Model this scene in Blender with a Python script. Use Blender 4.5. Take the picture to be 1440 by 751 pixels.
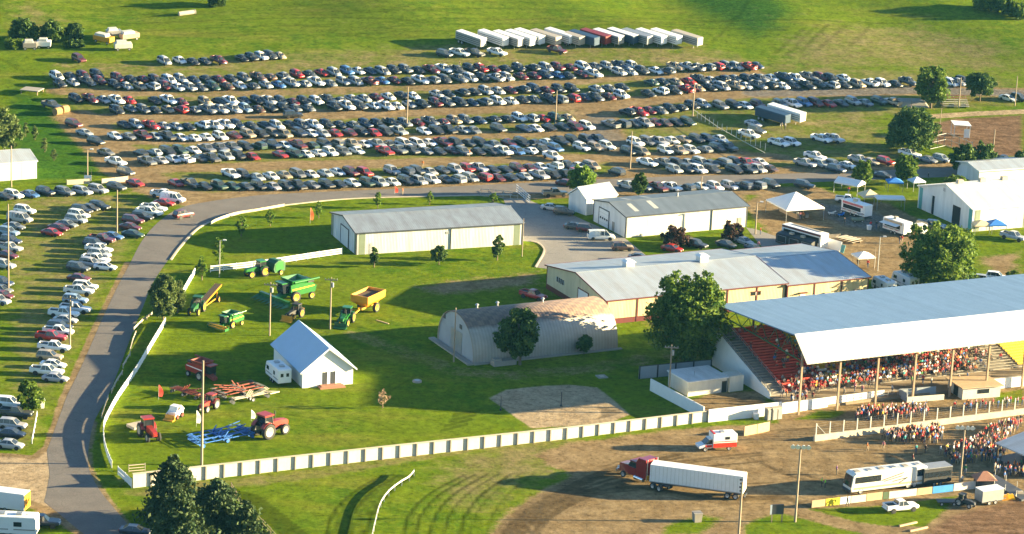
import bpy, bmesh, math, random
import numpy as np
from mathutils import Vector, Matrix
R = math.radians
for o in list(bpy.data.objects):
    bpy.data.objects.remove(o)
scene = bpy.context.scene
COL = scene.collection
# ------------------------------------------------------------------ camera
FPX, CX, CY = 4000.0, 720.0, 375.5          # focal length in photo pixels
CAM = Vector((0, 0, 157.0))
PITCH, ROLL = R(15.8), R(2.6)
FWD = Vector((0, math.cos(PITCH), -math.sin(PITCH)))
R0 = Vector((1, 0, 0)); U0 = Vector((0, math.sin(PITCH), math.cos(PITCH)))
RT = R0 * math.cos(ROLL) + U0 * math.sin(ROLL)
UP = -R0 * math.sin(ROLL) + U0 * math.cos(ROLL)
cd = bpy.data.cameras.new('camera')
cam = bpy.data.objects.new('camera', cd); COL.objects.link(cam)
cam.matrix_world = Matrix(((RT.x, UP.x, -FWD.x, CAM.x), (RT.y, UP.y, -FWD.y, CAM.y),
                           (RT.z, UP.z, -FWD.z, CAM.z), (0, 0, 0, 1)))
cd.sensor_fit = 'HORIZONTAL'; cd.sensor_width = 36.0
cd.lens = 36.0 * FPX / 1440.0
cd.clip_start = 1.0; cd.clip_end = 12000.0
scene.camera = cam
# ------------------------------------------------------------------ light
SUN_AZ, SUN_EL = R(6.0), R(10.6)            # azimuth from +X towards +Y
w = bpy.data.worlds.new('World'); scene.world = w; w.use_nodes = True
nt = w.node_tree
sky = nt.nodes.new('ShaderNodeTexSky'); sky.sky_type = 'NISHITA'; sky.sun_disc = False
sky.sun_elevation = SUN_EL; sky.sun_rotation = R(90) - SUN_AZ
sky.air_density = 1.0; sky.dust_density = 0.6; sky.ozone_density = 3.0
bg = nt.nodes['Background']; bg.inputs['Strength'].default_value = 0.052
nt.links.new(sky.outputs[0], bg.inputs['Color'])
sd = bpy.data.lights.new('sun', 'SUN'); sd.energy = 5.0; sd.angle = R(0.5); sd.color = (1.0, 0.80, 0.44)
sun = bpy.data.objects.new('sun', sd); COL.objects.link(sun)
sv = Vector((math.cos(SUN_AZ) * math.cos(SUN_EL), math.sin(SUN_AZ) * math.cos(SUN_EL), math.sin(SUN_EL)))
sun.rotation_euler = sv.to_track_quat('Z', 'Y').to_euler()
sun.location = (300, 600, 300)
vs = scene.view_settings
vs.view_transform = 'Standard'; vs.look = 'None'; vs.gamma = 1.0; vs.use_curve_mapping = False
vs.exposure = 2.84
# ------------------------------------------------------------------ terrain and pixel -> place
def terr(x, y):
    """height of the ground: flat fairground, then a grassy hill"""
    x = np.asarray(x, float); y = np.asarray(y, float)
    t = y - 642.0
    z = np.where(t <= 0, 0, np.where(t < 44, 0.088 * t * t / 88.0, 0.088 * (t - 22)))
    k = np.clip((y - 735) / 60.0, 0, 1)
    und = 0.8 * np.sin(x / 31.0 + y / 55.0 + 0.6) + 0.6 * np.sin(x / 17.0 - y / 33.0 + 2.0) + 0.5 * np.sin(x / 9.0 + y / 21.0)
    z = z + k * und
    far = np.clip((y - 1000) / 400.0, 0, 1)
    return z - far * 0.05 * (y - 1000)
def ray(px, py):
    d = FWD + RT * ((px - CX) / FPX) + UP * ((CY - py) / FPX)
    return d
def P(px, py, h=0.0):
    """point at height h above the ground seen at photo pixel (px, py)"""
    d = ray(px, py)
    lo, hi = 100.0, 3000.0
    for _ in range(40):
        m = (lo + hi) / 2
        q = CAM + d * m
        if q.z - h > float(terr(q.x, q.y)): lo = m
        else: hi = m
    q = CAM + d * hi
    return Vector((q.x, q.y, float(terr(q.x, q.y))))
def proj(p):
    v = Vector(p) - CAM
    z = v.dot(FWD)
    return (CX + FPX * v.dot(RT) / z, CY - FPX * v.dot(UP) / z)
def HT(base, top_py):
    """height of a vertical thing standing at base whose top is at pixel row top_py"""
    lo, hi = 0.0, 60.0
    for _ in range(30):
        m = (lo + hi) / 2
        if proj(base + Vector((0, 0, m)))[1] > top_py: lo = m
        else: hi = m
    return lo
def ang(a, b):
    d = b - a
    return math.atan2(d.y, d.x)
def G(x, y):
    return float(terr(x, y))
# ------------------------------------------------------------------ object helpers
def tag(o, label=None, cat=None, group=None, kind=None):
    if label: o['label'] = label
    if cat: o['category'] = cat
    if group: o['group'] = group
    if kind: o['kind'] = kind
    return o
def empty(name, loc, rz, label, cat, group=None):
    o = bpy.data.objects.new(name, None); COL.objects.link(o)
    o.empty_display_size = 0.5
    o.location = loc; o.rotation_euler = (0, 0, rz)
    return tag(o, label, cat, group)
def copy_tree(o, parent=None, depth=0):
    c = o.copy(); COL.objects.link(c)
    if parent is not None: c.parent = parent
    for ch in list(o.children): copy_tree(ch, c)
    return c
class MB:
    """collects shapes that become ONE mesh object"""
    def __init__(s): s.v = []; s.f = []; s.m = []; s.sm = []
    def add(s, vs, fs, m=0, smooth=False):
        n = len(s.v); s.v += [tuple(a) for a in vs]
        for f in fs:
            s.f.append(tuple(i + n for i in f)); s.m.append(m); s.sm.append(smooth)
        return s
    def box(s, x0, x1, y0, y1, z0, z1, m=0):
        return s.add([(x0, y0, z0), (x1, y0, z0), (x1, y1, z0), (x0, y1, z0), (x0, y0, z1), (x1, y0, z1), (x1, y1, z1), (x0, y1, z1)],
                     [(0, 3, 2, 1), (4, 5, 6, 7), (0, 1, 5, 4), (1, 2, 6, 5), (2, 3, 7, 6), (3, 0, 4, 7)], m)
    def hexa(s, b, t, m=0):
        return s.add(list(b) + list(t), [(0, 3, 2, 1), (4, 5, 6, 7), (0, 1, 5, 4), (1, 2, 6, 5), (2, 3, 7, 6), (3, 0, 4, 7)], m)
    def quad(s, a, b, c, d, m=0): return s.add([a, b, c, d], [(0, 1, 2, 3)], m)
    def slab(s, pts, n, m=0):
        """polygon pts given thickness along vector n"""
        k = len(pts); n = Vector(n)
        vs = [Vector(p) for p in pts] + [Vector(p) + n for p in pts]
        fs = [tuple(range(k))[::-1], tuple(range(k, 2 * k))] + [(i, (i + 1) % k, k + (i + 1) % k, k + i) for i in range(k)]
        return s.add(vs, fs, m)
    def prism(s, prof, y0, y1, m=0, inset=0.0, mid=None):
        """side profile (x,z) list swept from y0 to y1"""
        k = len(prof)
        vs = [(x, y0, z) for x, z in prof] + [(x, y1, z) for x, z in prof]
        fs = [tuple(range(k)), tuple(range(k, 2 * k))[::-1]] + [(i, k + i, k + (i + 1) % k, (i + 1) % k) for i in range(k)]
        return s.add(vs, fs, m)
    def tube(s, p0, p1, r0, r1=None, n=8, m=0, caps=True, smooth=True):
        p0 = Vector(p0); p1 = Vector(p1); r1 = r0 if r1 is None else r1
        d = (p1 - p0).normalized()
        a = d.cross(Vector((0, 0, 1))) if abs(d.z) < 0.95 else d.cross(Vector((1, 0, 0)))
        a.normalize(); b = d.cross(a)
        vs = []
        for q, r in ((p0, r0), (p1, r1)):
            vs += [q + (a * math.cos(2 * math.pi * i / n) + b * math.sin(2 * math.pi * i / n)) * r for i in range(n)]
        s.add(vs, [(i, (i + 1) % n, n + (i + 1) % n, n + i) for i in range(n)], m, smooth)
        if caps: s.add(vs, [tuple(range(n))[::-1], tuple(range(n, 2 * n))], m)
        return s
    def path(s, pts, r, n=6, m=0):
        for a, b in zip(pts, pts[1:]): s.tube(a, b, r, r, n, m)
        return s
    def bar(s, p0, p1, w, h=None, m=0):
        """rectangular bar between two points"""
        h = h or w
        p0 = Vector(p0); p1 = Vector(p1); d = (p1 - p0).normalized()
        a = d.cross(Vector((0, 0, 1))) if abs(d.z) < 0.95 else Vector((0, 1, 0))
        a.normalize(); b = a.cross(d)
        a = a * w / 2; b = b * h / 2
        return s.hexa([p0 - a - b, p0 + a - b, p0 + a + b, p0 - a + b], [p1 - a - b, p1 + a - b, p1 + a + b, p1 - a + b], m)
    def wheel(s, x, y, r, wd, n=16, tyre=0, rim=1, rr=0.62):
        """upright wheel, axis along y, standing on z=0 when centred at r"""
        s.wheel_at((x, y, r), r, wd, n, tyre, rim, rr); return s
    def wheel_at(s, c, r, wd, n=16, tyre=0, rim=1, rr=0.62):
        cx, cy, cz = c
        rings = [(rr * r, -wd * 0.42), (r * 0.93, -wd / 2), (r, -wd * 0.36), (r, wd * 0.36), (r * 0.93, wd / 2), (rr * r, wd * 0.42)]
        vs = []
        for q, y in rings:
            vs += [(cx + q * math.cos(2 * math.pi * i / n), cy + y, cz + q * math.sin(2 * math.pi * i / n)) for i in range(n)]
        fs = []
        for k in range(5):
            fs += [(k * n + i, k * n + (i + 1) % n, (k + 1) * n + (i + 1) % n, (k + 1) * n + i) for i in range(n)]
        s.add(vs, fs, tyre, True)
        for k, y in ((0, -wd * 0.42), (5, wd * 0.42)):
            c0 = (cx, cy + y * 0.7, cz)
            b = k * n
            s.add([vs[b + i] for i in range(n)] + [c0], [(i, (i + 1) % n, n) for i in range(n)], rim)
        return s
    def build(s, name, mats, parent=None, loc=None, rz=0.0, bevel=0.0):
        me = bpy.data.meshes.new(name)
        me.from_pydata(s.v, [], s.f)
        if not isinstance(mats, (list, tuple)): mats = [mats]
        for q in mats: me.materials.append(q)
        me.polygons.foreach_set('material_index', s.m)
        me.polygons.foreach_set('use_smooth', s.sm)
        bm = bmesh.new(); bm.from_mesh(me)
        bmesh.ops.recalc_face_normals(bm, faces=bm.faces)
        if bevel:
            es = [e for e in bm.edges if len(e.link_faces) == 2 and e.calc_face_angle(0) > 0.5]
            bmesh.ops.bevel(bm, geom=es, offset=bevel, segments=1, affect='EDGES', profile=0.6)
        bm.to_mesh(me); bm.free()
        me.update()
        o = bpy.data.objects.new(name, me); COL.objects.link(o)
        if parent is not None: o.parent = parent
        if loc is not None: o.location = loc
        o.rotation_euler = (0, 0, rz)
        return o
# ------------------------------------------------------------------ materials
MATS = {}
def newmat(name):
    m = bpy.data.materials.new(name); m.use_nodes = True
    return m, m.node_tree, m.node_tree.nodes['Principled BSDF']
def mat(name, col, rough=0.6, metal=0.0, var=0.12, scale=1.5, streak=None, bump=0.0, spec=0.5, coat=0.0):
    """procedural surface: base colour with weathering noise; streak stretches the noise vertically"""
    if name in MATS: return MATS[name]
    m, t, b = newmat(name)
    tc = t.nodes.new('ShaderNodeTexCoord'); mp = t.nodes.new('ShaderNodeMapping')
    t.links.new(tc.outputs['Object'], mp.inputs['Vector'])
    if streak: mp.inputs['Scale'].default_value = streak
    n = t.nodes.new('ShaderNodeTexNoise'); n.inputs['Scale'].default_value = scale; n.inputs['Detail'].default_value = 6
    n.inputs['Roughness'].default_value = 0.65
    t.links.new(mp.outputs[0], n.inputs['Vector'])
    r = t.nodes.new('ShaderNodeMapRange'); r.inputs['From Min'].default_value = 0.25; r.inputs['From Max'].default_value = 0.75
    r.inputs['To Min'].default_value = 1 - var; r.inputs['To Max'].default_value = 1 + var
    t.links.new(n.outputs['Fac'], r.inputs['Value'])
    mx = t.nodes.new('ShaderNodeVectorMath'); mx.operation = 'SCALE'; mx.inputs[0].default_value = col[:3]
    t.links.new(r.outputs[0], mx.inputs['Scale'])
    t.links.new(mx.outputs[0], b.inputs['Base Color'])
    b.inputs['Roughness'].default_value = rough; b.inputs['Metallic'].default_value = metal
    b.inputs['Specular IOR Level'].default_value = spec
    if coat: b.inputs['Coat Weight'].default_value = coat; b.inputs['Coat Roughness'].default_value = 0.08
    if bump:
        bp = t.nodes.new('ShaderNodeBump'); bp.inputs['Strength'].default_value = bump; bp.inputs['Distance'].default_value = 0.052
        t.links.new(n.outputs['Fac'], bp.inputs['Height']); t.links.new(bp.outputs[0], b.inputs['Normal'])
    MATS[name] = m
    return m
def corrugated(name, col, axis, period=0.3, rough=0.5, metal=0.0, var=0.1, dist=0.03, dirt=None, spec=0.5):
    """sheet metal cladding with ribs across the given local axis"""
    if name in MATS: return MATS[name]
    m, t, b = newmat(name)
    tc = t.nodes.new('ShaderNodeTexCoord')
    wv = t.nodes.new('ShaderNodeTexWave'); wv.wave_type = 'BANDS'; wv.bands_direction = axis
    wv.inputs['Scale'].default_value = 2 * math.pi / (20 * period)
    t.links.new(tc.outputs['Object'], wv.inputs['Vector'])
    bp = t.nodes.new('ShaderNodeBump'); bp.inputs['Strength'].default_value = 0.6; bp.inputs['Distance'].default_value = dist
    t.links.new(wv.outputs['Fac'], bp.inputs['Height']); t.links.new(bp.outputs[0], b.inputs['Normal'])
    mp = t.nodes.new('ShaderNodeMapping'); t.links.new(tc.outputs['Object'], mp.inputs['Vector'])
    mp.inputs['Scale'].default_value = (0.9, 0.25, 0.12) if axis == 'X' else (0.25, 0.9, 0.2)
    n = t.nodes.new('ShaderNodeTexNoise'); n.inputs['Scale'].default_value = 1.0; n.inputs['Detail'].default_value = 6; n.inputs['Roughness'].default_value = 0.7
    t.links.new(mp.outputs[0], n.inputs['Vector'])
    cr = t.nodes.new('ShaderNodeValToRGB')
    d = dirt or tuple(c * (1 - 2.2 * var) for c in col)
    cr.color_ramp.elements[0].position = 0.28; cr.color_ramp.elements[0].color = (*d, 1)
    cr.color_ramp.elements[1].position = 0.62; cr.color_ramp.elements[1].color = (*col, 1)
    t.links.new(n.outputs['Fac'], cr.inputs[0])
    # every sheet a little different in tone
    sx = t.nodes.new('ShaderNodeSeparateXYZ'); t.links.new(tc.outputs['Object'], sx.inputs[0])
    dv = t.nodes.new('ShaderNodeMath'); dv.operation = 'SNAP'; dv.inputs[1].default_value = 0.91
    t.links.new(sx.outputs['X' if axis == 'X' else 'Y'], dv.inputs[0])
    wn = t.nodes.new('ShaderNodeTexWhiteNoise'); wn.noise_dimensions = '1D'; t.links.new(dv.outputs[0], wn.inputs['W'])
    rr = t.nodes.new('ShaderNodeMapRange'); rr.inputs['To Min'].default_value = 0.93; rr.inputs['To Max'].default_value = 1.05
    t.links.new(wn.outputs['Value'], rr.inputs['Value'])
    # the groove between ribs
    gr = t.nodes.new('ShaderNodeMapRange'); gr.inputs['From Max'].default_value = 0.25; gr.inputs['To Min'].default_value = 0.86
    t.links.new(wv.outputs['Fac'], gr.inputs['Value'])
    ml = t.nodes.new('ShaderNodeMath'); ml.operation = 'MULTIPLY'; t.links.new(rr.outputs[0], ml.inputs[0]); t.links.new(gr.outputs[0], ml.inputs[1])
    sc = t.nodes.new('ShaderNodeVectorMath'); sc.operation = 'SCALE'
    t.links.new(cr.outputs[0], sc.inputs[0]); t.links.new(ml.outputs[0], sc.inputs['Scale'])
    t.links.new(sc.outputs[0], b.inputs['Base Color'])
    b.inputs['Roughness'].default_value = rough; b.inputs['Metallic'].default_value = metal; b.inputs['Specular IOR Level'].default_value = spec
    MATS[name] = m
    return m
def objcol(name, rough=0.35, metal=0.0, coat=0.5, dust=0.15):
    """paint whose colour is the object's own colour"""
    if name in MATS: return MATS[name]
    m, t, b = newmat(name)
    oi = t.nodes.new('ShaderNodeObjectInfo')
    tc = t.nodes.new('ShaderNodeTexCoord'); n = t.nodes.new('ShaderNodeTexNoise'); n.inputs['Scale'].default_value = 2.2; n.inputs['Detail'].default_value = 4
    t.links.new(tc.outputs['Object'], n.inputs['Vector'])
    r = t.nodes.new('ShaderNodeMapRange'); r.inputs['From Min'].default_value = 0.45; r.inputs['From Max'].default_value = 0.8; r.inputs['To Max'].default_value = dust
    t.links.new(n.outputs['Fac'], r.inputs['Value'])
    mx = t.nodes.new('ShaderNodeMix'); mx.data_type = 'RGBA'
    t.links.new(r.outputs[0], mx.inputs['Factor']); t.links.new(oi.outputs['Color'], mx.inputs['A']); mx.inputs['B'].default_value = (0.22, 0.17, 0.11, 1)
    t.links.new(mx.outputs['Result'], b.inputs['Base Color'])
    b.inputs['Roughness'].default_value = rough; b.inputs['Metallic'].default_value = metal; b.inputs['Coat Weight'].default_value = coat
    b.inputs['Coat Roughness'].default_value = 0.08
    MATS[name] = m
    return m
def attrcol(name, attr, rough=0.4, coat=0.0):
    if name in MATS: return MATS[name]
    m, t, b = newmat(name)
    a = t.nodes.new('ShaderNodeAttribute'); a.attribute_name = attr
    t.links.new(a.outputs['Color'], b.inputs['Base Color'])
    b.inputs['Roughness'].default_value = rough; b.inputs['Coat Weight'].default_value = coat
    MATS[name] = m
    return m
M = {}
M['paint'] = objcol('vehicle_paint')
M['cloth'] = objcol('dyed_cloth', 0.9, 0, 0, 0.0)
M['glass'] = mat('tinted_glass', (0.02, 0.025, 0.03), 0.08, 0, 0.1, 3, spec=0.8)
M['tyre'] = mat('tyre_rubber', (0.02, 0.02, 0.021), 0.85)
M['rim'] = mat('wheel_metal', (0.42, 0.42, 0.43), 0.35, 0.6)
M['black'] = mat('black_plastic', (0.02, 0.02, 0.022), 0.6)
M['chrome'] = mat('bright_metal', (0.65, 0.65, 0.66), 0.2, 0.9, 0.05)
M['lamp'] = mat('lamp_lens', (0.6, 0.6, 0.58), 0.15, 0, 0.05)
M['redlamp'] = mat('red_lens', (0.4, 0.02, 0.015), 0.2, 0, 0.05)
M['whitepaint'] = mat('white_paint', (0.72, 0.71, 0.68), 0.45, 0, 0.06, 1.2)
M['whiteboard'] = mat('white_board', (0.50, 0.485, 0.42), 0.7, 0, 0.14, 0.9, streak=(1, 1, 0.3))
M['creamconc'] = mat('pale_concrete', (0.42, 0.36, 0.27), 0.9, 0, 0.2, 0.7, bump=0.4)
M['concrete'] = mat('concrete', (0.26, 0.235, 0.2), 0.9, 0, 0.14, 0.35, bump=0.2)
M['steel'] = mat('galvanised_steel', (0.36, 0.37, 0.38), 0.45, 0.6, 0.12, 1.0)
M['wood'] = mat('weathered_wood', (0.28, 0.2, 0.13), 0.85, 0, 0.25, 3, streak=(2, 2, 0.3))
M['polewood'] = mat('pole_wood', (0.25, 0.20, 0.145), 0.9, 0, 0.25, 3, streak=(3, 3, 0.2))
M['tan'] = mat('tan_board', (0.45, 0.31, 0.18), 0.8, 0, 0.2, 1.3)
M['maroon'] = mat('maroon_metal', (0.11, 0.018, 0.018), 0.5, 0, 0.15, 1)
M['teal'] = mat('grey_green_trim', (0.16, 0.2, 0.14), 0.5, 0, 0.12, 1)
M['darkgrey'] = mat('dark_grey_steel', (0.05, 0.055, 0.065), 0.5, 0.2, 0.2, 1)
M['jdgreen'] = mat('farm_green_paint', (0.014, 0.125, 0.022), 0.35, 0, 0.15, 1.2, coat=0.3)
M['jddark'] = mat('dark_green_paint', (0.008, 0.075, 0.02), 0.45, 0, 0.2, 1.2)
M['jdyellow'] = mat('yellow_paint', (0.72, 0.4, 0.015), 0.4, 0, 0.1, 1)
M['orangeyel'] = mat('amber_paint', (0.62, 0.27, 0.015), 0.45, 0, 0.14, 1)
M['farmred'] = mat('farm_red_paint', (0.27, 0.02, 0.012), 0.4, 0, 0.2, 1.5, coat=0.2)
M['rustred'] = mat('worn_red_steel', (0.20, 0.04, 0.022), 0.7, 0, 0.35, 2)
M['farmblue'] = mat('farm_blue_paint', (0.03, 0.13, 0.42), 0.45, 0, 0.15, 1.5)
M['grain'] = mat('dark_grain', (0.07, 0.045, 0.025), 0.95, 0, 0.2, 3)
M['canvas'] = mat('white_canvas', (0.72, 0.7, 0.66), 0.85, 0, 0.05, 0.8)
M['bluecanvas'] = mat('blue_canvas', (0.02, 0.16, 0.5), 0.8, 0, 0.08, 0.8)
M['creamcanvas'] = mat('cream_canvas', (0.6, 0.48, 0.3), 0.85, 0, 0.08, 0.8)
M['hay'] = mat('hay', (0.28, 0.17, 0.07), 0.95, 0, 0.3, 3, bump=0.6)
M['brick'] = mat('red_brick', (0.3, 0.14, 0.09), 0.9, 0, 0.25, 5)
# ================================================================== GROUND
def ticks(lo, hi, step, outer):
    a = list(np.arange(lo, hi + 1e-6, step)); s = step
    l, r = [], []
    x = lo
    while x > -outer: s *= 1.35; x -= s; l.append(x)
    s = step; x = a[-1]
    while x < outer: s *= 1.35; x += s; r.append(x)
    return np.array(l[::-1] + a + r)
gx = ticks(-175, 175, 0.62, 4500)
gy = np.concatenate([ticks(396, 570, 0.5, 300)[:0], np.arange(396, 570, 0.5), np.arange(570, 850, 0.85)])
lo = []; y = 396.0; s = 0.5
while y > -600: s *= 1.35; y -= s; lo.append(y)
hi = []; y = gy[-1]; s = 0.85
while y < 6000: s *= 1.25; y += s; hi.append(y)
gy = np.concatenate([np.array(lo[::-1]), gy, np.array(hi)])
NX, NY = len(gx), len(gy)
XX, YY = np.meshgrid(gx, gy)
X = XX.ravel(); Y = YY.ravel(); Z = terr(X, Y)
rng = np.random.default_rng(7)
def W(pts): return [tuple(P(*p).xy) for p in pts]
def poly_mask(pts, soft=1.0, world=False):
    q = np.array(pts if world else W(pts)); out = np.zeros(len(X), np.float32)
    b = (X > q[:, 0].min() - 3 * soft) & (X < q[:, 0].max() + 3 * soft) & (Y > q[:, 1].min() - 3 * soft) & (Y < q[:, 1].max() + 3 * soft)
    ii = np.nonzero(b)[0]; x = X[ii]; y = Y[ii]
    ins = np.zeros(len(ii), bool); dm = np.full(len(ii), 1e9)
    for (ax, ay), (bx, by) in zip(q, np.roll(q, -1, 0)):
        c = ((ay > y) != (by > y)) & (x < (bx - ax) * (y - ay) / (by - ay + 1e-12) + ax)
        ins ^= c
        dx, dy = bx - ax, by - ay; L = dx * dx + dy * dy + 1e-9
        t = np.clip(((x - ax) * dx + (y - ay) * dy) / L, 0, 1)
        dm = np.minimum(dm, np.hypot(x - ax - t * dx, y - ay - t * dy))
    sd = np.where(ins, dm, -dm)
    out[ii] = np.clip(0.5 + sd / (2 * soft), 0, 1)
    return out
def smooth_line(pts, n=8):
    """Catmull-Rom through 2-D or 3-D points"""
    p = [np.array(a, float) for a in pts]
    p = [2 * p[0] - p[1]] + p + [2 * p[-1] - p[-2]]
    out = []
    for i in range(1, len(p) - 2):
        for k in range(n):
            t = k / n
            out.append(0.5 * ((2 * p[i]) + (-p[i - 1] + p[i + 1]) * t + (2 * p[i - 1] - 5 * p[i] + 4 * p[i + 1] - p[i + 2]) * t * t + (-p[i - 1] + 3 * p[i] - 3 * p[i + 1] + p[i + 2]) * t ** 3))
    out.append(p[-2])
    return out
def stroke_mask(pts, width, soft=None, world=False):
    q = np.array(pts if world else W(pts)); soft = soft or width * 0.5
    out = np.zeros(len(X), np.float32); r = width / 2 + soft
    for (ax, ay), (bx, by) in zip(q[:-1], q[1:]):
        i0, i1 = np.searchsorted(gx, [min(ax, bx) - r, max(ax, bx) + r]); j0, j1 = np.searchsorted(gy, [min(ay, by) - r, max(ay, by) + r])
        if i1 <= i0 or j1 <= j0: continue
        x = XX[j0:j1, i0:i1]; y = YY[j0:j1, i0:i1]
        dx, dy = bx - ax, by - ay; L = dx * dx + dy * dy + 1e-9
        t = np.clip(((x - ax) * dx + (y - ay) * dy) / L, 0, 1)
        d = np.hypot(x - ax - t * dx, y - ay - t * dy)
        v = np.clip(1 - (d - width / 2) / soft, 0, 1)
        o = out.reshape(NY, NX)[j0:j1, i0:i1]
        np.maximum(o, v, out=o)
    return out
dirt = np.zeros(len(X), np.float32); dry = dirt.copy(); lush = dirt.copy(); grey = dirt.copy(); mud = dirt.copy(); sand = dirt.copy(); track = dirt.copy()
def up(a, m, k=1.0): np.maximum(a, m * k, out=a)
# the worn parking hill
PARK = [(60, 92), (230, 80), (640, 58), (985, 58), (1070, 84), (1300, 98), (1440, 108), (1440, 150), (1310, 158), (1240, 170), (1300, 232), (1090, 250), (860, 256), (500, 266), (300, 280), (240, 290), (150, 245), (85, 165), (60, 110)]
up(dry, poly_mask(PARK, 6), 0.8)
up(dry, poly_mask([(0, 282), (120, 262), (235, 285), (200, 335), (165, 400), (120, 490), (85, 560), (60, 640), (0, 640)], 5), 0.78)
up(dry, poly_mask([(0, 0), (1440, 0), (1440, 100), (700, 60), (300, 80), (60, 90), (0, 60)], 12), 0.34)
up(dry, poly_mask([(0, 0), (60, 0), (130, 30), (60, 60), (0, 45)], 10), 0.75)
up(dry, poly_mask([(1075, 100), (1090, 55), (1160, 28), (1290, 32), (1440, 62), (1440, 108), (1300, 100)], 10), 0.85)
up(dry, poly_mask([(720, 50), (820, 30), (1000, 52), (985, 66), (640, 66)], 10), 0.35)
up(lush, poly_mask([(900, -20), (960, 12), (1010, 36), (1062, 66), (1110, 42), (1135, 22), (1090, -20)], 9), 0.72)
up(lush, poly_mask([(700, -10), (800, 20), (905, 48), (890, 30), (790, -10)], 10), 0.5)
up(lush, poly_mask([(0, 100), (70, 140), (110, 180), (160, 240), (120, 255), (0, 258)], 5), 0.7)
aisles = [([(90, 91), (300, 97), (560, 88), (800, 81), (1000, 82)], 5, 0.5), ([(80, 128), (160, 130), (360, 131), (560, 125), (760, 117), (900, 108), (1060, 102)], 5, 0.75),
          ([(150, 166), (360, 163), (560, 158), (720, 152), (830, 147), (930, 140), (1040, 131), (1130, 130), (1290, 127), (1440, 130)], 6, 0.95),
          ([(860, 143), (838, 160), (845, 185), (862, 205), (885, 224), (900, 240)], 8, 1.0), ([(140, 200), (360, 197), (560, 193), (720, 189), (840, 187)], 5, 0.8),
          ([(190, 237), (300, 236), (420, 232), (580, 229), (720, 224), (860, 222), (1000, 216), (1090, 222)], 6, 0.9), ([(880, 190), (1010, 180), (1040, 190), (1090, 178), (1200, 178)], 4, 0.4),
          ([(110, 165), (150, 205), (180, 240), (220, 264), (270, 280)], 9, 0.95), ([(20, 286), (110, 281), (190, 274), (215, 268)], 4, 0.55), ([(60, 60), (130, 30), (280, 12), (330, 0)], 2, 0.35),
          ([(0, 85), (40, 100), (80, 128)], 2.5, 0.3), ([(1000, 84), (1120, 100), (1300, 106), (1440, 112)], 3, 0.35), ([(1090, 172), (1180, 172), (1230, 180)], 4, 0.5)]
for p, wd, k in aisles: up(dirt, stroke_mask(p, wd * 0.9, wd * 0.7), k * 0.88)
up(grey, stroke_mask([(1060, 131), (1130, 130), (1290, 127), (1440, 131)], 5, 2), 0.7)
up(grey, stroke_mask([(845, 170), (850, 190), (866, 207)], 7, 3), 0.6)
# verges of the paved road
up(dirt, stroke_mask([(250, 282), (360, 272), (500, 266), (720, 256), (900, 247), (1080, 240), (1250, 235), (1440, 230)], 4, 4), 0.9)
up(dirt, stroke_mask([(720, 276), (850, 272), (960, 272), (1100, 268)], 4, 3), 0.9)
up(dirt, stroke_mask([(0, 694), (30, 700), (80, 722), (120, 751)], 2, 2), 0.8)
up(dirt, stroke_mask([(0, 640), (50, 644), (70, 628), (92, 561), (140, 455), (182, 370)], 1.2, 1.2), 0.9)
up(dirt, stroke_mask([(186, 750), (142, 694), (125, 662), (122, 637), (130, 594)], 1.2, 1.2), 0.7)
up(dirt, poly_mask([(132, 668), (150, 655), (190, 668), (200, 690), (160, 690)], 3), 0.5)
up(sand, poly_mask([(-60, 640), (0, 641), (50, 645), (68, 632), (92, 640), (92, 700), (82, 720), (54, 708), (28, 700), (0, 692), (-60, 690)], 1.0), .8)
# lots behind the sheds
up(dirt, poly_mask([(1040, 285), (1090, 262), (1150, 262), (1200, 282), (1250, 285), (1300, 312), (1310, 345), (1290, 375), (1240, 402), (1200, 385), (1165, 357), (1085, 350), (1075, 326)], 3), 0.95)
up(dirt, poly_mask([(1370, 360), (1440, 352), (1440, 395), (1390, 395)], 4), 0.8)
up(grey, poly_mask([(1150, 285), (1210, 290), (1290, 318), (1280, 335), (1190, 320), (1150, 305)], 4), 0.85)
up(dirt, poly_mask([(940, 268), (1050, 262), (1060, 285), (1050, 292), (960, 272)], 4), 0.85)
up(dirt, poly_mask([(700, 268), (745, 268), (760, 290), (730, 300), (700, 285)], 3), 0.6)
up(dirt, poly_mask([(865, 450), (930, 440), (1020, 470), (1020, 515), (950, 520), (900, 500), (895, 470)], 6), 0.55)
# ball field
up(mud, poly_mask([(1308, 172), (1345, 166), (1440, 161), (1440, 222), (1400, 219), (1330, 206), (1300, 200)], 2), 0.85)
up(dirt, poly_mask([(1290, 150), (1320, 165), (1335, 200), (1280, 215), (1200, 200), (1210, 175)], 6), 0.45)
up(sand, stroke_mask([(1308, 164), (1370, 160), (1440, 157)], 2.5, 1.0), 1.0)
# lawn wear
up(dirt, poly_mask([(560, 402), (640, 392), (700, 386), (770, 376), (760, 400), (690, 412), (620, 418)], 5), 0.8)
up(dirt, stroke_mask([(500, 470), (560, 492), (640, 522), (720, 528), (820, 520), (905, 505)], 4, 4), 0.5)
up(dirt, stroke_mask([(497, 372), (508, 392), (540, 412), (560, 445)], 0.6, 0.6), 0.4)
up(dirt, stroke_mask([(488, 372), (500, 395), (530, 415), (552, 448)], 0.6, 0.6), 0.35)
up(dirt, stroke_mask([(690, 560), (640, 548), (560, 545), (470, 548)], 3, 5), 0.25)
up(dry, poly_mask([(560, 545), (640, 560), (560, 610), (440, 620), (330, 640), (300, 620), (420, 590)], 10), 0.5)
up(dry, poly_mask([(300, 440), (450, 395), (560, 380), (620, 420), (420, 470)], 12), 0.3)
up(sand, poly_mask([(688, 560), (712, 548), (760, 543), (800, 541), (840, 545), (862, 562), (886, 583), (862, 593), (800, 599), (748, 602), (727, 588)], 1.0), 1.0)
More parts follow.
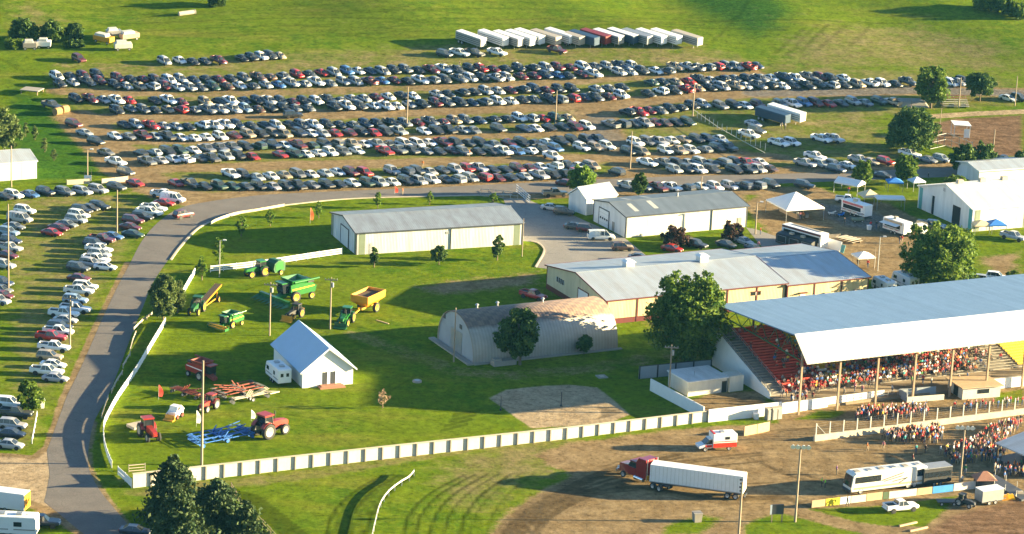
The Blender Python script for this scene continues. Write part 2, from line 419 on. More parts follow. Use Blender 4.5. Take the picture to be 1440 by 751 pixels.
# the arena
ARENA = [(655, 800), (685, 751), (712, 720), (755, 692), (800, 668), (765, 652), (745, 640), (800, 622), (870, 613), (940, 604), (1000, 599), (1100, 594), (1180, 580), (1240, 577), (1340, 574), (1450, 560), (1500, 700), (1440, 800)]
up(dirt, poly_mask(ARENA, 2.5), 1.0)
up(dirt, poly_mask([(1090, 600), (1096, 580), (1240, 552), (1330, 545), (1450, 534), (1450, 580), (1200, 600)], 1.5), 1.0)
up(dirt, poly_mask([(950, 568), (1000, 552), (1074, 549), (1090, 580), (1000, 592)], 2), 0.95)
g = np.maximum(poly_mask([(1050, 738), (1090, 722), (1150, 735), (1210, 751), (1200, 790), (1050, 790)], 2), poly_mask([(1140, 716), (1250, 712), (1345, 698), (1330, 716), (1300, 740), (1230, 738), (1190, 730)], 1.5))
g = np.maximum(g, poly_mask([(935, 738), (985, 724), (1015, 728), (985, 751), (930, 752)], 2) * 0.8)
g = np.maximum(g, poly_mask([(1118, 590), (1150, 578), (1190, 578), (1170, 590)], 1.5) * 0.8)
g = np.maximum(g, poly_mask([(1400, 553), (1440, 546), (1440, 566), (1400, 568)], 1.5) * 0.8)
dirt *= (1 - g)
up(mud, poly_mask([(1262, 800), (1300, 745), (1335, 722), (1400, 706), (1440, 698), (1500, 700), (1500, 800)], 2), 0.8)
up(mud, poly_mask([(1160, 668), (1300, 700), (1440, 690), (1440, 640), (1330, 655), (1180, 660)], 4), 0.35)
up(dry, poly_mask([(620, 640), (760, 600), (840, 600), (800, 640), (800, 668), (740, 690), (690, 720), (640, 720), (600, 680)], 7), 0.95)
up(dirt, poly_mask([(650, 650), (740, 615), (800, 612), (790, 640), (765, 660), (720, 680), (690, 700), (670, 680)], 8), 0.52)
up(dry, stroke_mask([(190, 692), (400, 672), (600, 640), (800, 610), (960, 592)], 2.5, 2.5), 0.8)
# wheel ruts round the arena curve, and mower swaths
inner = [(745, 790), (770, 735), (830, 700), (900, 690), (1000, 712), (1100, 715)]
outer = [(690, 775), (712, 735), (770, 694), (850, 655), (950, 628), (1060, 612)]
rr = random.Random(3)
for k in range(44):
    t = rr.random(); j = rr.uniform(-4, 4)
    pts = [(a[0] * (1 - t) + b[0] * t + j, a[1] * (1 - t) + b[1] * t + j * 0.4) for a, b in zip(outer, inner)]
    a0 = rr.randint(0, 1); a1 = rr.randint(4, 6)
    up(track, stroke_mask(smooth_line(W(pts)[a0:a1], 8), rr.uniform(.3, .6), 0.4, True), rr.uniform(0.3, .9))
for k in range(16):
    x0 = rr.uniform(1010, 1400); y0 = rr.uniform(600, 650); L = rr.uniform(60, 200)
    up(track, stroke_mask(smooth_line(W([(x0, y0), (x0 + L * 0.5, y0 - L * 0.04 + rr.uniform(-4, 4)), (x0 + L, y0 - L * 0.09)]), 6), 0.4, 0.4, True), rr.uniform(0.2, 0.7))
for k in range(9):
    x0 = rr.uniform(1040, 1130); y0 = rr.uniform(640, 700)
    up(track, stroke_mask(smooth_line(W([(x0, y0), (x0 + 40, y0 + 16), (x0 + 110, y0 + 26 + rr.uniform(-5, 5))]), 6), 0.5, 0.4, True), rr.uniform(0.3, 0.8))
for k in range(7):   # swaths left of the white rail and between rail and arena
    t = k / 6
    up(track, stroke_mask(smooth_line(W([(455 + 55 * t, 760), (470 + 55 * t, 720), (500 + 50 * t, 690), (540 + 42 * t, 668)]), 8), 0.4, 0.4, True), 0.5 if k % 3 else .8)
for k in range(7):
    t = k / 6 + rr.uniform(-.03, .03)
    up(track, stroke_mask(smooth_line(W([(560 + 120 * t, 765), (572 + 118 * t, 725), (600 + 112 * t, 695), (650 + 100 * t, 668 - 3 * t)]), 8), 0.35, 0.4, True), rr.uniform(0.4, .85))
for k in range(7):
    t = k / 6
    up(track, stroke_mask(smooth_line(W([(330 + 30 * t, 690 + 6 * t), (352 + 34 * t, 715), (395 + 36 * t, 752)]), 8), 0.45, 0.45, True), 0.7)
for k in range(8):
    up(track, stroke_mask(smooth_line(W([(618 + 5 * k, 608 - k), (632 + 5 * k, 592 - k), (640 + 5.5 * k, 580 - k)]), 6), 0.22, 0.25, True), 0.6)
for k in range(6):
    up(track, stroke_mask(smooth_line(W([(838 + 5 * k, 590 - k * 1.2), (848 + 5 * k, 583 - k), (842 + 4 * k, 574 - k * 0.5)]), 6), 0.3, 0.3, True), 0.7)
for p in ([(1000, 60), (1040, 20), (1060, -10)], [(1090, 75), (1130, 40)], [(1105, 78), (1150, 34)], [(1125, 74), (1165, 34)], [(1150, 70), (1190, 36)], [(1195, 65), (1225, 35)], [(800, 15), (900, 45)], [(0, 82), (50, 110), (110, 160)]):
    up(track, stroke_mask(p, 0.9, 0.9), 0.45)
for k in range(26):   # faint wheel marks over the lawns
    x0 = rr.uniform(180, 640); y0 = rr.uniform(400, 650); a = rr.choice([0.1, -0.15, 0.9, -0.9, 2.4]) + rr.uniform(-.3, .3); L = rr.uniform(25, 70)
    c = P(x0, y0); d1 = Vector((math.cos(a), math.sin(a), 0)); n1 = Vector((-d1.y, d1.x, 0)); L = rr.uniform(8, 26); b_ = rr.uniform(-5, 5)
    for o_ in (-.85, .85):
        up(track, stroke_mask(smooth_line([tuple((c + n1 * o_).xy), tuple((c + d1 * L * .5 + n1 * (o_ + b_ * .3)).xy), tuple((c + d1 * L + n1 * (o_ + b_)).xy)], 6), .4, .5, True), rr.uniform(.25, .55))
for k in range(40):   # old swath lines on the high hay field
    y0 = 2 + 52 * k / 40; x0 = rr.uniform(-50, 900)
    up(track, stroke_mask(smooth_line(W([(x0, y0 + 6), (x0 + 150, y0 + 1), (x0 + 300, y0 - 3), (x0 + 460, y0 + 2)]), 6), .8, 1.2, True), rr.uniform(.2, .5))
me = bpy.data.meshes.new('ground')
me.vertices.add(len(X)); me.vertices.foreach_set('co', np.stack([X, Y, Z], 1).astype(np.float32).ravel())
ii = np.arange(NY * NX).reshape(NY, NX)
q = np.stack([ii[:-1, :-1], ii[:-1, 1:], ii[1:, 1:], ii[1:, :-1]], -1).reshape(-1, 4)
me.loops.add(q.size); me.loops.foreach_set('vertex_index', q.ravel().astype(np.int32))
me.polygons.add(len(q)); me.polygons.foreach_set('loop_start', np.arange(0, q.size, 4, dtype=np.int32)); me.polygons.foreach_set('loop_total', np.full(len(q), 4, np.int32))
me.update(calc_edges=True)
me.polygons.foreach_set('use_smooth', np.ones(len(q), bool))
for nm, arrs in (('soil', (dirt, dry, lush, track)), ('soil2', (grey, mud, sand, np.zeros_like(dirt)))):
    at = me.attributes.new(nm, 'FLOAT_COLOR', 'POINT')
    at.data.foreach_set('color', np.stack(arrs, 1).astype(np.float32).ravel())
ground = bpy.data.objects.new('ground', me); COL.objects.link(ground); ground['kind'] = 'structure'
def ground_material():
    m, t, b = newmat('ground_turf_and_soil')
    L = t.links.new
    tc = t.nodes.new('ShaderNodeTexCoord')
    def noise(scale, det=5, rough=0.6, stretch=None):
        n = t.nodes.new('ShaderNodeTexNoise'); n.inputs['Scale'].default_value = scale; n.inputs['Detail'].default_value = det; n.inputs['Roughness'].default_value = rough
        if stretch:
            mp = t.nodes.new('ShaderNodeMapping'); mp.inputs['Scale'].default_value = stretch[0]; mp.inputs['Rotation'].default_value = (0, 0, stretch[1])
            L(tc.outputs['Object'], mp.inputs['Vector']); L(mp.outputs[0], n.inputs['Vector'])
        else: L(tc.outputs['Object'], n.inputs['Vector'])
        return n.outputs['Fac']
    def ramp(v, a, c0, bb, c1):
        r = t.nodes.new('ShaderNodeValToRGB'); r.color_ramp.elements[0].position = a; r.color_ramp.elements[0].color = (*c0, 1)
        r.color_ramp.elements[1].position = bb; r.color_ramp.elements[1].color = (*c1, 1); L(v, r.inputs[0]); return r.outputs[0]
    def mix(f, a, c):
        x = t.nodes.new('ShaderNodeMix'); x.data_type = 'RGBA'; L(f, x.inputs['Factor'])
        for s, v in (('A', a), ('B', c)):
            if isinstance(v, tuple): x.inputs[s].default_value = (*v, 1)
            else: L(v, x.inputs[s])
        return x.outputs['Result']
    def math_(op, a, c=None):
        x = t.nodes.new('ShaderNodeMath'); x.operation = op
        for i, v in enumerate((a, c)):
            if v is None: continue
            if isinstance(v, (int, float)): x.inputs[i].default_value = v
            else: L(v, x.inputs[i])
        return x.outputs[0]
    def rng_(v, a, bb, c=0.0, d=1.0):
        x = t.nodes.new('ShaderNodeMapRange'); x.interpolation_type = 'SMOOTHSTEP'
        x.inputs['From Min'].default_value = a; x.inputs['From Max'].default_value = bb; x.inputs['To Min'].default_value = c; x.inputs['To Max'].default_value = d
        L(v, x.inputs['Value']); return x.outputs[0]
    def attr(nm):
        a = t.nodes.new('ShaderNodeAttribute'); a.attribute_name = nm
        s = t.nodes.new('ShaderNodeSeparateColor'); L(a.outputs['Color'], s.inputs[0]); return s.outputs[0], s.outputs[1], s.outputs[2], a.outputs['Alpha']
    dirt, dry, lush, track = attr('soil'); grey, mud, sand, _ = attr('soil2')
    n1 = noise(0.035, 4); n2 = noise(0.22, 6, 0.7); n3 = noise(1.4, 6, 0.75); n4 = noise(5.5, 3, 0.7); n5 = noise(0.6, 5, 0.7, ((0.25, 1, 1), 0.25)); n7 = noise(0.55, 5, 0.75); n8 = noise(0.95, 3, 0.6); n6 = noise(0.1, 5, 0.6, ((0.35, 1, 1), -0.35))
    fine = math_('ADD', math_('MULTIPLY', n3, 0.55), math_('MULTIPLY', n4, 0.45))
    grass = mix(rng_(n2, 0.32, 0.68), (0.058, 0.118, 0.006), (0.128, 0.165, 0.009))
    grass = mix(rng_(n1, 0.35, 0.65), grass, (0.105, 0.150, 0.007))
    grass = mix(rng_(n6, 0.50, 0.72, 0, 0.6), grass, (0.175, 0.165, 0.026))
    lushc = ramp(n3, 0.3, (0.022, 0.072, 0.008), 0.7, (0.052, 0.118, 0.010))
    col = mix(rng_(math_('ADD', lush, math_('MULTIPLY', math_('SUBTRACT', n2, 0.5), 0.9)), 0.3, 0.75), grass, lushc)
    dryc = mix(rng_(n2, 0.3, 0.7), (0.128, 0.130, 0.030), (0.188, 0.160, 0.066))
    col = mix(rng_(math_('ADD', dry, math_('MULTIPLY', math_('SUBTRACT', math_('ADD', math_('MULTIPLY', n2, 0.6), math_('MULTIPLY', n5, 0.4)), 0.5), 1.9)), 0.35, 1.0), col, dryc)
    nd = math_('ADD', math_('MULTIPLY', n3, 0.5), math_('MULTIPLY', n2, 0.5))
    dirtc = mix(rng_(n2, 0.3, 0.7), (0.175, 0.120, 0.060), (0.250, 0.182, 0.098))
    dirtc = mix(rng_(n5, 0.55, 0.75, 0, 0.5), dirtc, (0.125, 0.080, 0.042))
    col = mix(rng_(math_('ADD', dirt, math_('MULTIPLY', math_('SUBTRACT', nd, 0.5), 1.3)), 0.4, 0.72), col, dirtc)
    col = mix(rng_(math_('ADD', grey, math_('MULTIPLY', math_('SUBTRACT', nd, 0.5), 0.8)), 0.35, 0.75), col, mix(rng_(n3, 0.35, 0.65), (0.13, 0.115, 0.098), (0.175, 0.155, 0.13)))
    col = mix(rng_(math_('ADD', mud, math_('MULTIPLY', math_('SUBTRACT', nd, 0.5), 0.9)), 0.35, 0.75), col, mix(rng_(n5, 0.35, 0.65), (0.120, 0.072, 0.040), (0.190, 0.120, 0.072)))
    col = mix(rng_(math_('ADD', sand, math_('MULTIPLY', math_('SUBTRACT', nd, 0.5), 0.5)), 0.35, 0.65), col, mix(rng_(n2, 0.35, 0.65), (0.290, 0.215, 0.130), (0.360, 0.275, 0.170)))
    dk = math_('SUBTRACT', 1.0, math_('MULTIPLY', rng_(math_('ADD', track, math_('MULTIPLY', math_('SUBTRACT', n3, 0.5), 0.6)), 0.12, 0.9), 0.55))
    val = math_('MULTIPLY', dk, math_('MULTIPLY', rng_(fine, 0.28, 0.72, 0.62, 1.38), math_('MULTIPLY', rng_(n7, 0.3, 0.7, 0.74, 1.24), rng_(n8, 0.30, 0.46, 0.62, 1.0))))
    sc = t.nodes.new('ShaderNodeVectorMath'); sc.operation = 'SCALE'; L(col, sc.inputs[0]); L(val, sc.inputs['Scale'])
    L(sc.outputs[0], b.inputs['Base Color'])
    b.inputs['Roughness'].default_value = 0.95; b.inputs['Specular IOR Level'].default_value = 0.0
    h = math_('ADD', math_('MULTIPLY', fine, 0.22), math_('MULTIPLY', n2, 0.5))
    h = math_('SUBTRACT', h, math_('MULTIPLY', track, 0.10))
    bp = t.nodes.new('ShaderNodeBump'); bp.inputs['Strength'].default_value = 0.45; bp.inputs['Distance'].default_value = 0.6
    L(h, bp.inputs['Height']); L(bp.outputs[0], b.inputs['Normal'])
    return m
me.materials.append(ground_material())
# ------------------------------------------------------------------ paved surfaces
def asphalt(name, c0, c1):
    m, t, b = newmat(name); L = t.links.new
    tc = t.nodes.new('ShaderNodeTexCoord')
    n = t.nodes.new('ShaderNodeTexNoise'); n.inputs['Scale'].default_value = 0.25; n.inputs['Detail'].default_value = 8; n.inputs['Roughness'].default_value = 0.65
    L(tc.outputs['Object'], n.inputs['Vector'])
    r = t.nodes.new('ShaderNodeValToRGB'); r.color_ramp.elements[0].position = 0.3; r.color_ramp.elements[0].color = (*c0, 1); r.color_ramp.elements[1].position = 0.7; r.color_ramp.elements[1].color = (*c1, 1)
    L(n.outputs['Fac'], r.inputs[0])
    n2 = t.nodes.new('ShaderNodeTexNoise'); n2.inputs['Scale'].default_value = 3.0; n2.inputs['Detail'].default_value = 6; L(tc.outputs['Object'], n2.inputs['Vector'])
    mr = t.nodes.new('ShaderNodeMapRange'); mr.inputs['From Min'].default_value = 0.3; mr.inputs['From Max'].default_value = 0.7; mr.inputs['To Min'].default_value = 0.85; mr.inputs['To Max'].default_value = 1.15
    L(n2.outputs['Fac'], mr.inputs['Value'])
    vo = t.nodes.new('ShaderNodeTexVoronoi'); vo.feature = 'DISTANCE_TO_EDGE'; vo.inputs['Scale'].default_value = 0.16
    nw = t.nodes.new('ShaderNodeVectorMath'); nw.operation = 'ADD'; sc0 = t.nodes.new('ShaderNodeVectorMath'); sc0.operation = 'SCALE'; sc0.inputs['Scale'].default_value = 2.5
    L(n.outputs['Color'], sc0.inputs[0]); L(tc.outputs['Object'], nw.inputs[0]); L(sc0.outputs[0], nw.inputs[1]); L(nw.outputs[0], vo.inputs['Vector'])
    cr = t.nodes.new('ShaderNodeMapRange'); cr.inputs['From Max'].default_value = 0.012; cr.inputs['To Min'].default_value = 0.72; L(vo.outputs['Distance'], cr.inputs['Value'])
    ml = t.nodes.new('ShaderNodeMath'); ml.operation = 'MULTIPLY'; L(mr.outputs[0], ml.inputs[0]); L(cr.outputs[0], ml.inputs[1])
    s = t.nodes.new('ShaderNodeVectorMath'); s.operation = 'SCALE'; L(r.outputs[0], s.inputs[0]); L(ml.outputs[0], s.inputs['Scale'])
    L(s.outputs[0], b.inputs['Base Color']); b.inputs['Roughness'].default_value = 0.9
    bp = t.nodes.new('ShaderNodeBump'); bp.inputs['Strength'].default_value = 0.25; bp.inputs['Distance'].default_value = 0.1; L(n2.outputs['Fac'], bp.inputs['Height']); L(bp.outputs[0], b.inputs['Normal'])
    return m
M['asphalt'] = asphalt('asphalt', (0.098, 0.085, 0.076), (0.140, 0.122, 0.107))
M['lot'] = asphalt('lot_concrete', (0.170, 0.155, 0.138), (0.225, 0.205, 0.182))
def sheet(name, pts_px, z, m, h=0.0):
    """flat patch of paving on the level ground"""
    pts = [P(*p) for p in pts_px]
    bm = bmesh.new(); vs = [bm.verts.new((p.x, p.y, z + G(p.x, p.y))) for p in pts]
    f = bm.faces.new(vs); f.normal_update()
    if f.normal.z < 0: f.normal_flip()
    bmesh.ops.triangulate(bm, faces=[f])
    me = bpy.data.meshes.new(name); bm.to_mesh(me); bm.free(); me.materials.append(m)
    o = bpy.data.objects.new(name, me); COL.objects.link(o); o['kind'] = 'structure'
    return o
LE = [(0, 641), (34, 645), (50, 644), (60, 637), (70, 622), (80, 598), (94, 557), (117, 510), (142, 453), (163, 408), (182, 372), (200, 338), (223, 312), (252, 293), (290, 284), (360, 275), (440, 270.5), (500, 268), (600, 264), (720, 258), (850, 252), (950, 248), (1080, 245), (1200, 241), (1330, 236), (1460, 233)]
RE = [(1460, 246), (1330, 249), (1200, 254), (1080, 259), (950, 266), (850, 269), (720, 273), (613, 275), (500, 278), (430, 284), (360, 293), (304, 308), (278, 320), (253, 345), (232, 372), (214, 400), (201, 432), (188, 463), (170, 512), (152, 557), (140, 578), (130, 600), (124, 637), (126, 662), (142, 692), (165, 720), (190, 753), (200, 790)]
sl = [(a[0], a[1]) for a in smooth_line(LE[6:], 4)]
sr = [(a[0], a[1]) for a in smooth_line(RE, 4)]
sheet('road', [(62, 706), (66, 690), (70, 668), (68, 650), (66, 634)] + sl + sr + [(150, 790), (118, 751), (98, 735), (80, 720)], 0.012, M['asphalt'])
sheet('concrete_lot', [(708, 280), (738, 279), (760, 288), (800, 300), (824, 311), (850, 322), (879, 335), (912, 362), (885, 372), (850, 378), (800, 376), (770, 378), (752, 376), (758, 366), (763, 356), (764, 350), (758, 343), (748, 340), (736, 339), (726, 330)], 0.010, M['lot'])
sheet('vendor_pavement', [(1049, 320), (1062, 322), (1090, 332), (1130, 348), (1165, 357), (1085, 362), (1075, 352)], 0.010, M['lot'])
def strip(name, pts_px, w, h, m, world=None):
    """low kerb following a line on the ground"""
    pts = world or [P(*p) for p in pts_px]
    mb = MB(); L = []; 
    for i, p in enumerate(pts):
        a = pts[max(i - 1, 0)]; b = pts[min(i + 1, len(pts) - 1)]
        d = Vector((b.x - a.x, b.y - a.y, 0)).normalized(); n = Vector((-d.y, d.x, 0)) * w / 2
        z = G(p.x, p.y)
        L.append([(p.x - n.x, p.y - n.y, z - 0.1), (p.x + n.x, p.y + n.y, z - 0.1), (p.x + n.x, p.y + n.y, z + h), (p.x - n.x, p.y - n.y, z + h)])
    vs = [v for r in L for v in r]; fs = [(0, 1, 2, 3), tuple(len(vs) - 4 + k for k in (3, 2, 1, 0))]
    for i in range(len(L) - 1):
        for k in range(4):
            fs.append((4 * i + k, 4 * i + (k + 1) % 4, 4 * i + 4 + (k + 1) % 4, 4 * i + 4 + k))
    mb.add(vs, fs)
    return mb.build(name, m)
k1 = strip('kerb', [a for a in smooth_line([(720, 274.5), (613, 276.3), (500, 279.5), (430, 285.5), (360, 295), (304, 310), (278, 322), (254, 347), (240, 366)], 5)], 0.45, 0.16, M['creamconc']); k1['kind'] = 'structure'
k2 = strip('kerb', [a for a in smooth_line([(748, 339.5), (758, 342.5), (765, 350), (764, 357), (759, 366), (753, 376)], 5)], 0.35, 0.15, M['creamconc']); k2['kind'] = 'structure'

# ------------------------------------------------------------------ light summer haze over the fairground
hb = MB(); hb.box(-2500, 2500, -300, 3200, -112, 190)
haze = hb.build('haze', []); haze['kind'] = 'stuff'
hm = bpy.data.materials.new('thin_haze'); hm.use_nodes = True; ht = hm.node_tree
for n_ in list(ht.nodes):
    if n_.type == 'BSDF_PRINCIPLED': ht.nodes.remove(n_)
pv = ht.nodes.new('ShaderNodeVolumePrincipled'); pv.inputs['Color'].default_value = (0.16, 0.58, 1.0, 1); pv.inputs['Density'].default_value = 0.000026; pv.inputs['Anisotropy'].default_value = 0.2
ht.links.new(pv.outputs[0], ht.nodes['Material Output'].inputs['Volume']); haze.data.materials.append(hm)
# ================================================================== BUILDINGS
def frame(A, B, C):
    """ground pixels of near-left, near-right and far-left corners -> origin, angle, length, depth"""
    a, b, c = P(*A), P(*B), P(*C)
    rz = ang(a, b); L = (b - a).length
    n = Vector((-math.sin(rz), math.cos(rz), 0))
    return a, rz, L, abs((c - a).dot(n))
M['wallcream'] = corrugated('cream_cladding', (0.61, 0.595, 0.54), 'X', 0.32, dirt=(0.48, 0.45, 0.39))
M['wallcreamy'] = corrugated('cream_cladding_end', (0.60, 0.56, 0.47), 'Y', 0.32, dirt=(0.5, 0.46, 0.38))
M['wallyel'] = corrugated('yellow_cream_cladding', (0.58, 0.46, 0.27), 'X', 0.32, dirt=(0.46, 0.36, 0.21))
M['wallyely'] = corrugated('yellow_cream_cladding_end', (0.58, 0.50, 0.32), 'Y', 0.32, dirt=(0.46, 0.39, 0.25))
M['wallwhite'] = corrugated('white_cladding', (0.66, 0.65, 0.62), 'X', 0.32, dirt=(0.5, 0.48, 0.44))
M['wallwhitey'] = corrugated('white_cladding_end', (0.66, 0.66, 0.65), 'Y', 0.32, dirt=(0.54, 0.54, 0.53))
M['roofgrey'] = corrugated('grey_roof_sheets', (0.27, 0.31, 0.345), 'X', 0.45, rough=0.42, metal=0.25, dirt=(0.19, 0.195, 0.2), spec=0.5)
M['rooflight'] = corrugated('pale_roof_sheets', (0.37, 0.42, 0.46), 'X', 0.45, rough=0.42, metal=0.2, dirt=(0.33, 0.33, 0.33))
M['roofwhite'] = corrugated('white_roof_sheets', (0.62, 0.60, 0.54), 'X', 0.45, rough=0.5, dirt=(0.5, 0.47, 0.4))
M['roofblue'] = corrugated('bluish_roof_sheets', (0.44, 0.57, 0.72), 'Y', 0.9, rough=0.45, metal=0.1, dirt=(0.38, 0.5, 0.64), dist=0.012)
M['skylight'] = mat('fibreglass_panel', (0.42, 0.41, 0.36), 0.4, 0, 0.1)
def shed(name, label, cat, A, B, C, eave, rise, walls, wallsy, roof, trim, overhang=0.35, wainscot=None, posts=0, gutter=True, depth=None, cornerband=None, length=None):
    a, rz, L, D = frame(A, B, C)
    if depth: D = depth
    if length: L = length
    t = empty(name, a, rz, label, cat)
    mb = MB()
    w = 0.25
    # long walls, then the gable walls butted between them
    z0 = wainscot if wainscot else 0.0
    mb.box(0, L, 0, w, z0, eave, 0); mb.box(0, L, D - w, D, z0, eave, 0)
    for x0, x1 in ((0, w), (L - w, L)):
        pr = [(w, z0), (D - w, z0), (D - w, eave), (D / 2, eave + rise * (1 - 2 * w / D) + 0.0), (w, eave)]
        k = len(pr)
        vs = [(x0, y, z) for y, z in pr] + [(x1, y, z) for y, z in pr]
        mb.add(vs, [tuple(range(k))[::-1], tuple(range(k, 2 * k))] + [(i, (i + 1) % k, k + (i + 1) % k, k + i) for i in range(k)], 1)
    mb.build('wall', [walls, wallsy], t)
    if wainscot:
        q = MB(); q.box(-0.02, L + 0.02, -0.02, w, 0, z0 - 0.003); q.box(-0.02, L + 0.02, D - w, D + 0.02, 0, z0 - 0.003)
        q.box(-0.02, w, w + .003, D - w - .003, 0, z0 - 0.003); q.box(L - w, L + 0.02, w + .003, D - w - .003, 0, z0 - 0.003)
        q.build('wainscot', M['maroon'], t)
    o = overhang; th = 0.16
    sl = rise / (D / 2)
    r = MB()
    e0 = eave - o * sl + 0.02; ez = eave + rise + 0.02
    pr = [(-o, e0), (D / 2, ez), (D + o, e0), (D + o, e0 + th), (D / 2, ez + th), (-o, e0 + th)]
    vs = [(-o, y, z) for y, z in pr] + [(L + o, y, z) for y, z in pr]
    r.add(vs, [(0, 1, 4, 5), (1, 2, 3, 4), (6, 11, 10, 7), (7, 10, 9, 8)] + [(i, (i + 1) % 6, 6 + (i + 1) % 6, 6 + i) for i in range(6)])
    rf = r.build('roof', roof, t)
    tr = MB()
    tr.box(-o, L + o, -o - 0.09, -o - 0.004, e0 - 0.02, e0 + th + 0.03); tr.box(-o, L + o, D + o + 0.004, D + o + 0.09, e0 - 0.02, e0 + th + 0.03)
    for x in (-o - 0.09, L + o + 0.006):
        for y0, y1, za, zb in ((-o, D / 2, e0, ez), (D + o, D / 2, e0, ez)):
            tr.slab([(x, y0, za - 0.05), (x, y1, zb - 0.05), (x, y1, zb + th + 0.03), (x, y0, za + th + 0.03)], (0.084, 0, 0))
    tr.build('edge_trim', trim, t)
    for x in (-0.03, L - 0.22): MB().box(x, x + 0.25, -0.04, -0.004, z0, e0 - .03).build('corner_trim', trim, t)
    for y in (0.0, D - 0.25): MB().box(-0.045, -0.004, y, y + 0.25, z0, eave - 0.15).build('corner_trim', trim, t)
    for k in range(posts):
        x = (k + 1) * L / (posts + 1)
        MB().box(x - 0.13, x + 0.13, -0.09, -0.024, 0.0, e0 - .03).build('downspout', trim, t)
    # ridge cap
    rc = MB(); rc.slab([(-o, D / 2 - 0.25, ez + th - 0.25 * sl + 0.02), (L + o, D / 2 - 0.25, ez + th - 0.25 * sl + 0.02), (L + o, D / 2, ez + th + 0.02), (-o, D / 2, ez + th + 0.02)], (0, 0, 0.03))
    rc.slab([(-o, D / 2 + 0.002, ez + th + 0.02), (L + o, D / 2 + 0.002, ez + th + 0.02), (L + o, D / 2 + 0.25, ez + th - 0.25 * sl + 0.02), (-o, D / 2 + 0.25, ez + th - 0.25 * sl + 0.02)], (0, 0, 0.03))
    rc.build('ridge_cap', roof, rf)
    t['L'] = L; t['D'] = D
    return t, L, D, (lambda x, y: e0 + th + (min(y, D - y) + o) * sl)
def panel(parent, name, x0, x1, y0, y1, z0, z1, m, bevel=0.0):
    return MB().box(x0, x1, y0, y1, z0, z1).build(name, m, parent)
def end_door(t, y0, y1, h, m, name='sliding_door', fr=None, x=-0.09):
    """door in the left gable end"""
    d = panel(t, name, x, x + 0.06, y0, y1, 0.05, h, m)
    q = MB(); q.box(x - 0.05, x + 0.055, y0 - 0.25, y0 - .004, 0, h + 0.2); q.box(x - 0.05, x + 0.055, y1 + .004, y1 + 0.2, 0, h + 0.2); q.box(x - 0.05, x + 0.055, y0, y1, h + .004, h + 0.2)
    q.build('door_frame', fr or M['darkgrey'], d)
    return d
# --- white shed on the lawn
t, L, D, rz_ = shed('livestock_shed', 'long white metal shed with low grey roof standing alone on the lawn', 'shed', (500.4, 358.5), (734.5, 344), (454.2, 330), 4.6, 1.5, M['wallcream'], M['wallwhitey'], M['roofgrey'], M['darkgrey'], posts=0)
end_door(t, D * 0.30, D * 0.60, 3.9, M['wallwhitey'])
for x0 in (0.6, L - 2.0): panel(t, 'green_band', x0, x0 + 1.3, -0.025, -0.004, 0.02, 4.45, M['teal'])
for x0 in (0.25, D - 1.4): panel(t, 'corner_band', -0.02, -0.004, x0, x0 + 0.9, 0.02, 4.5, M['teal'])
panel(t, 'downspout', L * 0.56, L * 0.56 + 0.16, -0.16, -0.01, 0.05, 4.5, M['darkgrey'])
panel(t, 'walk_door', -0.06, -0.004, D * 0.78, D * 0.78 + 1.0, 0.05, 2.1, M['whitepaint'])
panel(t, 'wall_vent', L * 0.53, L * 0.53 + 0.7, -0.06, -0.004, 3.3, 3.8, M['steel'])
# --- second white shed with overhead door
t, L, D, rfz = shed('machine_shed', 'white metal shed with overhead door and skylight strips in grey roof', 'shed', (879.3, 334.5), (1049.5, 319), (824.5, 311.3), 4.6, 1.3, M['wallcream'], M['wallwhitey'], corrugated('dark_grey_roof_sheets', (0.16, 0.19, 0.215), 'X', 0.45, rough=0.45, metal=0.2, dirt=(0.11, 0.13, 0.15)), M['darkgrey'])
d = end_door(t, D * 0.52, D * 0.52 + 4.2, 3.7, M['whitepaint'], 'overhead_door')
for k in range(4): panel(d, 'door_window', -0.115, -0.093, D * 0.52 + 0.35 + k * 0.95, D * 0.52 + 0.95 + k * 0.95, 1.55, 1.95, M['glass'])
for k in range(4): panel(d, 'door_seam', -0.1, -0.092, D * 0.52 + 0.02, D * 0.52 + 4.18, 0.7 + k * 0.72, 0.74 + k * 0.72, M['steel'])
panel(t, 'walk_door', -0.06, -0.004, D * 0.34, D * 0.34 + 1.0, 0.05, 2.1, M['concrete'])
panel(t, 'downspout', L * 0.70, L * 0.70 + 0.16, -0.16, -0.01, 0.05, 4.4, M['darkgrey'])
panel(t, 'walk_door', L * 0.92, L * 0.92 + 1.0, -0.07, -0.004, 0.05, 2.2, M['concrete'])
sl = 1.3 / (D / 2)
for fx, fy in ((0.10, 0.12), (0.27, 0.16), (0.16, 0.56), (0.33, 0.6)):
    x = fx * L; y0 = fy * D; y1 = y0 + D * 0.27
    q = MB(); q.quad((x, y0, rfz(x, y0) + 0.02), (x + 1.1, y0, rfz(x, y0) + 0.02), (x + 1.1, y1, rfz(x, y1) + 0.02), (x, y1, rfz(x, y1) + 0.02)); q.build('skylight', M['skylight'], t)
q = MB(); q.tube((L * 0.55, D / 2, rfz(0, D / 2)), (L * 0.55, D / 2, rfz(0, D / 2) + 0.8), 0.22); q.build('roof_vent', M['steel'], t)
# --- small white shed behind it
t, L, D, _ = shed('garden_shed', 'small white gabled shed tucked behind the overhead door shed', 'shed', (824, 303), (866, 296), (811, 292.5), 3.6, 2.0, M['wallwhite'], M['wallwhitey'], M['rooflight'], M['whitepaint'], overhang=0.2)
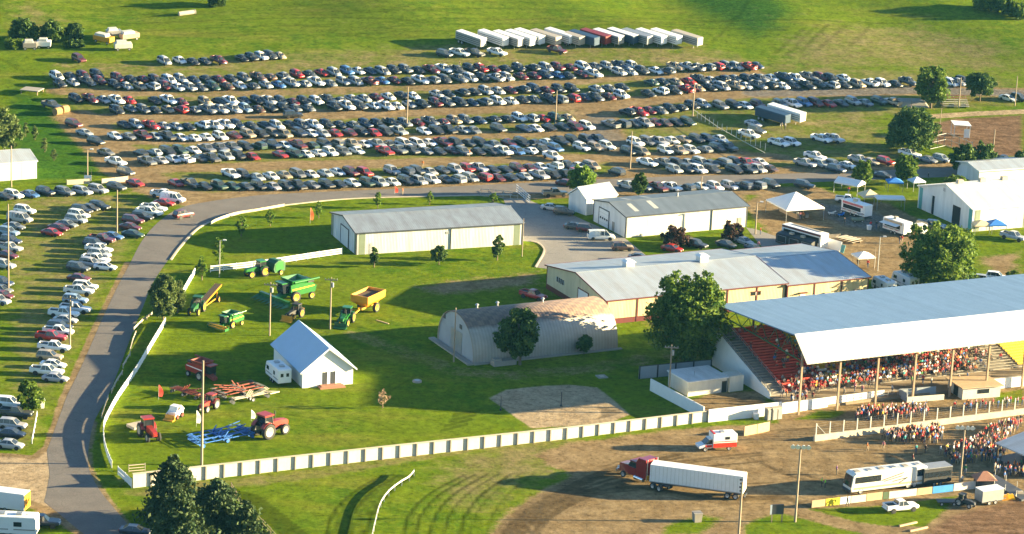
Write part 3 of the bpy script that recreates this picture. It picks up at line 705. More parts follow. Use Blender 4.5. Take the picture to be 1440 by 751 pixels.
# --- big cream exhibition hall
t, L, D, rfz = shed('exhibition_hall', 'large cream hall with maroon wainscot and wide pale grey roof', 'hall', (852, 456.5), (1103.5, 431), (767, 407.5), 4.7, 2.0, M['wallyel'], M['wallyely'], M['rooflight'], M['maroon'], wainscot=1.05, posts=5, depth=25.5)
HALL = t; HL, HD = L, D
end_door(t, D * 0.30, D * 0.46, 3.9, M['whitepaint'], fr=M['maroon'])
q = panel(t, 'window', -0.05, -0.004, D * 0.70, D * 0.70 + 3.4, 2.7, 3.7, M['glass'])
for k in range(5): panel(q, 'frame', -0.085, -0.053, D * 0.70 + k * 0.82, D * 0.70 + k * 0.82 + 0.1, 2.7, 3.7, M['whitepaint'])
q = panel(t, 'window', L * 0.80, L * 0.80 + 2.2, -0.05, -0.004, 2.9, 3.6, M['glass'])
panel(q, 'frame', L * 0.80 - 0.1, L * 0.80 + 2.3, -0.08, -0.053, 3.61, 3.75, M['maroon']); panel(q, 'frame', L * 0.80 + 1.05, L * 0.80 + 1.15, -0.08, -0.053, 2.9, 3.6, M['whitepaint'])
for fx in (0.30, 0.70):
    x = L * fx; y = D / 2 + (1.2 if fx < 0.5 else 0.0); z = rfz(x, y) - 0.3
    vb = MB(); vb.box(x - 0.9, x + 0.9, y - 0.9, y + 0.9, z, z + 1.3); v = vb.build('roof_vent', M['wallwhite'], t)
    cp = MB(); cp.hexa([(x - 1.15, y - 1.15, z + 1.303), (x + 1.15, y - 1.15, z + 1.303), (x + 1.15, y + 1.15, z + 1.303), (x - 1.15, y + 1.15, z + 1.303)], [(x - 0.6, y - 0.6, z + 1.75), (x + 0.6, y - 0.6, z + 1.75), (x + 0.6, y + 0.6, z + 1.75), (x - 0.6, y + 0.6, z + 1.75)]); cp.build('vent_cap', M['whitepaint'], v)
# --- its lower right-hand extension
t, L2, D2, rfz2 = shed('hall_annexe', 'cream annexe with maroon wainscot joined to right end of the big hall', 'hall', (1105.5, 431.5), (1219.5, 419.5), (1030, 385), 4.35, 1.9, M['wallyel'], M['wallyely'], M['rooflight'], M['maroon'], wainscot=1.05, posts=2, depth=25.3)
d = panel(t, 'door', L2 * 0.16, L2 * 0.16 + 1.15, -0.08, -0.026, 0.02, 2.25, M['whitepaint']); panel(d, 'door_window', L2 * 0.16 + 0.3, L2 * 0.16 + 0.85, -0.11, -0.083, 1.3, 1.95, M['glass'])
for fx in (0.45, 0.82):
    q = MB().box(L2 * fx, L2 * fx + 1.3, -0.5, -0.026, 1.3, 2.15).build('air_conditioner', M['tan'], t)
    panel(q, 'grille', L2 * fx + 0.1, L2 * fx + 1.2, -0.53, -0.503, 1.4, 2.05, M['steel'])
panel(t, 'canopy', L2 * 0.16 - 0.3, L2 * 0.16 + 1.45, -0.9, -0.03, 2.6, 2.7, M['maroon'])
# --- small white house
a, rz, Wd, Dp = frame((425, 546), (496, 540), (371, 508))
t = empty('clubhouse', a, rz, 'small white gabled house with plain sky-tinted metal roof on the lawn', 'house')
Lh = Wd; eave, rise = 3.2, 3.7
mb = MB(); w = 0.2
pr = [(0, 0), (Lh, 0), (Lh, eave), (Lh / 2, eave + rise), (0, eave)]
for y in (0, Dp - w): mb.slab([(x, y, z) for x, z in pr], (0, w, 0), 0)
mb.box(0, w, w, Dp - w, 0, eave, 1); mb.box(Lh - w, Lh, w, Dp - w, 0, eave, 1)
M['wallhouse'] = mat('white_siding', (0.70, 0.69, 0.65), 0.6, 0, 0.05, 0.6)
mb.build('wall', [M['wallhouse'], M['wallhouse']], t)
sl = rise / (Lh / 2); o = 0.55; oy = 0.5
rf = MB(); e0 = eave - o * sl + 0.03; ez = eave + rise + 0.03; th = 0.18
prf = [(-o, e0), (Lh / 2, ez), (Lh + o, e0), (Lh + o, e0 + th), (Lh / 2, ez + th * 1.2), (-o, e0 + th)]
vs = [(x, -oy, z) for x, z in prf] + [(x, Dp + oy, z) for x, z in prf]
rf.add(vs, [(0, 1, 4, 5), (1, 2, 3, 4), (6, 11, 10, 7), (7, 10, 9, 8)] + [(i, (i + 1) % 6, 6 + (i + 1) % 6, 6 + i) for i in range(6)])
rf.build('roof', mat('sky_tinted_roof', (0.33, 0.44, 0.56), 0.5, 0, 0.05, 0.5), t)  # blue of the shaded, sky-reflecting metal put into the base colour
ft = MB()
for x0, x1, za, zb in ((-o, Lh / 2, e0, ez), (Lh + o, Lh / 2, e0, ez)):
    ft.slab([(x0, -oy - 0.09, za - 0.1), (x1, -oy - 0.09, zb - 0.1), (x1, -oy - 0.09, zb + 0.22), (x0, -oy - 0.09, za + 0.22)], (0, 0.085, 0))
ft.build('fascia', M['whitepaint'], t)
for dx in (0.40, 0.56):
    d = panel(t, 'door', Lh * dx, Lh * dx + 0.75, -0.05, -0.004, 0.25, 2.6, M['darkgrey']); panel(d, 'door_jamb', Lh * dx + 0.78, Lh * dx + 0.95, -0.09, -0.004, 0.25, 2.7, M['whitepaint'])
st = MB(); st.box(Lh * 0.30, Lh * 0.80, -1.6, -0.01, 0, 0.22); st.box(Lh * 0.34, Lh * 0.76, -1.2, -0.01, 0.223, 0.42); st.build('doorstep', M['brick'], t)
# --- quonset hut
a, rz, L, D = frame((665, 512.5), (868.5, 490.5), (612, 478.5))
t = empty('quonset_hut', a, rz, 'rounded quonset hut with rusty checkered roof top and pale curved sides', 'hut')
def qmat():
    m, tt, b = newmat('curved_iron_sheets'); Ln = tt.links.new
    tc = tt.nodes.new('ShaderNodeTexCoord'); sx = tt.nodes.new('ShaderNodeSeparateXYZ'); Ln(tc.outputs['Object'], sx.inputs[0])
    ck = tt.nodes.new('ShaderNodeTexChecker'); ck.inputs['Scale'].default_value = 1.0; ck.inputs['Color1'].default_value = (0.20, 0.135, 0.095, 1); ck.inputs['Color2'].default_value = (0.14, 0.10, 0.08, 1)
    mp = tt.nodes.new('ShaderNodeMapping'); mp.inputs['Scale'].default_value = (0.85, 1.0, 0.0); Ln(tc.outputs['Object'], mp.inputs['Vector']); Ln(mp.outputs[0], ck.inputs['Vector'])
    n = tt.nodes.new('ShaderNodeTexNoise'); n.inputs['Scale'].default_value = 0.35; n.inputs['Detail'].default_value = 7; n.inputs['Roughness'].default_value = 0.7; Ln(tc.outputs['Object'], n.inputs['Vector'])
    ad = tt.nodes.new('ShaderNodeMath'); ad.operation = 'MULTIPLY_ADD'; ad.inputs[1].default_value = 1.6; Ln(n.outputs['Fac'], ad.inputs[0]); Ln(sx.outputs['Z'], ad.inputs[2])
    r = tt.nodes.new('ShaderNodeMapRange'); r.inputs['From Min'].default_value = 6.55; r.inputs['From Max'].default_value = 7.0; Ln(ad.outputs[0], r.inputs['Value'])
    mx = tt.nodes.new('ShaderNodeMix'); mx.data_type = 'RGBA'; Ln(r.outputs[0], mx.inputs['Factor']); mx.inputs['A'].default_value = (0.315, 0.285, 0.24, 1); Ln(ck.outputs[0], mx.inputs['B'])
    mr = tt.nodes.new('ShaderNodeMapRange'); mr.inputs['From Min'].default_value = 0.3; mr.inputs['From Max'].default_value = 0.7; mr.inputs['To Min'].default_value = 0.82; mr.inputs['To Max'].default_value = 1.15; Ln(n.outputs['Fac'], mr.inputs['Value'])
    wv = tt.nodes.new('ShaderNodeTexWave'); wv.bands_direction = 'X'; wv.inputs['Scale'].default_value = 0.5; Ln(tc.outputs['Object'], wv.inputs['Vector'])
    wr = tt.nodes.new('ShaderNodeMapRange'); wr.inputs['To Min'].default_value = 0.9; wr.inputs['To Max'].default_value = 1.05; Ln(wv.outputs['Fac'], wr.inputs['Value'])
    ml = tt.nodes.new('ShaderNodeMath'); ml.operation = 'MULTIPLY'; Ln(mr.outputs[0], ml.inputs[0]); Ln(wr.outputs[0], ml.inputs[1])
    s = tt.nodes.new('ShaderNodeVectorMath'); s.operation = 'SCALE'; Ln(mx.outputs['Result'], s.inputs[0]); Ln(ml.outputs[0], s.inputs['Scale']); Ln(s.outputs[0], b.inputs['Base Color'])
    bp = tt.nodes.new('ShaderNodeBump'); bp.inputs['Strength'].default_value = 0.5; bp.inputs['Distance'].default_value = 0.05; Ln(wv.outputs['Fac'], bp.inputs['Height']); Ln(bp.outputs[0], b.inputs['Normal'])
    b.inputs['Roughness'].default_value = 0.55; b.inputs['Metallic'].default_value = 0.15
    return m
M['quonset'] = qmat()
n = 28; arch = [(D / 2 - D / 2 * math.cos(math.pi * i / n), 7.6 * math.sin(math.pi * i / n) ** 0.82) for i in range(n + 1)]
mb = MB(); vs = [(0, y, z) for y, z in arch] + [(L, y, z) for y, z in arch] + [(0, y + (0.12 if y < D / 2 else -0.12), max(z - 0.15, 0)) for y, z in arch] + [(L, y + (0.12 if y < D / 2 else -0.12), max(z - 0.15, 0)) for y, z in arch]
k = n + 1
fs = []
for i in range(n): fs += [(i, i + 1, k + i + 1, k + i), (2 * k + i, 3 * k + i, 3 * k + i + 1, 2 * k + i + 1), (i, 2 * k + i, 2 * k + i + 1, i + 1), (k + i, k + i + 1, 3 * k + i + 1, 3 * k + i)]
mb.add(vs, fs, 0, True); mb.build('arched_roof', M['quonset'], t)
M['qend'] = mat('blue_grey_end_wall', (0.27, 0.30, 0.33), 0.6, 0, 0.1, 0.5)
for x in (0.25, L - 0.4): MB().slab([(x, y * 0.985 + D * 0.0075, z * 0.975) for y, z in arch], (0.15, 0, 0)).build('end_wall', M['qend'], t)
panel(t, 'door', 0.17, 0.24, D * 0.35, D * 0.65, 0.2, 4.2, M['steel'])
for y in (D * 0.36, D * 0.82): panel(t, 'window', 0.17, 0.24, y, y + 1.0, 4.9, 5.7, M['darkgrey'])
sb = MB(); sb.box(-1.2, -0.02, -0.4, D + 1.2, -0.1, 0.3); sb.box(-0.02, L + 0.6, -0.7, -0.15, -0.1, 0.25); sb.build('concrete_footing', M['concrete'], t)
for fx, fy in ((0.17, 0.62), (0.62, 0.6), (0.32, 0.66)):
    z = 7.5 * math.sin(math.acos(1 - 2 * fy)) ** 0.82
    q = MB(); q.tube((L * fx, D * fy, z - 0.2), (L * fx, D * fy, z + 0.7), 0.2); q.tube((L * fx, D * fy, z + 0.7), (L * fx, D * fy, z + 0.95), 0.42, 0.15); q.build('roof_vent', M['steel'], t)
q = MB(); q.box(L * 0.21, L * 0.21 + 1.4, 0.2, 1.6, 1.6, 2.5); q.build('window_box', M['darkgrey'], t)
q = MB(); q.box(3.0, 7.5, -2.6, -1.0, 0.0, 0.9); q.box(3.2, 4.6, -2.4, -1.2, 0.903, 1.3); bench = q.build('timber_stack', M['concrete'], None, a + Vector((0, 0, 0)), rz); tag(bench, 'grey stacked boards lying along the quonset hut wall', 'board stack')
# --- right-hand white barn and the low shed behind it
t, L, D, rfz = shed('sale_barn', 'white barn with dark open doorways and teal corner strips at right edge', 'barn', (1366, 326), (1470, 317), (1289, 292), 5.0, 3.0, M['wallcream'], M['wallwhitey'], M['roofwhite'], M['whitepaint'], overhang=0.3)
BARN = t
M['tealstrip'] = mat('teal_strip', (0.06, 0.27, 0.27), 0.5)
for y0 in (0.25, D - 1.6): panel(t, 'teal_strip', -0.05, -0.004, y0, y0 + 1.2, 0.05, 4.9, M['tealstrip'])
panel(t, 'teal_strip', 0.6, 1.9, -0.05, -0.004, 0.05, 4.8, M['teal']); panel(t, 'teal_strip', 13.5, 14.8, -0.05, -0.004, 0.05, 4.8, M['teal'])
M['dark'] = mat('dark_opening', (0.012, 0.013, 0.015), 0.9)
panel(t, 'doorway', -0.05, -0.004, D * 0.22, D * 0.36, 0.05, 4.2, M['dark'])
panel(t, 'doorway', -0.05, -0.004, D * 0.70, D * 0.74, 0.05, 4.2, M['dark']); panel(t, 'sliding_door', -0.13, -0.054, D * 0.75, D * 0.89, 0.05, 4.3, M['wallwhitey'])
panel(t, 'gable_vent', -0.06, -0.004, D * 0.52, D * 0.52 + 0.8, 6.2, 7.0, M['steel'])
for fx in (0.12, 0.42, 0.72):
    x = L * fx + 1; y = D / 2; z = rfz(x, y) - 0.2
    MB().box(x - 0.7, x + 0.7, y - 0.5, y + 0.5, z, z + 0.9).build('roof_vent', M['creamconc'], t)
t, L, D, _ = shed('open_shed', 'low white roofed shed behind the sale barn', 'shed', (1376, 259), (1470, 252), (1348, 245), 3.2, 0.9, M['wallwhite'], M['wallwhitey'], M['rooflight'], M['whitepaint'], overhang=0.5)
# --- white shed at the left edge
t, L, D, _ = shed('storage_shed', 'white shed with pale roof at left edge beside the evergreen trees', 'shed', (-42, 258), (51.5, 251), (-50, 240), 3.9, 1.3, M['wallcream'], M['wallwhitey'], M['rooflight'], M['whitepaint'], overhang=0.2)
# --- ticket block between the walls
a, rz, L, D = frame((967, 558), (1022, 551), (945, 541))
t = empty('restroom_block', a, rz, 'small white flat roofed block beside the grandstand', 'building')
MB().box(0, L, 0, D, 0, 2.6).build('wall', M['whiteboard'], t)
MB().box(-0.25, L + 0.25, -0.25, D + 0.25, 2.603, 2.8).build('roof', M['wallwhite'], t)
panel(t, 'door', L * 0.86, L * 0.86 + 1.0, -0.06, -0.004, 0.02, 2.1, M['dark'])
MB().box(L + 0.3, L + 3.2, -0.3, 2.4, 0, 2.9).build('entrance_screen', M['whiteboard'], t)
q = MB(); q.tube((L * 0.35, D * 0.4, 2.8), (L * 0.35, D * 0.4, 3.6), 0.07); q.build('vent_pipe', M['steel'], t)
# ================================================================== GRANDSTAND
Gp = P(1110, 577); rzg = ang(P(852, 456.5), P(1219.5, 419.5))
t = empty('grandstand', Gp, rzg, 'roofed grandstand with white front fascia packed with spectators', 'grandstand')
GS = t; GL = 72.0; GD = 27.5
gsm = t.matrix_basis.copy()
def gw(u, v, z=0.0):
    c, s = math.cos(rzg), math.sin(rzg)
    return Vector((Gp.x + u * c - v * s, Gp.y + u * s + v * c, z))
M['gsroof'] = corrugated('grandstand_roof_sheets', (0.21, 0.31, 0.43), 'X', 0.6, rough=0.4, metal=0.25, dirt=(0.16, 0.245, 0.36))  # sky blue of the unlit roof plane painted into the sheet colour
M['gsroof2'] = corrugated('grandstand_fascia_sheets', (0.64, 0.61, 0.54), 'X', 0.8, rough=0.5, dirt=(0.52, 0.48, 0.4), var=0.08)
rf = MB(); ridge, back, front = 13.6, 11.2, 9.9
M['under'] = mat('roof_underside', (0.12, 0.12, 0.11), 0.8)
rf.slab([(0, 0, ridge), (GL, 0, ridge), (GL, GD, back), (0, GD, back)], (0, 0, 0.2), 0)
roof = rf.build('roof', M['gsroof'], t)
f = MB(); f.slab([(0, -4.6, front), (GL, -4.6, front), (GL, -0.006, ridge + 0.2), (0, -0.006, ridge + 0.2)], (0, 0.06, -0.15)); f.build('fascia', M['gsroof2'], t)
MB().box(-0.05, GL, -0.16, 0.16, ridge + 0.21, ridge + 0.3).build('ridge_cap', M['whitepaint'], roof)
# posts and trusses
for k in range(10):
    u = 0.25 + k * 7.85
    if u > GL: break
    p = MB(); p.bar((u, -2.6, 0), (u, -2.6, front + 1.4), 0.34, 0.34); p.build('post', M['wood'], t)
    tr = MB(); zr = lambda v: ridge - 0.15 + (back - ridge) * v / GD
    tr.bar((u, -2.6, front - 0.2), (u, GD - 0.3, back - 1.3), 0.16, 0.2)
    for j in range(6):
        v0 = j * GD / 6; v1 = (j + 0.5) * GD / 6; zb = lambda v: front - 0.2 + (back - 1.3 - front + 0.2) * (v + 2.6) / (GD + 2.3)
        tr.bar((u, v0, zb(v0)), (u, v1, zr(v1)), 0.1, 0.1); tr.bar((u, v1, zr(v1)), (u, min(v0 + GD / 6, GD - 0.3), zb(v0 + GD / 6)), 0.1, 0.1)
    tr.build('roof_truss', M['jddark'] if k == 0 else M['darkgrey'], t)
    MB().bar((u, GD - 0.4, 0), (u, GD - 0.4, back - 0.2), 0.3, 0.3).build('rear_post', M['darkgrey'], t)
NR = 24; V0 = 6.7; ZB0 = 0.6; STEP_V = (GD - 0.9 - V0) / NR; STEP_Z = 0.245
M['seatred'] = mat('red_seats', (0.42, 0.035, 0.022), 0.6, 0, 0.15, 1)
M['seatyel'] = mat('yellow_seats', (0.55, 0.36, 0.02), 0.6, 0, 0.12, 1)
M['seatgrey'] = mat('grey_bench', (0.3, 0.27, 0.22), 0.8, 0, 0.2, 1)
secs = [(3.2, 12.2, 'seatred'), (12.6, 20.6, 'seatyel'), (21.0, 44.0, 'seatgrey'), (44.4, 52.7, 'seatgrey'), (53.3, GL, 'seatyel')]
for u0, u1, mm in secs:
    s = MB()
    for r in range(NR):
        v = V0 + r * STEP_V; z = ZB0 + r * STEP_Z
        s.box(u0, u1, v + 0.15, v + 0.5, z + 0.32, z + 0.40)
        if mm != 'seatgrey': s.box(u0, u1, v + 0.47, v + 0.52, z + 0.403, z + 0.72)
    s.build('seat_rows', M[mm], t)
dk = MB()
for r in range(NR):
    v = V0 + r * STEP_V; z = ZB0 + r * STEP_Z
    dk.box(0.0, GL, v, v + STEP_V + (0.004 if r == NR - 1 else -0.004), 0.05 if r in (0, NR - 1) else z - 0.5, z)
dk.build('stepped_deck', M['concrete'], t)
# rail along the left end stairs, side wall, front walkway
sw = MB(); sw.slab([(-0.02, V0 - 0.2, 0.0), (-0.02, GD - 0.4, 0.0), (-0.02, GD - 0.4, ZB0 + NR * STEP_Z + 0.6), (-0.02, V0 - 0.2, ZB0 + 0.4)], (-0.15, 0, 0)); sw.build('side_wall', M['whitepaint'], t)
sr_ = MB()
for r in range(0, NR + 1, 2):
    v = V0 + r * STEP_V; z = ZB0 + r * STEP_Z
    for u in (0.15, 3.0): sr_.bar((u, v, z), (u, v, z + 1.0), 0.06)
for u in (0.15, 3.0):
    for h in (0.55, 1.0): sr_.bar((u, V0, ZB0 + h), (u, V0 + NR * STEP_V, ZB0 + NR * STEP_Z + h), 0.06)
sr_.build('stair_rail', M['steel'], t)
M['walkway'] = mat('dusty_concrete', (.25, .19, .125), .9, 0, .2, .6); wk = MB(); wk.box(0, GL, -0.6, V0 - 0.01, 0, 0.45); wk.build('front_walkway', M['walkway'], t)
fr = MB()
for k in range(37):
    u = k * 2.0
    if 26 < u < 33: continue
    fr.bar((u, -0.5, 0.55), (u, -0.5, 1.6), 0.06)
for z in (1.05, 1.6):
    fr.bar((0, -0.5, z), (26, -0.5, z), 0.05); fr.bar((34, -0.5, z), (GL, -0.5, z), 0.05)
fr.build('front_rail', M['steel'], t)
# ================================================================== WALLS AND FENCES
def linepts(p, q, n): return [p.lerp(q, i / n) for i in range(n + 1)]
def wall_thing(name, label, cat, a, b, h0, h1, m, thick=0.2, cap=None):
    """board wall from a to b"""
    d = b - a; rz = ang(a, b); L = Vector((d.x, d.y)).length
    t = empty(name, a, rz, label, cat)
    mb = MB(); mb.hexa([(0, 0, 0), (L, 0, 0), (L, thick, 0), (0, thick, 0)], [(0, 0, h0), (L, 0, h1), (L, thick, h1), (0, thick, h0)]); mb.build('boards', m, t)
    if cap:
        q = MB(); q.hexa([(0, -0.06, h0 + .003), (L, -0.06, h1 + .003), (L, thick + 0.06, h1 + .003), (0, thick + 0.06, h0 + .003)], [(0, -0.06, h0 + 0.1), (L, -0.06, h1 + 0.1), (L, thick + 0.06, h1 + 0.1), (0, thick + 0.06, h0 + 0.1)]); q.build('cap_rail', cap, t)
    return t, L
# long arena fence: panels and posts
fl = [P(186, 686.5), P(400, 661.5), P(600, 639), (P(800, 617)), P(994, 593)]
t = empty('arena_fence', fl[0], 0, 'long cream board fence with projecting posts along the lawn and arena', 'fence')
tot = sum((b - a).length for a, b in zip(fl, fl[1:])); nP = 34
def along(s):
    for a, b in zip(fl, fl[1:]):
        l = (b - a).length
        if s <= l + 1e-6: return a.lerp(b, s / l)
        s -= l
    return fl[-1].copy()
FH = lambda f: 2.35 - 0.45 * f
org = fl[0]
for k in range(nP):
    a = along(tot * k / nP) - org; b = along(tot * (k + 1) / nP) - org; dd = (b - a).normalized(); nn = Vector((dd.y, -dd.x, 0))
    h0, h1 = FH(k / nP), FH((k + 1) / nP)
    mb = MB(); up_ = Vector((0, 0, 1))
    mb.hexa([a + dd * 0.12, b - dd * 0.12, b - dd * 0.12 - nn * 0.05, a + dd * 0.12 - nn * 0.05], [a + dd * 0.12 + up_ * h0, b - dd * 0.12 + up_ * h1, b - dd * 0.12 - nn * 0.05 + up_ * h1, a + dd * 0.12 - nn * 0.05 + up_ * h0])
    for zf in (0.33, 0.66):
        mb.hexa([a + dd * 0.12 + nn * 0.02 + up_ * (h0 * zf), b - dd * 0.12 + nn * 0.02 + up_ * (h1 * zf), b - dd * 0.12 + nn * .003 + up_ * (h1 * zf), a + dd * 0.12 + nn * .003 + up_ * (h0 * zf)],
                [a + dd * 0.12 + nn * 0.02 + up_ * (h0 * zf + 0.05), b - dd * 0.12 + nn * 0.02 + up_ * (h1 * zf + 0.05), b - dd * 0.12 + nn * .003 + up_ * (h1 * zf + 0.05), a + dd * 0.12 + nn * .003 + up_ * (h0 * zf + 0.05)])
    mb.build('panel', M['whiteboard'], t)
    if k < nP:
        pb = MB(); c = b
        pb.hexa([c - dd * 0.11 - nn * 0.06, c + dd * 0.11 - nn * 0.06, c + dd * 0.11 + nn * 0.24, c - dd * 0.11 + nn * 0.24], [c - dd * 0.11 - nn * 0.06 + up_ * (h1 + .03), c + dd * 0.11 - nn * 0.06 + up_ * (h1 + .03), c + dd * 0.11 + nn * 0.24 + up_ * (h1 + .03), c - dd * 0.11 + nn * 0.24 + up_ * (h1 + .03)])
        pb.build('post', M['concrete'], t)
cp = MB()
for a, b in zip([along(tot * i / nP) - org for i in range(nP)], [along(tot * (i + 1) / nP) - org for i in range(nP)]):
    i = round(a.length / (tot / nP)); h0 = FH(i / nP) + 0.035; h1 = FH((i + 1) / nP) + 0.035; dd = (b - a).normalized(); nn = Vector((dd.y, -dd.x, 0)) * 0.2
    cp.hexa([a - nn * 0.6 + Vector((0, 0, h0)), a + nn * 1.25 + Vector((0, 0, h0)), b + nn * 1.25 + Vector((0, 0, h1)), b - nn * 0.6 + Vector((0, 0, h1))], [a - nn * 0.6 + Vector((0, 0, h0 + 0.1)), a + nn * 1.25 + Vector((0, 0, h0 + 0.1)), b + nn * 1.25 + Vector((0, 0, h1 + 0.1)), b - nn * 0.6 + Vector((0, 0, h1 + 0.1))])
cp.build('cap_rail', M['creamconc'], t)
# white walls by the grandstand
wall_thing('track_wall', 'tall plain white wall below the grandstand left end', 'wall', P(996, 594), P(1098, 583), 2.3, 2.3, M['whitepaint'])
wall_thing('track_wall', 'plain white wall running right from the leaning bins to the crowd', 'wall', P(1099, 582.5), P(1243, 560), 2.0, 1.5, M['whitepaint'])
wall_thing('white_screen_wall', 'shaded white wall slanting back from the end of the arena fence', 'wall', P(990, 589), P(915, 549), 2.2, 2.2, M['whitepaint'])
wall_thing('white_screen_wall', 'white front wall under the empty yellow seats', 'wall', P(1391, 548), P(1460, 541), 1.9, 1.9, M['whitepaint'])
t, L = wall_thing('dark_capped_fence', 'grey panel fence with black cap and posts behind the flat roofed block', 'fence', P(898, 533), P(1000, 523), 2.3, 2.3, M['qend'], 0.08, M['black'])
for k in range(5):
    MB().box(k * (L - 0.2) / 4, k * (L - 0.2) / 4 + 0.22, -0.12, -0.004, 0, 2.3).build('post', M['black'], t)
# pit lane barrier with tall posts and wire
a, b = P(1144.5, 620), P(1445, 581)
rz = ang(a, b); L = (b - a).length
t = empty('pit_barrier', a, rz, 'low white concrete barrier with tall pale catch fence posts beside the pit crowd', 'barrier')
MB().hexa([(0, -0.35, 0), (L, -0.35, 0), (L, 0.35, 0), (0, 0.35, 0)], [(0, -0.2, 1.0), (L, -0.2, 1.0), (L, 0.2, 1.0), (0, 0.2, 1.0)]).build('barrier_wall', M['creamconc'], t)
for k in range(17):
    u = 0.3 + k * (L - 0.5) / 16
    MB().bar((u, 0, 1.0), (u, 0, 3.1), 0.16).build('post', M['whiteboard'], t)
wm = MB()
for z in (1.4, 1.8, 2.2, 2.6, 3.0): wm.bar((0.3, 0.1, z), (L - 0.2, 0.1, z), 0.012)
wm.bar((0.3, 0, 2.9), (2.2, 0, 1.05), 0.1)
wm.build('wires', M['steel'], t)
# patched advertising hoarding row
a, b = P(1141, 715), P(1372, 688)
hd = [('tan', 2.0), ('yel', 2.1), ('white', 1.6), ('cream', 2.3), ('tan', 2.4), ('green', 0.9), ('pale', 4.2), ('tan', 2.3), ('blue', 3.2), ('pale', 3.4)]
M['h_tan'] = M['tan']; M['h_yel'] = mat('yellow_board', (0.62, 0.52, 0.02), 0.6); M['h_white'] = mat('pale_blue_board', (0.5, 0.55, 0.62), 0.6); M['h_cream'] = mat('cream_board', (0.6, 0.52, 0.4), 0.7)
M['h_green'] = mat('dark_green_board', (0.05, 0.09, 0.04), 0.7); M['h_pale'] = mat('faded_board', (0.55, 0.5, 0.44), 0.7, 0, 0.2, 0.8); M['h_blue'] = mat('blue_board', (0.03, 0.22, 0.55), 0.6, 0, 0.2, 0.7)
hl = {'tan': ['bare tan hoarding board at left end of the board row', 'bare tan hoarding board behind the white pickup cab', 'bare tan hoarding board just left of the blue one'], 'yel': ['bright yellow hoarding board near left end of the board row'], 'white': ['pale blue hoarding board right of the yellow one'], 'cream': ['cream hoarding board left of the white pickup'], 'green': ['narrow dark green hoarding board beside the white pickup bed'], 'pale': ['long faded white hoarding board above the white pickup', 'faded hoarding board at right end beside the silver trailer'], 'blue': ['vivid blue hoarding board right of the white pickup']}
d = (b - a); tot_ = sum(w_ for _, w_ in hd); sc = d.length / tot_; s = 0; rz = ang(a, b); cnt = {}
for nm, w_ in hd:
    w_ *= sc; p = a + d.normalized() * s; i = cnt.get(nm, 0); cnt[nm] = i + 1
    q = empty('hoarding_board', p, rz, hl[nm][i], 'hoarding', 'hoarding boards beside the tour bus')
    MB().box(0.06, w_ - 0.06, 0, 0.08, 0.1, 1.3 + 0.1 * (i % 2)).build('panel', M['h_' + nm], q)
    MB().box(0.1, 0.2, 0.083, 0.2, 0, 1.25).build('stake', M['wood'], q); MB().box(w_ - 0.2, w_ - 0.1, 0.083, 0.2, 0, 1.25).build('stake', M['wood'], q)
    s += w_
# solid white plank fences along the road
def plank_fence(name, label, pts, h, m, cat='fence', sp=2.6, planks=((0.0, 1.0),), pw=0.14):
    t = empty(name, pts[0], 0, label, cat); o = pts[0]
    pb = MB(); acc = 0
    for a, b in zip(pts, pts[1:]):
        d = (b - a).normalized(); n = Vector((-d.y, d.x, 0)) * 0.05
        for z0, z1 in planks:
            A, B = a - o, b - o
            pb.hexa([A + n + Vector((0, 0, z0 * h)), B + n + Vector((0, 0, z0 * h)), B - n + Vector((0, 0, z0 * h)), A - n + Vector((0, 0, z0 * h))], [A + n + Vector((0, 0, z1 * h)), B + n + Vector((0, 0, z1 * h)), B - n + Vector((0, 0, z1 * h)), A - n + Vector((0, 0, z1 * h))])
    pb.build('planks', m, t)
    total = sum((b - a).length for a, b in zip(pts, pts[1:])); k = max(1, int(total / sp)); s = 0; segs = list(zip(pts, pts[1:]))
    for i in range(k + 1):
        s = total * i / k; r_ = s
        for a, b in segs:
            l = (b - a).length
            if r_ <= l + 1e-6: c = a.lerp(b, min(1, r_ / l)); break
            r_ -= l
        c = c - o
        MB().box(c.x - pw / 2, c.x + pw / 2, c.y - pw / 2, c.y + pw / 2, 0, h + 0.12).build('post', m, t)
    return t
RAIL3 = ((0.18, 0.36), (0.5, 0.68), (0.82, 1.0))
plank_fence('ranch_fence', 'white three rail ranch fence behind the green combine near the shed', [P(*p) for p in ((481, 358), (440, 364), (395, 371), (345, 378), (296, 383))], 1.35, M['whitepaint'], planks=RAIL3)
plank_fence('roadside_fence', 'short white fence running beside the leafy tree at the road', [P(*p) for p in ((274.5, 385), (264, 403), (254, 421), (243, 438))], 1.3, M['whitepaint'], planks=((0.1, 0.48), (0.55, 1.0)))
plank_fence('roadside_fence', 'long white fence curving along the road beside the red farm machines', [P(*p) for p in smooth_line([(232.5, 456), (212, 490), (192, 524), (167, 560), (152, 587), (146, 602), (146, 622), (150, 640), (157, 658)], 3)], 1.25, M['whitepaint'], planks=((0.1, 0.48), (0.55, 1.0)))
plank_fence('roadside_fence', 'short white gate fence joining the left end of the arena fence', [P(*p) for p in ((166, 668), (176, 677), (185, 686))], 1.4, M['whitepaint'], planks=((0.1, 0.48), (0.55, 1.0)))
plank_fence('pipe_gate', 'pale pipe gate standing on the grass near the arena fence corner', [P(*p) for p in ((181, 664), (204, 662))], 1.2, M['creamconc'], planks=((0.1, 0.2), (0.5, 0.58), (0.9, 1.0)), pw=0.1)
plank_fence('kerb_wall', 'low white edging wall along the inner curve of the road', [P(*p) for p in smooth_line([(296, 316), (304, 311), (330, 302), (360, 297), (400, 290)], 3)], 0.55, M['creamconc'], cat='wall', pw=0.12)
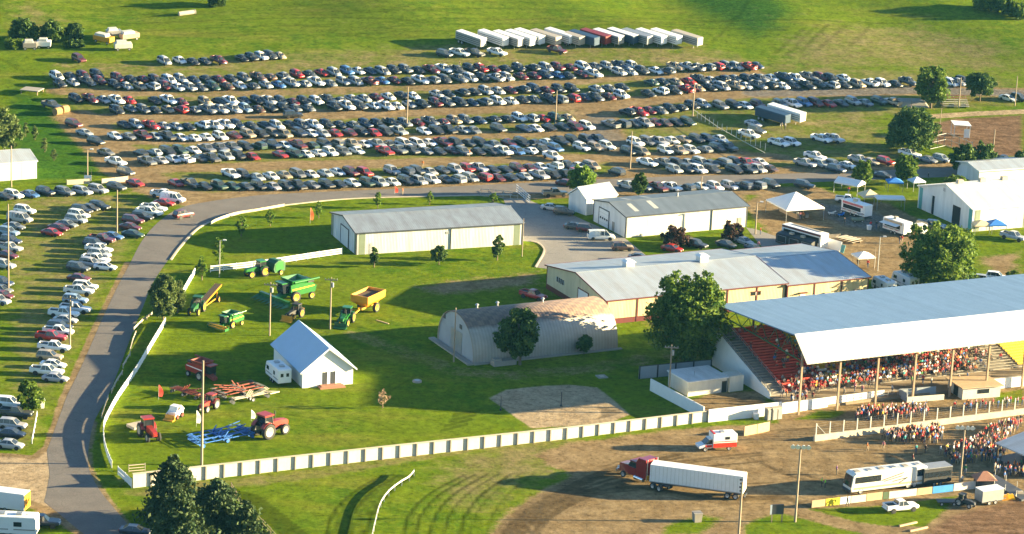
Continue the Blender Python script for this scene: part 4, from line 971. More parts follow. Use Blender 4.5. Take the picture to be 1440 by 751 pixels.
for i, pp in enumerate((((214, 444), (201, 453), (188, 466)), ((191, 471), (187, 481), (183, 496)), ((183, 501), (178, 509), (173, 518)), ((172, 527), (164, 539), (157, 553)), ((152, 562), (148, 572), (143, 588)))):
    plank_fence('guard_rail', ['pale guard rail piece nearest the leafy roadside tree', 'short guard rail piece second from the leafy roadside tree', 'short guard rail piece in the middle of the broken roadside row', 'long guard rail piece fourth along the broken roadside row', 'last guard rail piece before the road bends to the junction'][i], [P(*p) for p in pp], 0.75, M['creamconc'], cat='guard rail', planks=((0.45, 1.0),))
plank_fence('curved_rail', 'curved white rail fence ending near the bottom edge of the photo', [P(*p) for p in smooth_line([(522, 765), (527, 742), (534, 716), (546, 698), (562, 685), (575, 677), (582, 669)], 4)], 1.0, M['whiteboard'], planks=((0.74, 1.0),))
plank_fence('chain_fence', 'thin pale chain link fence slanting past the parked cars on the hill', [P(*p) for p in ((975, 163), (990, 174), (1010, 188), (1040, 205), (1075, 224))], 1.6, M['whiteboard'], sp=2.2, planks=((0.96, 1.0),), pw=0.12)
plank_fence('chain_fence', 'chain link fence closing the concrete lot at its far end', [P(*p) for p in ((676, 276), (700, 278), (728, 281))], 1.7, M['steel'], sp=1.6, planks=((0.95, 1.0), (0.5, 0.53), (0.05, 0.08)), pw=0.09)
plank_fence('chain_fence', 'chain link gate leaning open beside the concrete lot', [P(*p) for p in ((726, 270), (735, 277), (745, 286))], 1.7, M['whitepaint'], sp=1.2, planks=((0.95, 1.0), (0.66, 0.7), (0.33, 0.37), (0.05, 0.1)), pw=0.09)
plank_fence('wire_fence', 'thin wire fence below the evergreens at the bottom of the photo', [P(*p) for p in ((325, 690), (340, 715), (372, 745), (390, 765))], 1.3, M['wood'], sp=3.0, planks=((0.97, 1.0), (0.6, 0.62), (0.3, 0.32)), pw=0.12)
plank_fence('backstop_fence', 'tall backstop fence of grey poles behind the ball field home plate', [P(*p) for p in ((1308, 210), (1330, 205), (1350, 212), (1366, 219))], 3.2, M['steel'], sp=2.2, planks=((0.97, 1.0), (0.5, 0.52), (0.02, 0.05)), pw=0.1)
plank_fence('lot_wall', 'low tan concrete wall behind the cars at the left parking entrance', [P(*p) for p in ((94, 260), (126, 258))], 1.1, M['creamconc'], cat='wall')
plank_fence('lot_wall', 'low tan concrete wall beside the red car at the left parking entrance', [P(*p) for p in ((143, 259), (180, 255))], 1.2, M['creamconc'], cat='wall')
plank_fence('crash_wall', 'tan wooden crash wall behind the ambulance', [P(*p) for p in ((1046, 613), (1068, 609), (1082, 606))], 1.7, M['tan'], cat='wall')
# ================================================================== POLES
def pole(label, base, top, kind='plain', r=0.16, m='polewood'):
    p = P(*base); h = HT(p, top[1])
    t = empty('utility_pole' if kind in ('plain', 'cross') else 'lamp_post', p, 0, label, 'pole' if kind in ('plain', 'cross') else 'lamp post')
    MB().tube((0, 0, -0.3), (0, 0, h), r, r * 0.7, 8).build('post', M[m], t)
    if kind == 'cross':
        q = MB(); q.box(-1.2, 1.2, -0.08, 0.08, h - 0.6, h - 0.42); arm = q.build('crossarm', M['polewood'], t)
        i = MB()
        for x in (-1.1, -0.5, 0.5, 1.1): i.tube((x, 0, h - 0.42), (x, 0, h - 0.2), 0.06)
        i.build('insulators', M['steel'], arm)
        MB().tube((0.3, 0, h - 1.9), (0.3, 0, h - 1.0), 0.22, 0.22, 10).build('transformer', M['steel'], t)
    if kind == 'lamp':
        MB().bar((0, 0, h - 0.1), (0.9, -0.2, h + 0.1), 0.08).build('arm', M['steel'], t); MB().box(0.6, 1.25, -0.4, 0.0, h + 0.05, h + 0.25).build('lamp_head', M['whitepaint'], t)
    if kind == 'flood':
        q = MB(); q.box(-1.4, 1.4, -0.08, 0.08, h - 0.35, h - 0.2); q.build('crossarm', M['polewood'], t)
        for x in (-1.2, -0.45, 0.45, 1.2):
            MB().tube((x, -0.1, h + 0.05), (x, -0.45, h - 0.1), 0.18, 0.42, 10).build('floodlight', M['whitepaint'], t)
    return t
pole('tall bare pole standing behind the left white shed', (16, 263), (18, 205))
pole('tall bare pole at the left edge between parked car columns', (12, 411), (17, 287))
pole('lamp pole standing by the low tan wall at the parking entrance', (123, 250), (124, 210), 'lamp')
pole('pole between the two upper car columns beside the bending road', (164.5, 327), (166, 267))
pole('thin lamp post among saplings on the lawn near the ranch fence', (308.5, 390), (310, 338), 'lamp', 0.1, 'steel')
pole('pole with crossarm and transformer beside the lower car column', (98.5, 489), (101, 416), 'cross')
pole('tall pale pole in front of the red farm machines near the arena fence', (283.5, 654), (287, 507), 'plain', 0.22)
pole('pole with crossarm beside the green combine header', (379, 472), (385, 397), 'cross')
pole('pole with small crossarm on the lawn between the two loaders', (464, 463), (469, 390), 'cross')
pole('pole standing against the left end of the quonset hut', (638, 509), (644, 433))
pole('lone pole in the hill parking rows left of centre', (572, 179), (576, 122))
pole('pole in the hill parking rows near the gravel branch road', (781, 173), (786, 127), 'lamp')
pole('pole at the top of the slanting chain link fence', (974, 165), (975, 115))
pole('pole among the parked cars near the road behind the machine shed', (886, 237), (889, 185))
pole('short pole between the roadside cars above the machine shed roof', (985.6, 269), (986, 248))
pole('double armed lamp pole at the right end of the machine shed', (1062, 329), (1068, 284), 'lamp')
pole('thin pole at the grass corner of the concrete lot', (734, 361), (739, 307), 'plain', 0.1)
pole('pole with grey box beside the shaded white screen wall', (940, 561), (946, 485), 'cross')
pole('pole right of the far roadside tree on the hill', (1348, 152), (1353, 109))
pole('pole at the far right edge near the road on the hill', (1427, 149), (1431, 107))
pole('thin pole above the ball field shelter', (1322, 178), (1325, 152), 'plain', 0.09)
pole('short post beside the dry grass bank on the hill road', (1281, 154), (1282, 138), 'plain', 0.09)
pole('dark pole at the ball field behind the twin dark trees', (1396, 219), (1398, 182))
pole('grey lamp pole beside the small white tent', (1234, 381), (1239, 333), 'lamp', 0.12, 'steel')
pole('thin wooden pole left of the grey lamp pole by the small tent', (1229, 379), (1232.5, 349), 'plain', 0.09)
pole('floodlight pole standing in the arena left of the tour bus', (1118, 734), (1128, 627), 'flood', 0.2)
pole('tall pole rising out of the crowd right of the tour bus', (1349, 687), (1361, 600), 'flood', 0.18)
pole('leaning tall pole at the tail of the semi trailer', (1038, 763), (1046, 678), 'plain', 0.2)
t = empty('scoreboard', P(1092, 734), 0.2, 'small dark board on two legs at the bottom edge left of the floodlight pole', 'board')
MB().box(-1.0, 1.0, -0.1, 0.1, 1.3, 2.9).build('board', M['darkgrey'], t); MB().box(-1.2, -0.9, -0.12, -0.103, 1.3, 2.9).build('edge_strip', M['h_white'], t)
MB().box(-0.9, -0.75, -0.07, 0.07, 0, 1.297).build('leg', M['wood'], t); MB().box(0.75, 0.9, -0.07, 0.07, 0, 1.297).build('leg', M['wood'], t)
for bx, by, lb in ((704, 577, 'dark steel post at the left edge of the sand court'), (789, 571, 'dark steel post in the middle of the sand court')):
    p = P(bx, by); t = empty('net_post', p, 0, lb, 'post'); MB().tube((0, 0, 0), (0, 0, 2.6), 0.09, 0.09).build('post', M['darkgrey'], t); MB().tube((0, 0, 0), (0, 0, 0.25), 0.2).build('collar', M['black'], t)
# billboards / signs at left entrance
p = P(123.5, 257); t = empty('entrance_sign', p, 0.1, 'small white sign board standing on legs beside the lamp pole', 'sign')
MB().box(-0.8, 0.8, -0.06, 0.06, 0.5, 1.7).build('board', M['whitepaint'], t); MB().box(-0.8, -0.7, -0.05, 0.05, 0, 0.497).build('leg', M['wood'], t); MB().box(0.7, 0.8, -0.05, 0.05, 0, 0.497).build('leg', M['wood'], t)
MB().box(-0.75, -0.68, -0.05, 0.05, 1.703, 3.2).build('leg', M['wood'], t); MB().box(0.68, 0.75, -0.05, 0.05, 1.703, 3.2).build('leg', M['wood'], t)
p = P(45, 131); t = empty('loading_platform', p, ang(P(45, 131), P(62, 133)), 'pale flat platform standing on the grass left of the far car row', 'platform')
MB().box(-2.4, 2.4, -2, 2, 0.9, 1.1).build('deck', M['concrete'], t)
for x in (-2.2, 2.0):
    for y in (-1.9, 1.7): MB().box(x, x + 0.2, y, y + 0.2, 0, 0.897).build('leg', M['wood'], t)
# ================================================================== TREES
def leafmat(name, c0, c1, trans=0.35):
    m, t, b = newmat(name); L = t.links.new
    a = t.nodes.new('ShaderNodeAttribute'); a.attribute_name = 'tint'
    mx = t.nodes.new('ShaderNodeMix'); mx.data_type = 'RGBA'; L(a.outputs['Fac'], mx.inputs['Factor']); mx.inputs['A'].default_value = (*c0, 1); mx.inputs['B'].default_value = (*c1, 1)
    b.inputs['Roughness'].default_value = 0.7; b.inputs['Specular IOR Level'].default_value = 0.2
    L(mx.outputs['Result'], b.inputs['Base Color'])
    tr = t.nodes.new('ShaderNodeBsdfTranslucent'); L(mx.outputs['Result'], tr.inputs['Color'])
    ms = t.nodes.new('ShaderNodeMixShader'); ms.inputs[0].default_value = trans
    L(b.outputs[0], ms.inputs[1]); L(tr.outputs[0], ms.inputs[2]); L(ms.outputs[0], t.nodes['Material Output'].inputs['Surface'])
    return m
M['leaf'] = leafmat('leaves_green', (0.034, 0.090, 0.010), (0.160, 0.225, 0.026))
M['leafdark'] = leafmat('leaves_dark', (0.022, 0.064, 0.014), (0.098, 0.152, 0.026), 0.25)
M['leaflight'] = leafmat('leaves_bright', (0.070, 0.150, 0.015), (0.160, 0.240, 0.030), 0.45)
M['leafgrey'] = leafmat('leaves_grey_green', (0.075, 0.120, 0.030), (0.150, 0.190, 0.060), 0.35)
M['needle'] = leafmat('needles', (0.018, 0.048, 0.016), (0.062, 0.088, 0.028), 0.15)
M['leafplum'] = leafmat('leaves_plum', (0.045, 0.022, 0.022), (0.095, 0.055, 0.035), 0.25)
M['twig'] = leafmat('bare_twigs', (0.22, 0.15, 0.09), (0.34, 0.24, 0.15), 0.1)
M['bark'] = mat('bark', (0.13, 0.095, 0.065), 0.95, 0, 0.3, 4, streak=(3, 3, 0.5), bump=0.5)
def leaf_mesh(pts, size, rnd, m, name='crown', flat=0.0):
    """many small bent leaf clumps"""
    n = len(pts)
    pts = np.array(pts); r = np.random.default_rng(rnd.randint(0, 10**6))
    d = r.normal(size=(n, 3)); d[:, 2] = d[:, 2] * (1 - flat) + 0.35; d /= np.linalg.norm(d, axis=1)[:, None]
    a = np.cross(d, r.normal(size=(n, 3))); a /= np.linalg.norm(a, axis=1)[:, None] + 1e-9; b = np.cross(d, a)
    s = size * r.uniform(0.55, 1.25, n)[:, None]
    l = r.uniform(0.9, 1.6, n)[:, None]
    v = np.stack([pts - a * s * l, pts + b * s * 0.75 + d * s * 0.25, pts + a * s * l, pts - b * s * 0.75 + d * s * 0.25], 1).reshape(-1, 3)
    me = bpy.data.meshes.new(name)
    me.vertices.add(4 * n); me.vertices.foreach_set('co', v.astype(np.float32).ravel())
    me.loops.add(4 * n); me.loops.foreach_set('vertex_index', np.arange(4 * n, dtype=np.int32))
    me.polygons.add(n); me.polygons.foreach_set('loop_start', np.arange(0, 4 * n, 4, dtype=np.int32)); me.polygons.foreach_set('loop_total', np.full(n, 4, np.int32))
    me.update(calc_edges=True)
    at = me.attributes.new('tint', 'FLOAT', 'FACE'); at.data.foreach_set('value', r.beta(1.3, 1.3, n).astype(np.float32))
    me.materials.append(m)
    return me
TREES = {}
def broad(H, Wd, seed, m, nl=5200, size=0.36, trunk=0.16, lobes=26, shape='round', bark='bark'):
    """limbs and a lobed, gappy crown; returns (trunk mesh, crown mesh)"""
    rnd = random.Random(seed)
    tb = MB(); z0 = H * trunk; tr_ = max(0.07, H * 0.022)
    lean = Vector((rnd.uniform(-.03, .03) * H, rnd.uniform(-.03, .03) * H, 0))
    tb.tube((0, 0, -0.2), Vector((0, 0, z0)) + lean * 0.3, tr_ * 1.25, tr_ * 0.9, 8)
    tb.tube(Vector((0, 0, z0)) + lean * 0.3, Vector((0, 0, H * 0.72)) + lean, tr_ * 0.9, tr_ * 0.25, 7)
    cen = []
    for i in range(lobes):
        f = (i + rnd.random()) / lobes
        zz = z0 + (H - z0) * (0.06 + 0.86 * f)
        t = (zz - z0) / (H - z0)
        if shape == 'round': rad = Wd / 2 * math.sqrt(max(0.03, 1 - (2 * t - 0.9) ** 2 / 1.25))
        elif shape == 'oval': rad = Wd / 2 * math.sin(math.pi * min(0.97, 0.12 + 0.86 * t)) ** 0.8
        elif shape == 'cone': rad = Wd / 2 * (1.02 - t) ** 0.8
        else: rad = Wd / 2 * (0.55 + 0.45 * math.sin(math.pi * t))
        a = i * 2.39996 + rnd.uniform(-.5, .5); rr_ = rad * rnd.uniform(0.38, 0.92)
        c = Vector((math.cos(a) * rr_, math.sin(a) * rr_, zz)) + lean * t
        cen.append((c, max(0.12 * Wd, rad * rnd.uniform(0.26, 0.5))))
        if i % 2 == 0:
            s0 = Vector((0, 0, z0 + (zz - z0) * 0.45)) + lean * 0.5
            tb.tube(s0, c, tr_ * 0.35, tr_ * 0.08, 5)
    tot = sum(q[1] ** 2 for q in cen); pts = []
    for c, rr_ in cen:
        k = int(nl * rr_ * rr_ / tot)
        sub = []
        for _ in range(6):
            u = Vector((rnd.gauss(0, 1), rnd.gauss(0, 1), rnd.gauss(0, 1))).normalized(); sub.append((c + u * rr_ * 0.78, rr_ * rnd.uniform(0.28, 0.55)))
        for _ in range(k):
            sc_, sr_ = sub[rnd.randrange(6)] if rnd.random() < 0.75 else (c, rr_)
            u = Vector((rnd.gauss(0, 1), rnd.gauss(0, 1), rnd.gauss(0, 1))).normalized()
            p = sc_ + Vector((u.x, u.y, u.z * 0.8)) * sr_ * (rnd.random() ** 0.45)
            if p.z > z0 * 0.7: pts.append(p)
    return tb, leaf_mesh(pts, size, rnd, m)
def conifer(H, Wd, seed, m, nl=5200, size=0.3):
    rnd = random.Random(seed); tb = MB(); tb.tube((0, 0, -0.2), (0, 0, H * 0.95), H * 0.02, 0.03, 7)
    pts = []; tiers = int(H * 2.0)
    br = []
    for i in range(tiers):
        t = (i + 0.5) / tiers; z = H * (0.06 + 0.92 * t); rad = Wd / 2 * (1 - t) ** 0.52 * rnd.uniform(0.75, 1.15)
        for j in range(6 + int(5 * (1 - t))):
            a = rnd.uniform(0, 6.283); l = rad * rnd.uniform(0.65, 1.15)
            e = Vector((math.cos(a) * l, math.sin(a) * l, z - l * 0.12 + rnd.uniform(-.2, .2)))
            br.append((Vector((0, 0, z)), e, l))
            if j % 2 == 0: tb.tube((0, 0, z), e, 0.04, 0.01, 4)
    tl = sum(b[2] for b in br)
    for s0, e, l in br:
        for _ in range(int(nl * l / tl)):
            f = rnd.random() ** 0.6; sp = 0.13 * l + 0.12
            p = s0.lerp(e, f) + Vector((rnd.gauss(0, sp), rnd.gauss(0, sp), rnd.gauss(0, 0.16) + 0.1))
            pts.append(p)
    return tb, leaf_mesh(pts, size, rnd, m, flat=0.3)
def tree(name, label, base, top_py, width_px, mk, shape='round', seed=1, nl=5200, size=None, trunk=0.16, lobes=26, group=None, key=None, cat='tree'):
    p = P(*base); H = HT(p, top_py)
    sc = FPX / (p - CAM).dot(FWD); Wd = width_px / sc
    k = key
    if k and k in TREES:
        tbm, cme, H0, W0 = TREES[k]
    else:
        size_ = size or max(0.16, min(0.42, Wd * 0.035))
        if shape == 'conifer': tb, cme = conifer(H, Wd, seed, M[mk], nl, size_)
        else: tb, cme = broad(H, Wd, seed, M[mk], nl, size_, trunk, lobes, shape)
        tmp = tb.build('trunk', M['bark'] if mk != 'twig' else M['twig']); tbm = tmp.data; bpy.data.objects.remove(tmp)
        H0, W0 = H, Wd
        if k: TREES[k] = (tbm, cme, H0, W0)
    t = empty(name, p, seed * 1.7, label, cat, group)
    for nm, me_ in (('trunk', tbm), ('crown', cme)):
        o = bpy.data.objects.new(nm, me_); COL.objects.link(o); o.parent = t
    t.scale = (Wd / W0, Wd / W0, H / H0)
    return t
tree('cottonwood_tree', 'largest leafy tree standing left of the grandstand roof', (966, 510), 386, 112, 'leaf', 'round', 11, 26000, 0.30, 0.12, 60)
tree('ash_tree', 'dark shaded leafy tree in front of the quonset hut middle', (731, 513), 431, 60, 'leafdark', 'oval', 12, 9000, 0.3, 0.16, 34)
tree('young_tree', 'small dark sapling near the right end of the quonset hut', (821, 498), 470, 20, 'leafdark', 'oval', 13, 1500, 0.24)
tree('cottonwood_tree', 'broad bright green tree above the grandstand roof at right', (1318, 408), 322, 104, 'leaf', 'round', 14, 20000, 0.3, 0.12, 54)
tree('shade_tree', 'wide dark tree at the left side of the ball field', (1281, 212), 154, 70, 'leafdark', 'round', 15, 9000, 0.34, 0.1, 36)
tree('shade_tree', 'twin crowned dark tree behind the low open shed', (1352, 243), 202, 34, 'leafdark', 'round', 16, 5000, 0.32, 0.1, 24)
tree('shade_tree', 'dark tree close right of the twin crowned one near the ball field pole', (1380, 240), 201, 34, 'leafdark', 'round', 17, 5000, 0.32, 0.1, 24)
tree('shade_tree', 'dark tree cut by the right edge of the photo behind the open shed', (1438, 240), 212, 26, 'leafdark', 'round', 18, 3000, 0.32, 0.1, 20)
tree('roadside_tree', 'wider of the two trees beside the far road on the hill at right', (1309, 152), 94, 50, 'leaf', 'round', 19, 6500, 0.34, 0.2, 30)
tree('roadside_tree', 'smaller forked tree beside the far road on the hill at right', (1378, 142), 103, 40, 'leafdark', 'round', 20, 4500, 0.34, 0.25, 22)
tree('linden_tree', 'rounded green tree left of the pair beside the market tents', (1213, 262), 226, 30, 'leaf', 'oval', 21, 4500, 0.3, 0.12, 24)
tree('linden_tree', 'rounded green tree right of the pair beside the market tents', (1270, 258), 216, 36, 'leaf', 'oval', 22, 5000, 0.3, 0.12, 24)
tree('maple_tree', 'bright yellow green tree beside the small gabled garden shed', (818, 279), 233, 42, 'leaflight', 'oval', 23, 4200, 0.32, 0.2, 26)
tree('cedar_tree', 'dense upright dark green tree behind the machine shed', (899, 275), 242, 20, 'leafdark', 'oval', 24, 3000, 0.3, 0.08, 18)
tree('poplar_tree', 'tall leafy tree growing at the roadside left of the green tractors', (229, 449), 384, 42, 'leafgrey', 'oval', 25, 8500, 0.27, 0.08, 34)
tree('poplar_tree', 'narrow leafy tree close right of the tall roadside one', (250, 440), 392, 22, 'leafgrey', 'oval', 26, 4500, 0.27, 0.08, 22)
tree('spruce_tree', 'tallest dark evergreen at the left end of the arena fence', (243, 735), 641, 88, 'needle', 'conifer', 27, 17000, 0.27)
tree('spruce_tree', 'middle dark evergreen of the three at the bottom of the photo', (306, 775), 674, 112, 'needle', 'conifer', 28, 19000, 0.27)
tree('spruce_tree', 'evergreen cut by the bottom edge of the photo below the other two', (252, 800), 690, 112, 'needle', 'conifer', 29, 15000, 0.27)
tree('spruce_tree', 'low spreading evergreen right of the three by the wire fence', (345, 790), 704, 76, 'needle', 'conifer', 30, 6000, 0.26)
sap = [(339, 333, 304, 14, 'pale sapling on the lawn nearest the road curve'), (308, 372, 333, 16, 'sapling standing close behind the thin lamp post'), (284, 394, 358, 16, 'sapling at the left end of the ranch fence'),
       (531, 293, 269, 11, 'sapling right of the orange flag along the paved road'), (604, 288, 268, 10, 'sapling furthest right in the row along the paved road'), (448, 307, 282, 11, 'sapling just right of the orange feather flag'), (380, 318, 293, 12, 'sapling left of the orange feather flag'), (693, 289, 270, 13, 'bushy sapling at the back corner of the livestock shed')]
for i, (x, y, ty, wd, lb) in enumerate(sap):
    tree('sapling', lb, (x, y), ty, wd, 'leaflight', 'oval', 31 + i, 900, 0.2, 0.15, 16, 'young saplings on the lawn', 'sap%d' % (i % 3))
for i, (x, y, ty, wd, lb) in enumerate([(526, 376, 346, 13, 'small conical tree nearest the left corner of the livestock shed'), (617, 372, 345, 22, 'small round tree in front of the middle of the livestock shed'), (699, 366, 329, 17, 'tallest small tree in front of the right part of the livestock shed')]):
    tree('young_tree', lb, (x, y), ty, wd, 'leafdark', 'oval', 41 + i, 1900, 0.22, 0.14, 18)
tree('plum_bush', 'dark plum coloured bush by the parked cars at the machine shed', (950, 346), 321, 36, 'leafplum', 'round', 45, 3200, 0.26, 0.06, 20, cat='bush')
tree('plum_bush', 'olive brown bush at the right corner of the machine shed', (1031, 338), 314, 32, 'leafplum', 'round', 46, 2600, 0.26, 0.06, 20, cat='bush')
tree('bare_sapling', 'dry leafless sapling standing on the open lawn', (538, 574), 546, 18, 'twig', 'oval', 47, 260, 0.14, 0.2, 14)
tree('pine_tree', 'large green tree at the left edge above the white storage shed', (6, 212), 150, 44, 'leafgrey', 'oval', 48, 6000, 0.32, 0.08, 26)
for i, (x, y, ty, wd, lb) in enumerate([(36, 192, 171, 9, 'small sapling nearest the large left edge tree'), (49, 197, 176, 9, 'second small sapling right of the large left edge tree'), (63, 214, 193, 10, 'small sapling above the storage shed roof end'), (76, 226, 209, 9, 'lowest small sapling right of the storage shed')]):
    tree('sapling', lb, (x, y), ty, wd, 'leafgrey', 'oval', 49 + i, 700, 0.2, 0.1, 12, 'small saplings by the storage shed', 'sapb')
for i, (x, y, ty, wd, lb) in enumerate([(34, 58, 27, 46, 'leftmost and widest of three dark trees behind the hill junk pile'), (74, 58, 29, 34, 'middle one of three dark trees behind the hill junk pile'), (105, 56, 33, 28, 'rightmost of three dark trees behind the hill junk pile')]):
    tree('hill_tree', lb, (x, y), ty, wd, 'leafdark', 'oval', 53 + i, 4200, 0.34, 0.06, 22)
for i, (x, y, ty, wd, lb) in enumerate([(1386, 14, -8, 40, 'bushy tree at the top right edge of the photo'), (1412, 20, -4, 30, 'second bushy tree at the top right edge of the photo'), (1432, 26, 3, 28, 'bushy tree in the top right corner of the photo'), (305, 8, -10, 30, 'dark bushy tree at the top edge above the hill track')]):
    tree('hill_tree', lb, (x, y), ty, wd, 'leafdark' if i == 3 else 'leaf', 'round', 57 + i, 3000, 0.36, 0.06, 18)
tree('roadside_bush', 'leafy bush at the lower end of the left parked car column', (42, 580), 534, 36, 'leaf', 'round', 62, 3600, 0.26, 0.06, 22, cat='bush')
tree('roadside_bush', 'small bush beside the white camper in the bottom left corner', (38, 751), 722, 24, 'leafgrey', 'round', 63, 1800, 0.24, 0.06, 16, cat='bush')
bushes = [(1108 + 95, 397, 378, 22, 'low bush by the path right of the hall annexe'), (1362, 412, 388, 36, 'low dark bush right of the broad bright tree'), (1421, 400, 382, 26, 'small dark bush near the right edge above the grandstand'), (1268, 420, 408, 20, 'pale low bush peeping over the grandstand roof'),
          (1355 - 12, 262, 248, 30, 'low dark shrub beside the open shed'), (1258, 205, 192, 16, 'grey green shrub left of the ball field tree'), (20, 66, 57, 34, 'low scrub left of the hill junk pile'), (105, 66, 58, 26, 'low scrub beside the hill junk pile'), (1378, 590, 575, 22, 'green shrub by the small tan roofed block')]
for i, (x, y, ty, wd, lb) in enumerate(bushes[:8]):
    tree('low_bush', lb, (x, y), ty, wd, 'leafdark' if i % 2 else 'leaf', 'round', 70 + i, 1700, 0.26, 0.03, 16, cat='bush')
# ================================================================== CARS
def loft(mb, secs, m=0, cap=True, smooth=False):
    """secs: list of rings (equal length) -> skin"""
    n = len(secs[0]); vs = [v for s in secs for v in s]; fs = []
    for k in range(len(secs) - 1):
        for i in range(n): fs.append((k * n + i, k * n + (i + 1) % n, (k + 1) * n + (i + 1) % n, (k + 1) * n + i))
    if cap: fs += [tuple(range(n))[::-1], tuple(range((len(secs) - 1) * n, len(secs) * n))]
    mb.add(vs, fs, m, smooth)
def ring(x, w, zb, zt, r=0.12):
    """body cross-section at station x: tumblehome towards the shoulder"""
    return [(x, -w * 0.92, zb), (x, w * 0.92, zb), (x, w, zb + (zt - zb) * 0.3), (x, w * 0.985, zb + (zt - zb) * 0.72), (x, w * 0.9, zt), (x, -w * 0.9, zt), (x, -w * 0.985, zb + (zt - zb) * 0.72), (x, -w, zb + (zt - zb) * 0.3)]
CARS = {}
def make_car(kind):
    """returns dict of part -> (MB, materials). local x forward"""
    body = MB(); win = MB()
    if kind == 'sedan':
        Lf, Lr, w, belt, top = 2.35, -2.35, 0.90, 0.92, 1.43
        st = [(Lr, .70, .45, .78), (Lr + .12, .84, .32, .95), (-1.55, .89, .25, .98), (-.6, .9, .22, .95), (.7, .9, .22, .93), (1.2, .9, .22, .88), (1.95, .86, .26, .78), (Lf - .1, .76, .32, .66), (Lf, .62, .42, .56)]
        cab = [(-1.75, .97), (-1.05, 1.40), (-.2, 1.44), (.35, 1.40), (1.15, .92)]; roofr = (-1.0, .38); cw = .80
    elif kind == 'suv':
        Lf, Lr, w = 2.35, -2.35, .94
        st = [(Lr, .80, .45, .95), (Lr + .08, .90, .36, 1.08), (-1.4, .94, .30, 1.1), (.6, .94, .30, 1.06), (1.05, .94, .30, 1.02), (2.0, .91, .33, .95), (Lf - .05, .84, .38, .82), (Lf, .74, .46, .7)]
        cab = [(-2.28, 1.06), (-2.02, 1.70), (-.6, 1.76), (.25, 1.72), (1.0, 1.04)]; roofr = (-2.0, .3); cw = .84
    elif kind == 'minivan':
        Lf, Lr, w = 2.5, -2.5, .97
        st = [(Lr, .84, .42, .95), (Lr + .08, .94, .3, 1.05), (-1.4, .97, .25, 1.08), (.9, .97, .25, 1.02), (1.5, .95, .25, .96), (2.2, .88, .3, .82), (Lf, .7, .4, .64)]
        cab = [(-2.42, 1.02), (-2.2, 1.68), (-.8, 1.76), (.55, 1.70), (1.6, .95)]; roofr = (-2.15, .6); cw = .87
    elif kind == 'pickup':
        Lf, Lr, w = 2.85, -2.85, .98
        st = [(Lr, .92, .55, 1.05), (Lr + .05, .95, .5, 1.1), (-1.0, .98, .42, 1.12), (-.75, .98, .42, 1.12), (1.0, .98, .42, 1.12), (1.3, .97, .42, 1.12), (2.6, .93, .45, 1.05), (Lf, .86, .5, .95)]
        cab = [(-.88, 1.1), (-.72, 1.82), (.1, 1.86), (.5, 1.82), (1.2, 1.1)]; roofr = (-.7, .52); cw = .86
    elif kind == 'van':
        Lf, Lr, w = 2.8, -2.8, 1.0
        st = [(Lr, .95, .4, 1.2), (Lr + .06, 1.0, .35, 1.25), (1.2, 1.0, .32, 1.2), (1.75, .98, .32, 1.14), (2.6, .92, .36, 1.0), (Lf, .82, .45, .85)]
        cab = [(-2.74, 1.2), (-2.62, 2.0), (-.8, 2.08), (1.0, 2.03), (1.85, 1.12)]; roofr = (-2.6, 1.05); cw = .95
    loft(body, [ring(x, a, b, c) for x, a, b, c in st], 0)
    # dark cabin glass with a painted roof and pillars over it
    n = len(cab)
    def wz(z): return cw * (1 - 0.20 * (z - cab[0][1]) / max(.01, cab[2][1] - cab[0][1]))
    vs = [(x, wz(z), z) for x, z in cab] + [(x, -wz(z), z) for x, z in cab]
    win.add(vs, [tuple(range(n)), tuple(range(n, 2 * n))[::-1]] + [(i, n + i, n + (i + 1) % n, (i + 1) % n) for i in range(n - 1)], 0)
    z_at = lambda x: np.interp(x, [c[0] for c in cab], [c[1] for c in cab])
    xs = np.linspace(roofr[0], roofr[1], 5); top = []
    for x in xs:
        z = float(z_at(x)); y = wz(z) + .015
        top.append([(x, -y, z - .05), (x, y, z - .05), (x, y * .9, z + .035), (x, -y * .9, z + .035)])
    loft(body, top, 0)
    def pillar(xa, xb, wd=.09):
        za, zb = float(z_at(xa)), float(z_at(xb))
        for s in (1, -1):
            body.bar((xa, s * (wz(za) + .006), za - .02), (xb, s * (wz(zb) + .004), zb), wd, .05)
    pillar(cab[-1][0] - .03, roofr[1], .08)
    pillar(cab[0][0] + .04, roofr[0], .2 if kind in ('sedan',) else .16)
    zt = float(z_at(-.2))
    for xx in ([-.25] if kind != 'pickup' else [.0]) + ([-1.35] if kind in ('suv', 'minivan', 'van') else []) + ([-.6, .5] if kind == 'van' else []):
        z1 = float(z_at(xx))
        for s in (1, -1): body.bar((xx, s * (wz(cab[0][1]) + .006), cab[0][1] - .02), (xx, s * (wz(z1) + .004), z1 - .03), .09 if kind != 'van' else .5, .05)
    if kind == 'van':
        for s in (1, -1): body.hexa([(-2.66, s * (cw + .012), 1.2), (-.35, s * (cw + .012), 1.2), (-.35, s * (cw - .03), 1.2), (-2.66, s * (cw - .03), 1.2)], [(-2.58, s * (wz(2.0) + .012), 1.98), (-.35, s * (wz(2.0) + .012), 1.98), (-.35, s * (wz(2.0) - .03), 1.98), (-2.58, s * (wz(2.0) - .03), 1.98)])
    if kind == 'pickup':   # bed walls round a dark floor
        body.box(-2.80, -1.0, .84, .96, 1.09, 1.36); body.box(-2.80, -1.0, -.96, -.84, 1.09, 1.36); body.box(-2.84, -2.74, -.96, .96, 1.09, 1.36); body.box(-1.0, -.9, -.9, .9, 1.09, 1.36)
        body.box(-2.72, -1.01, -.83, .83, 1.125, 1.135, 1)
    # bumpers, lamps, arches
    zl = st[-1][3]
    lamp = MB(); f0 = st[-2]
    for s in (1, -1):
        lamp.box(f0[0] - .06, Lf + .005, s * f0[1] * .62 - .13, s * f0[1] * .62 + .13, f0[3] - .2, f0[3] - .06)
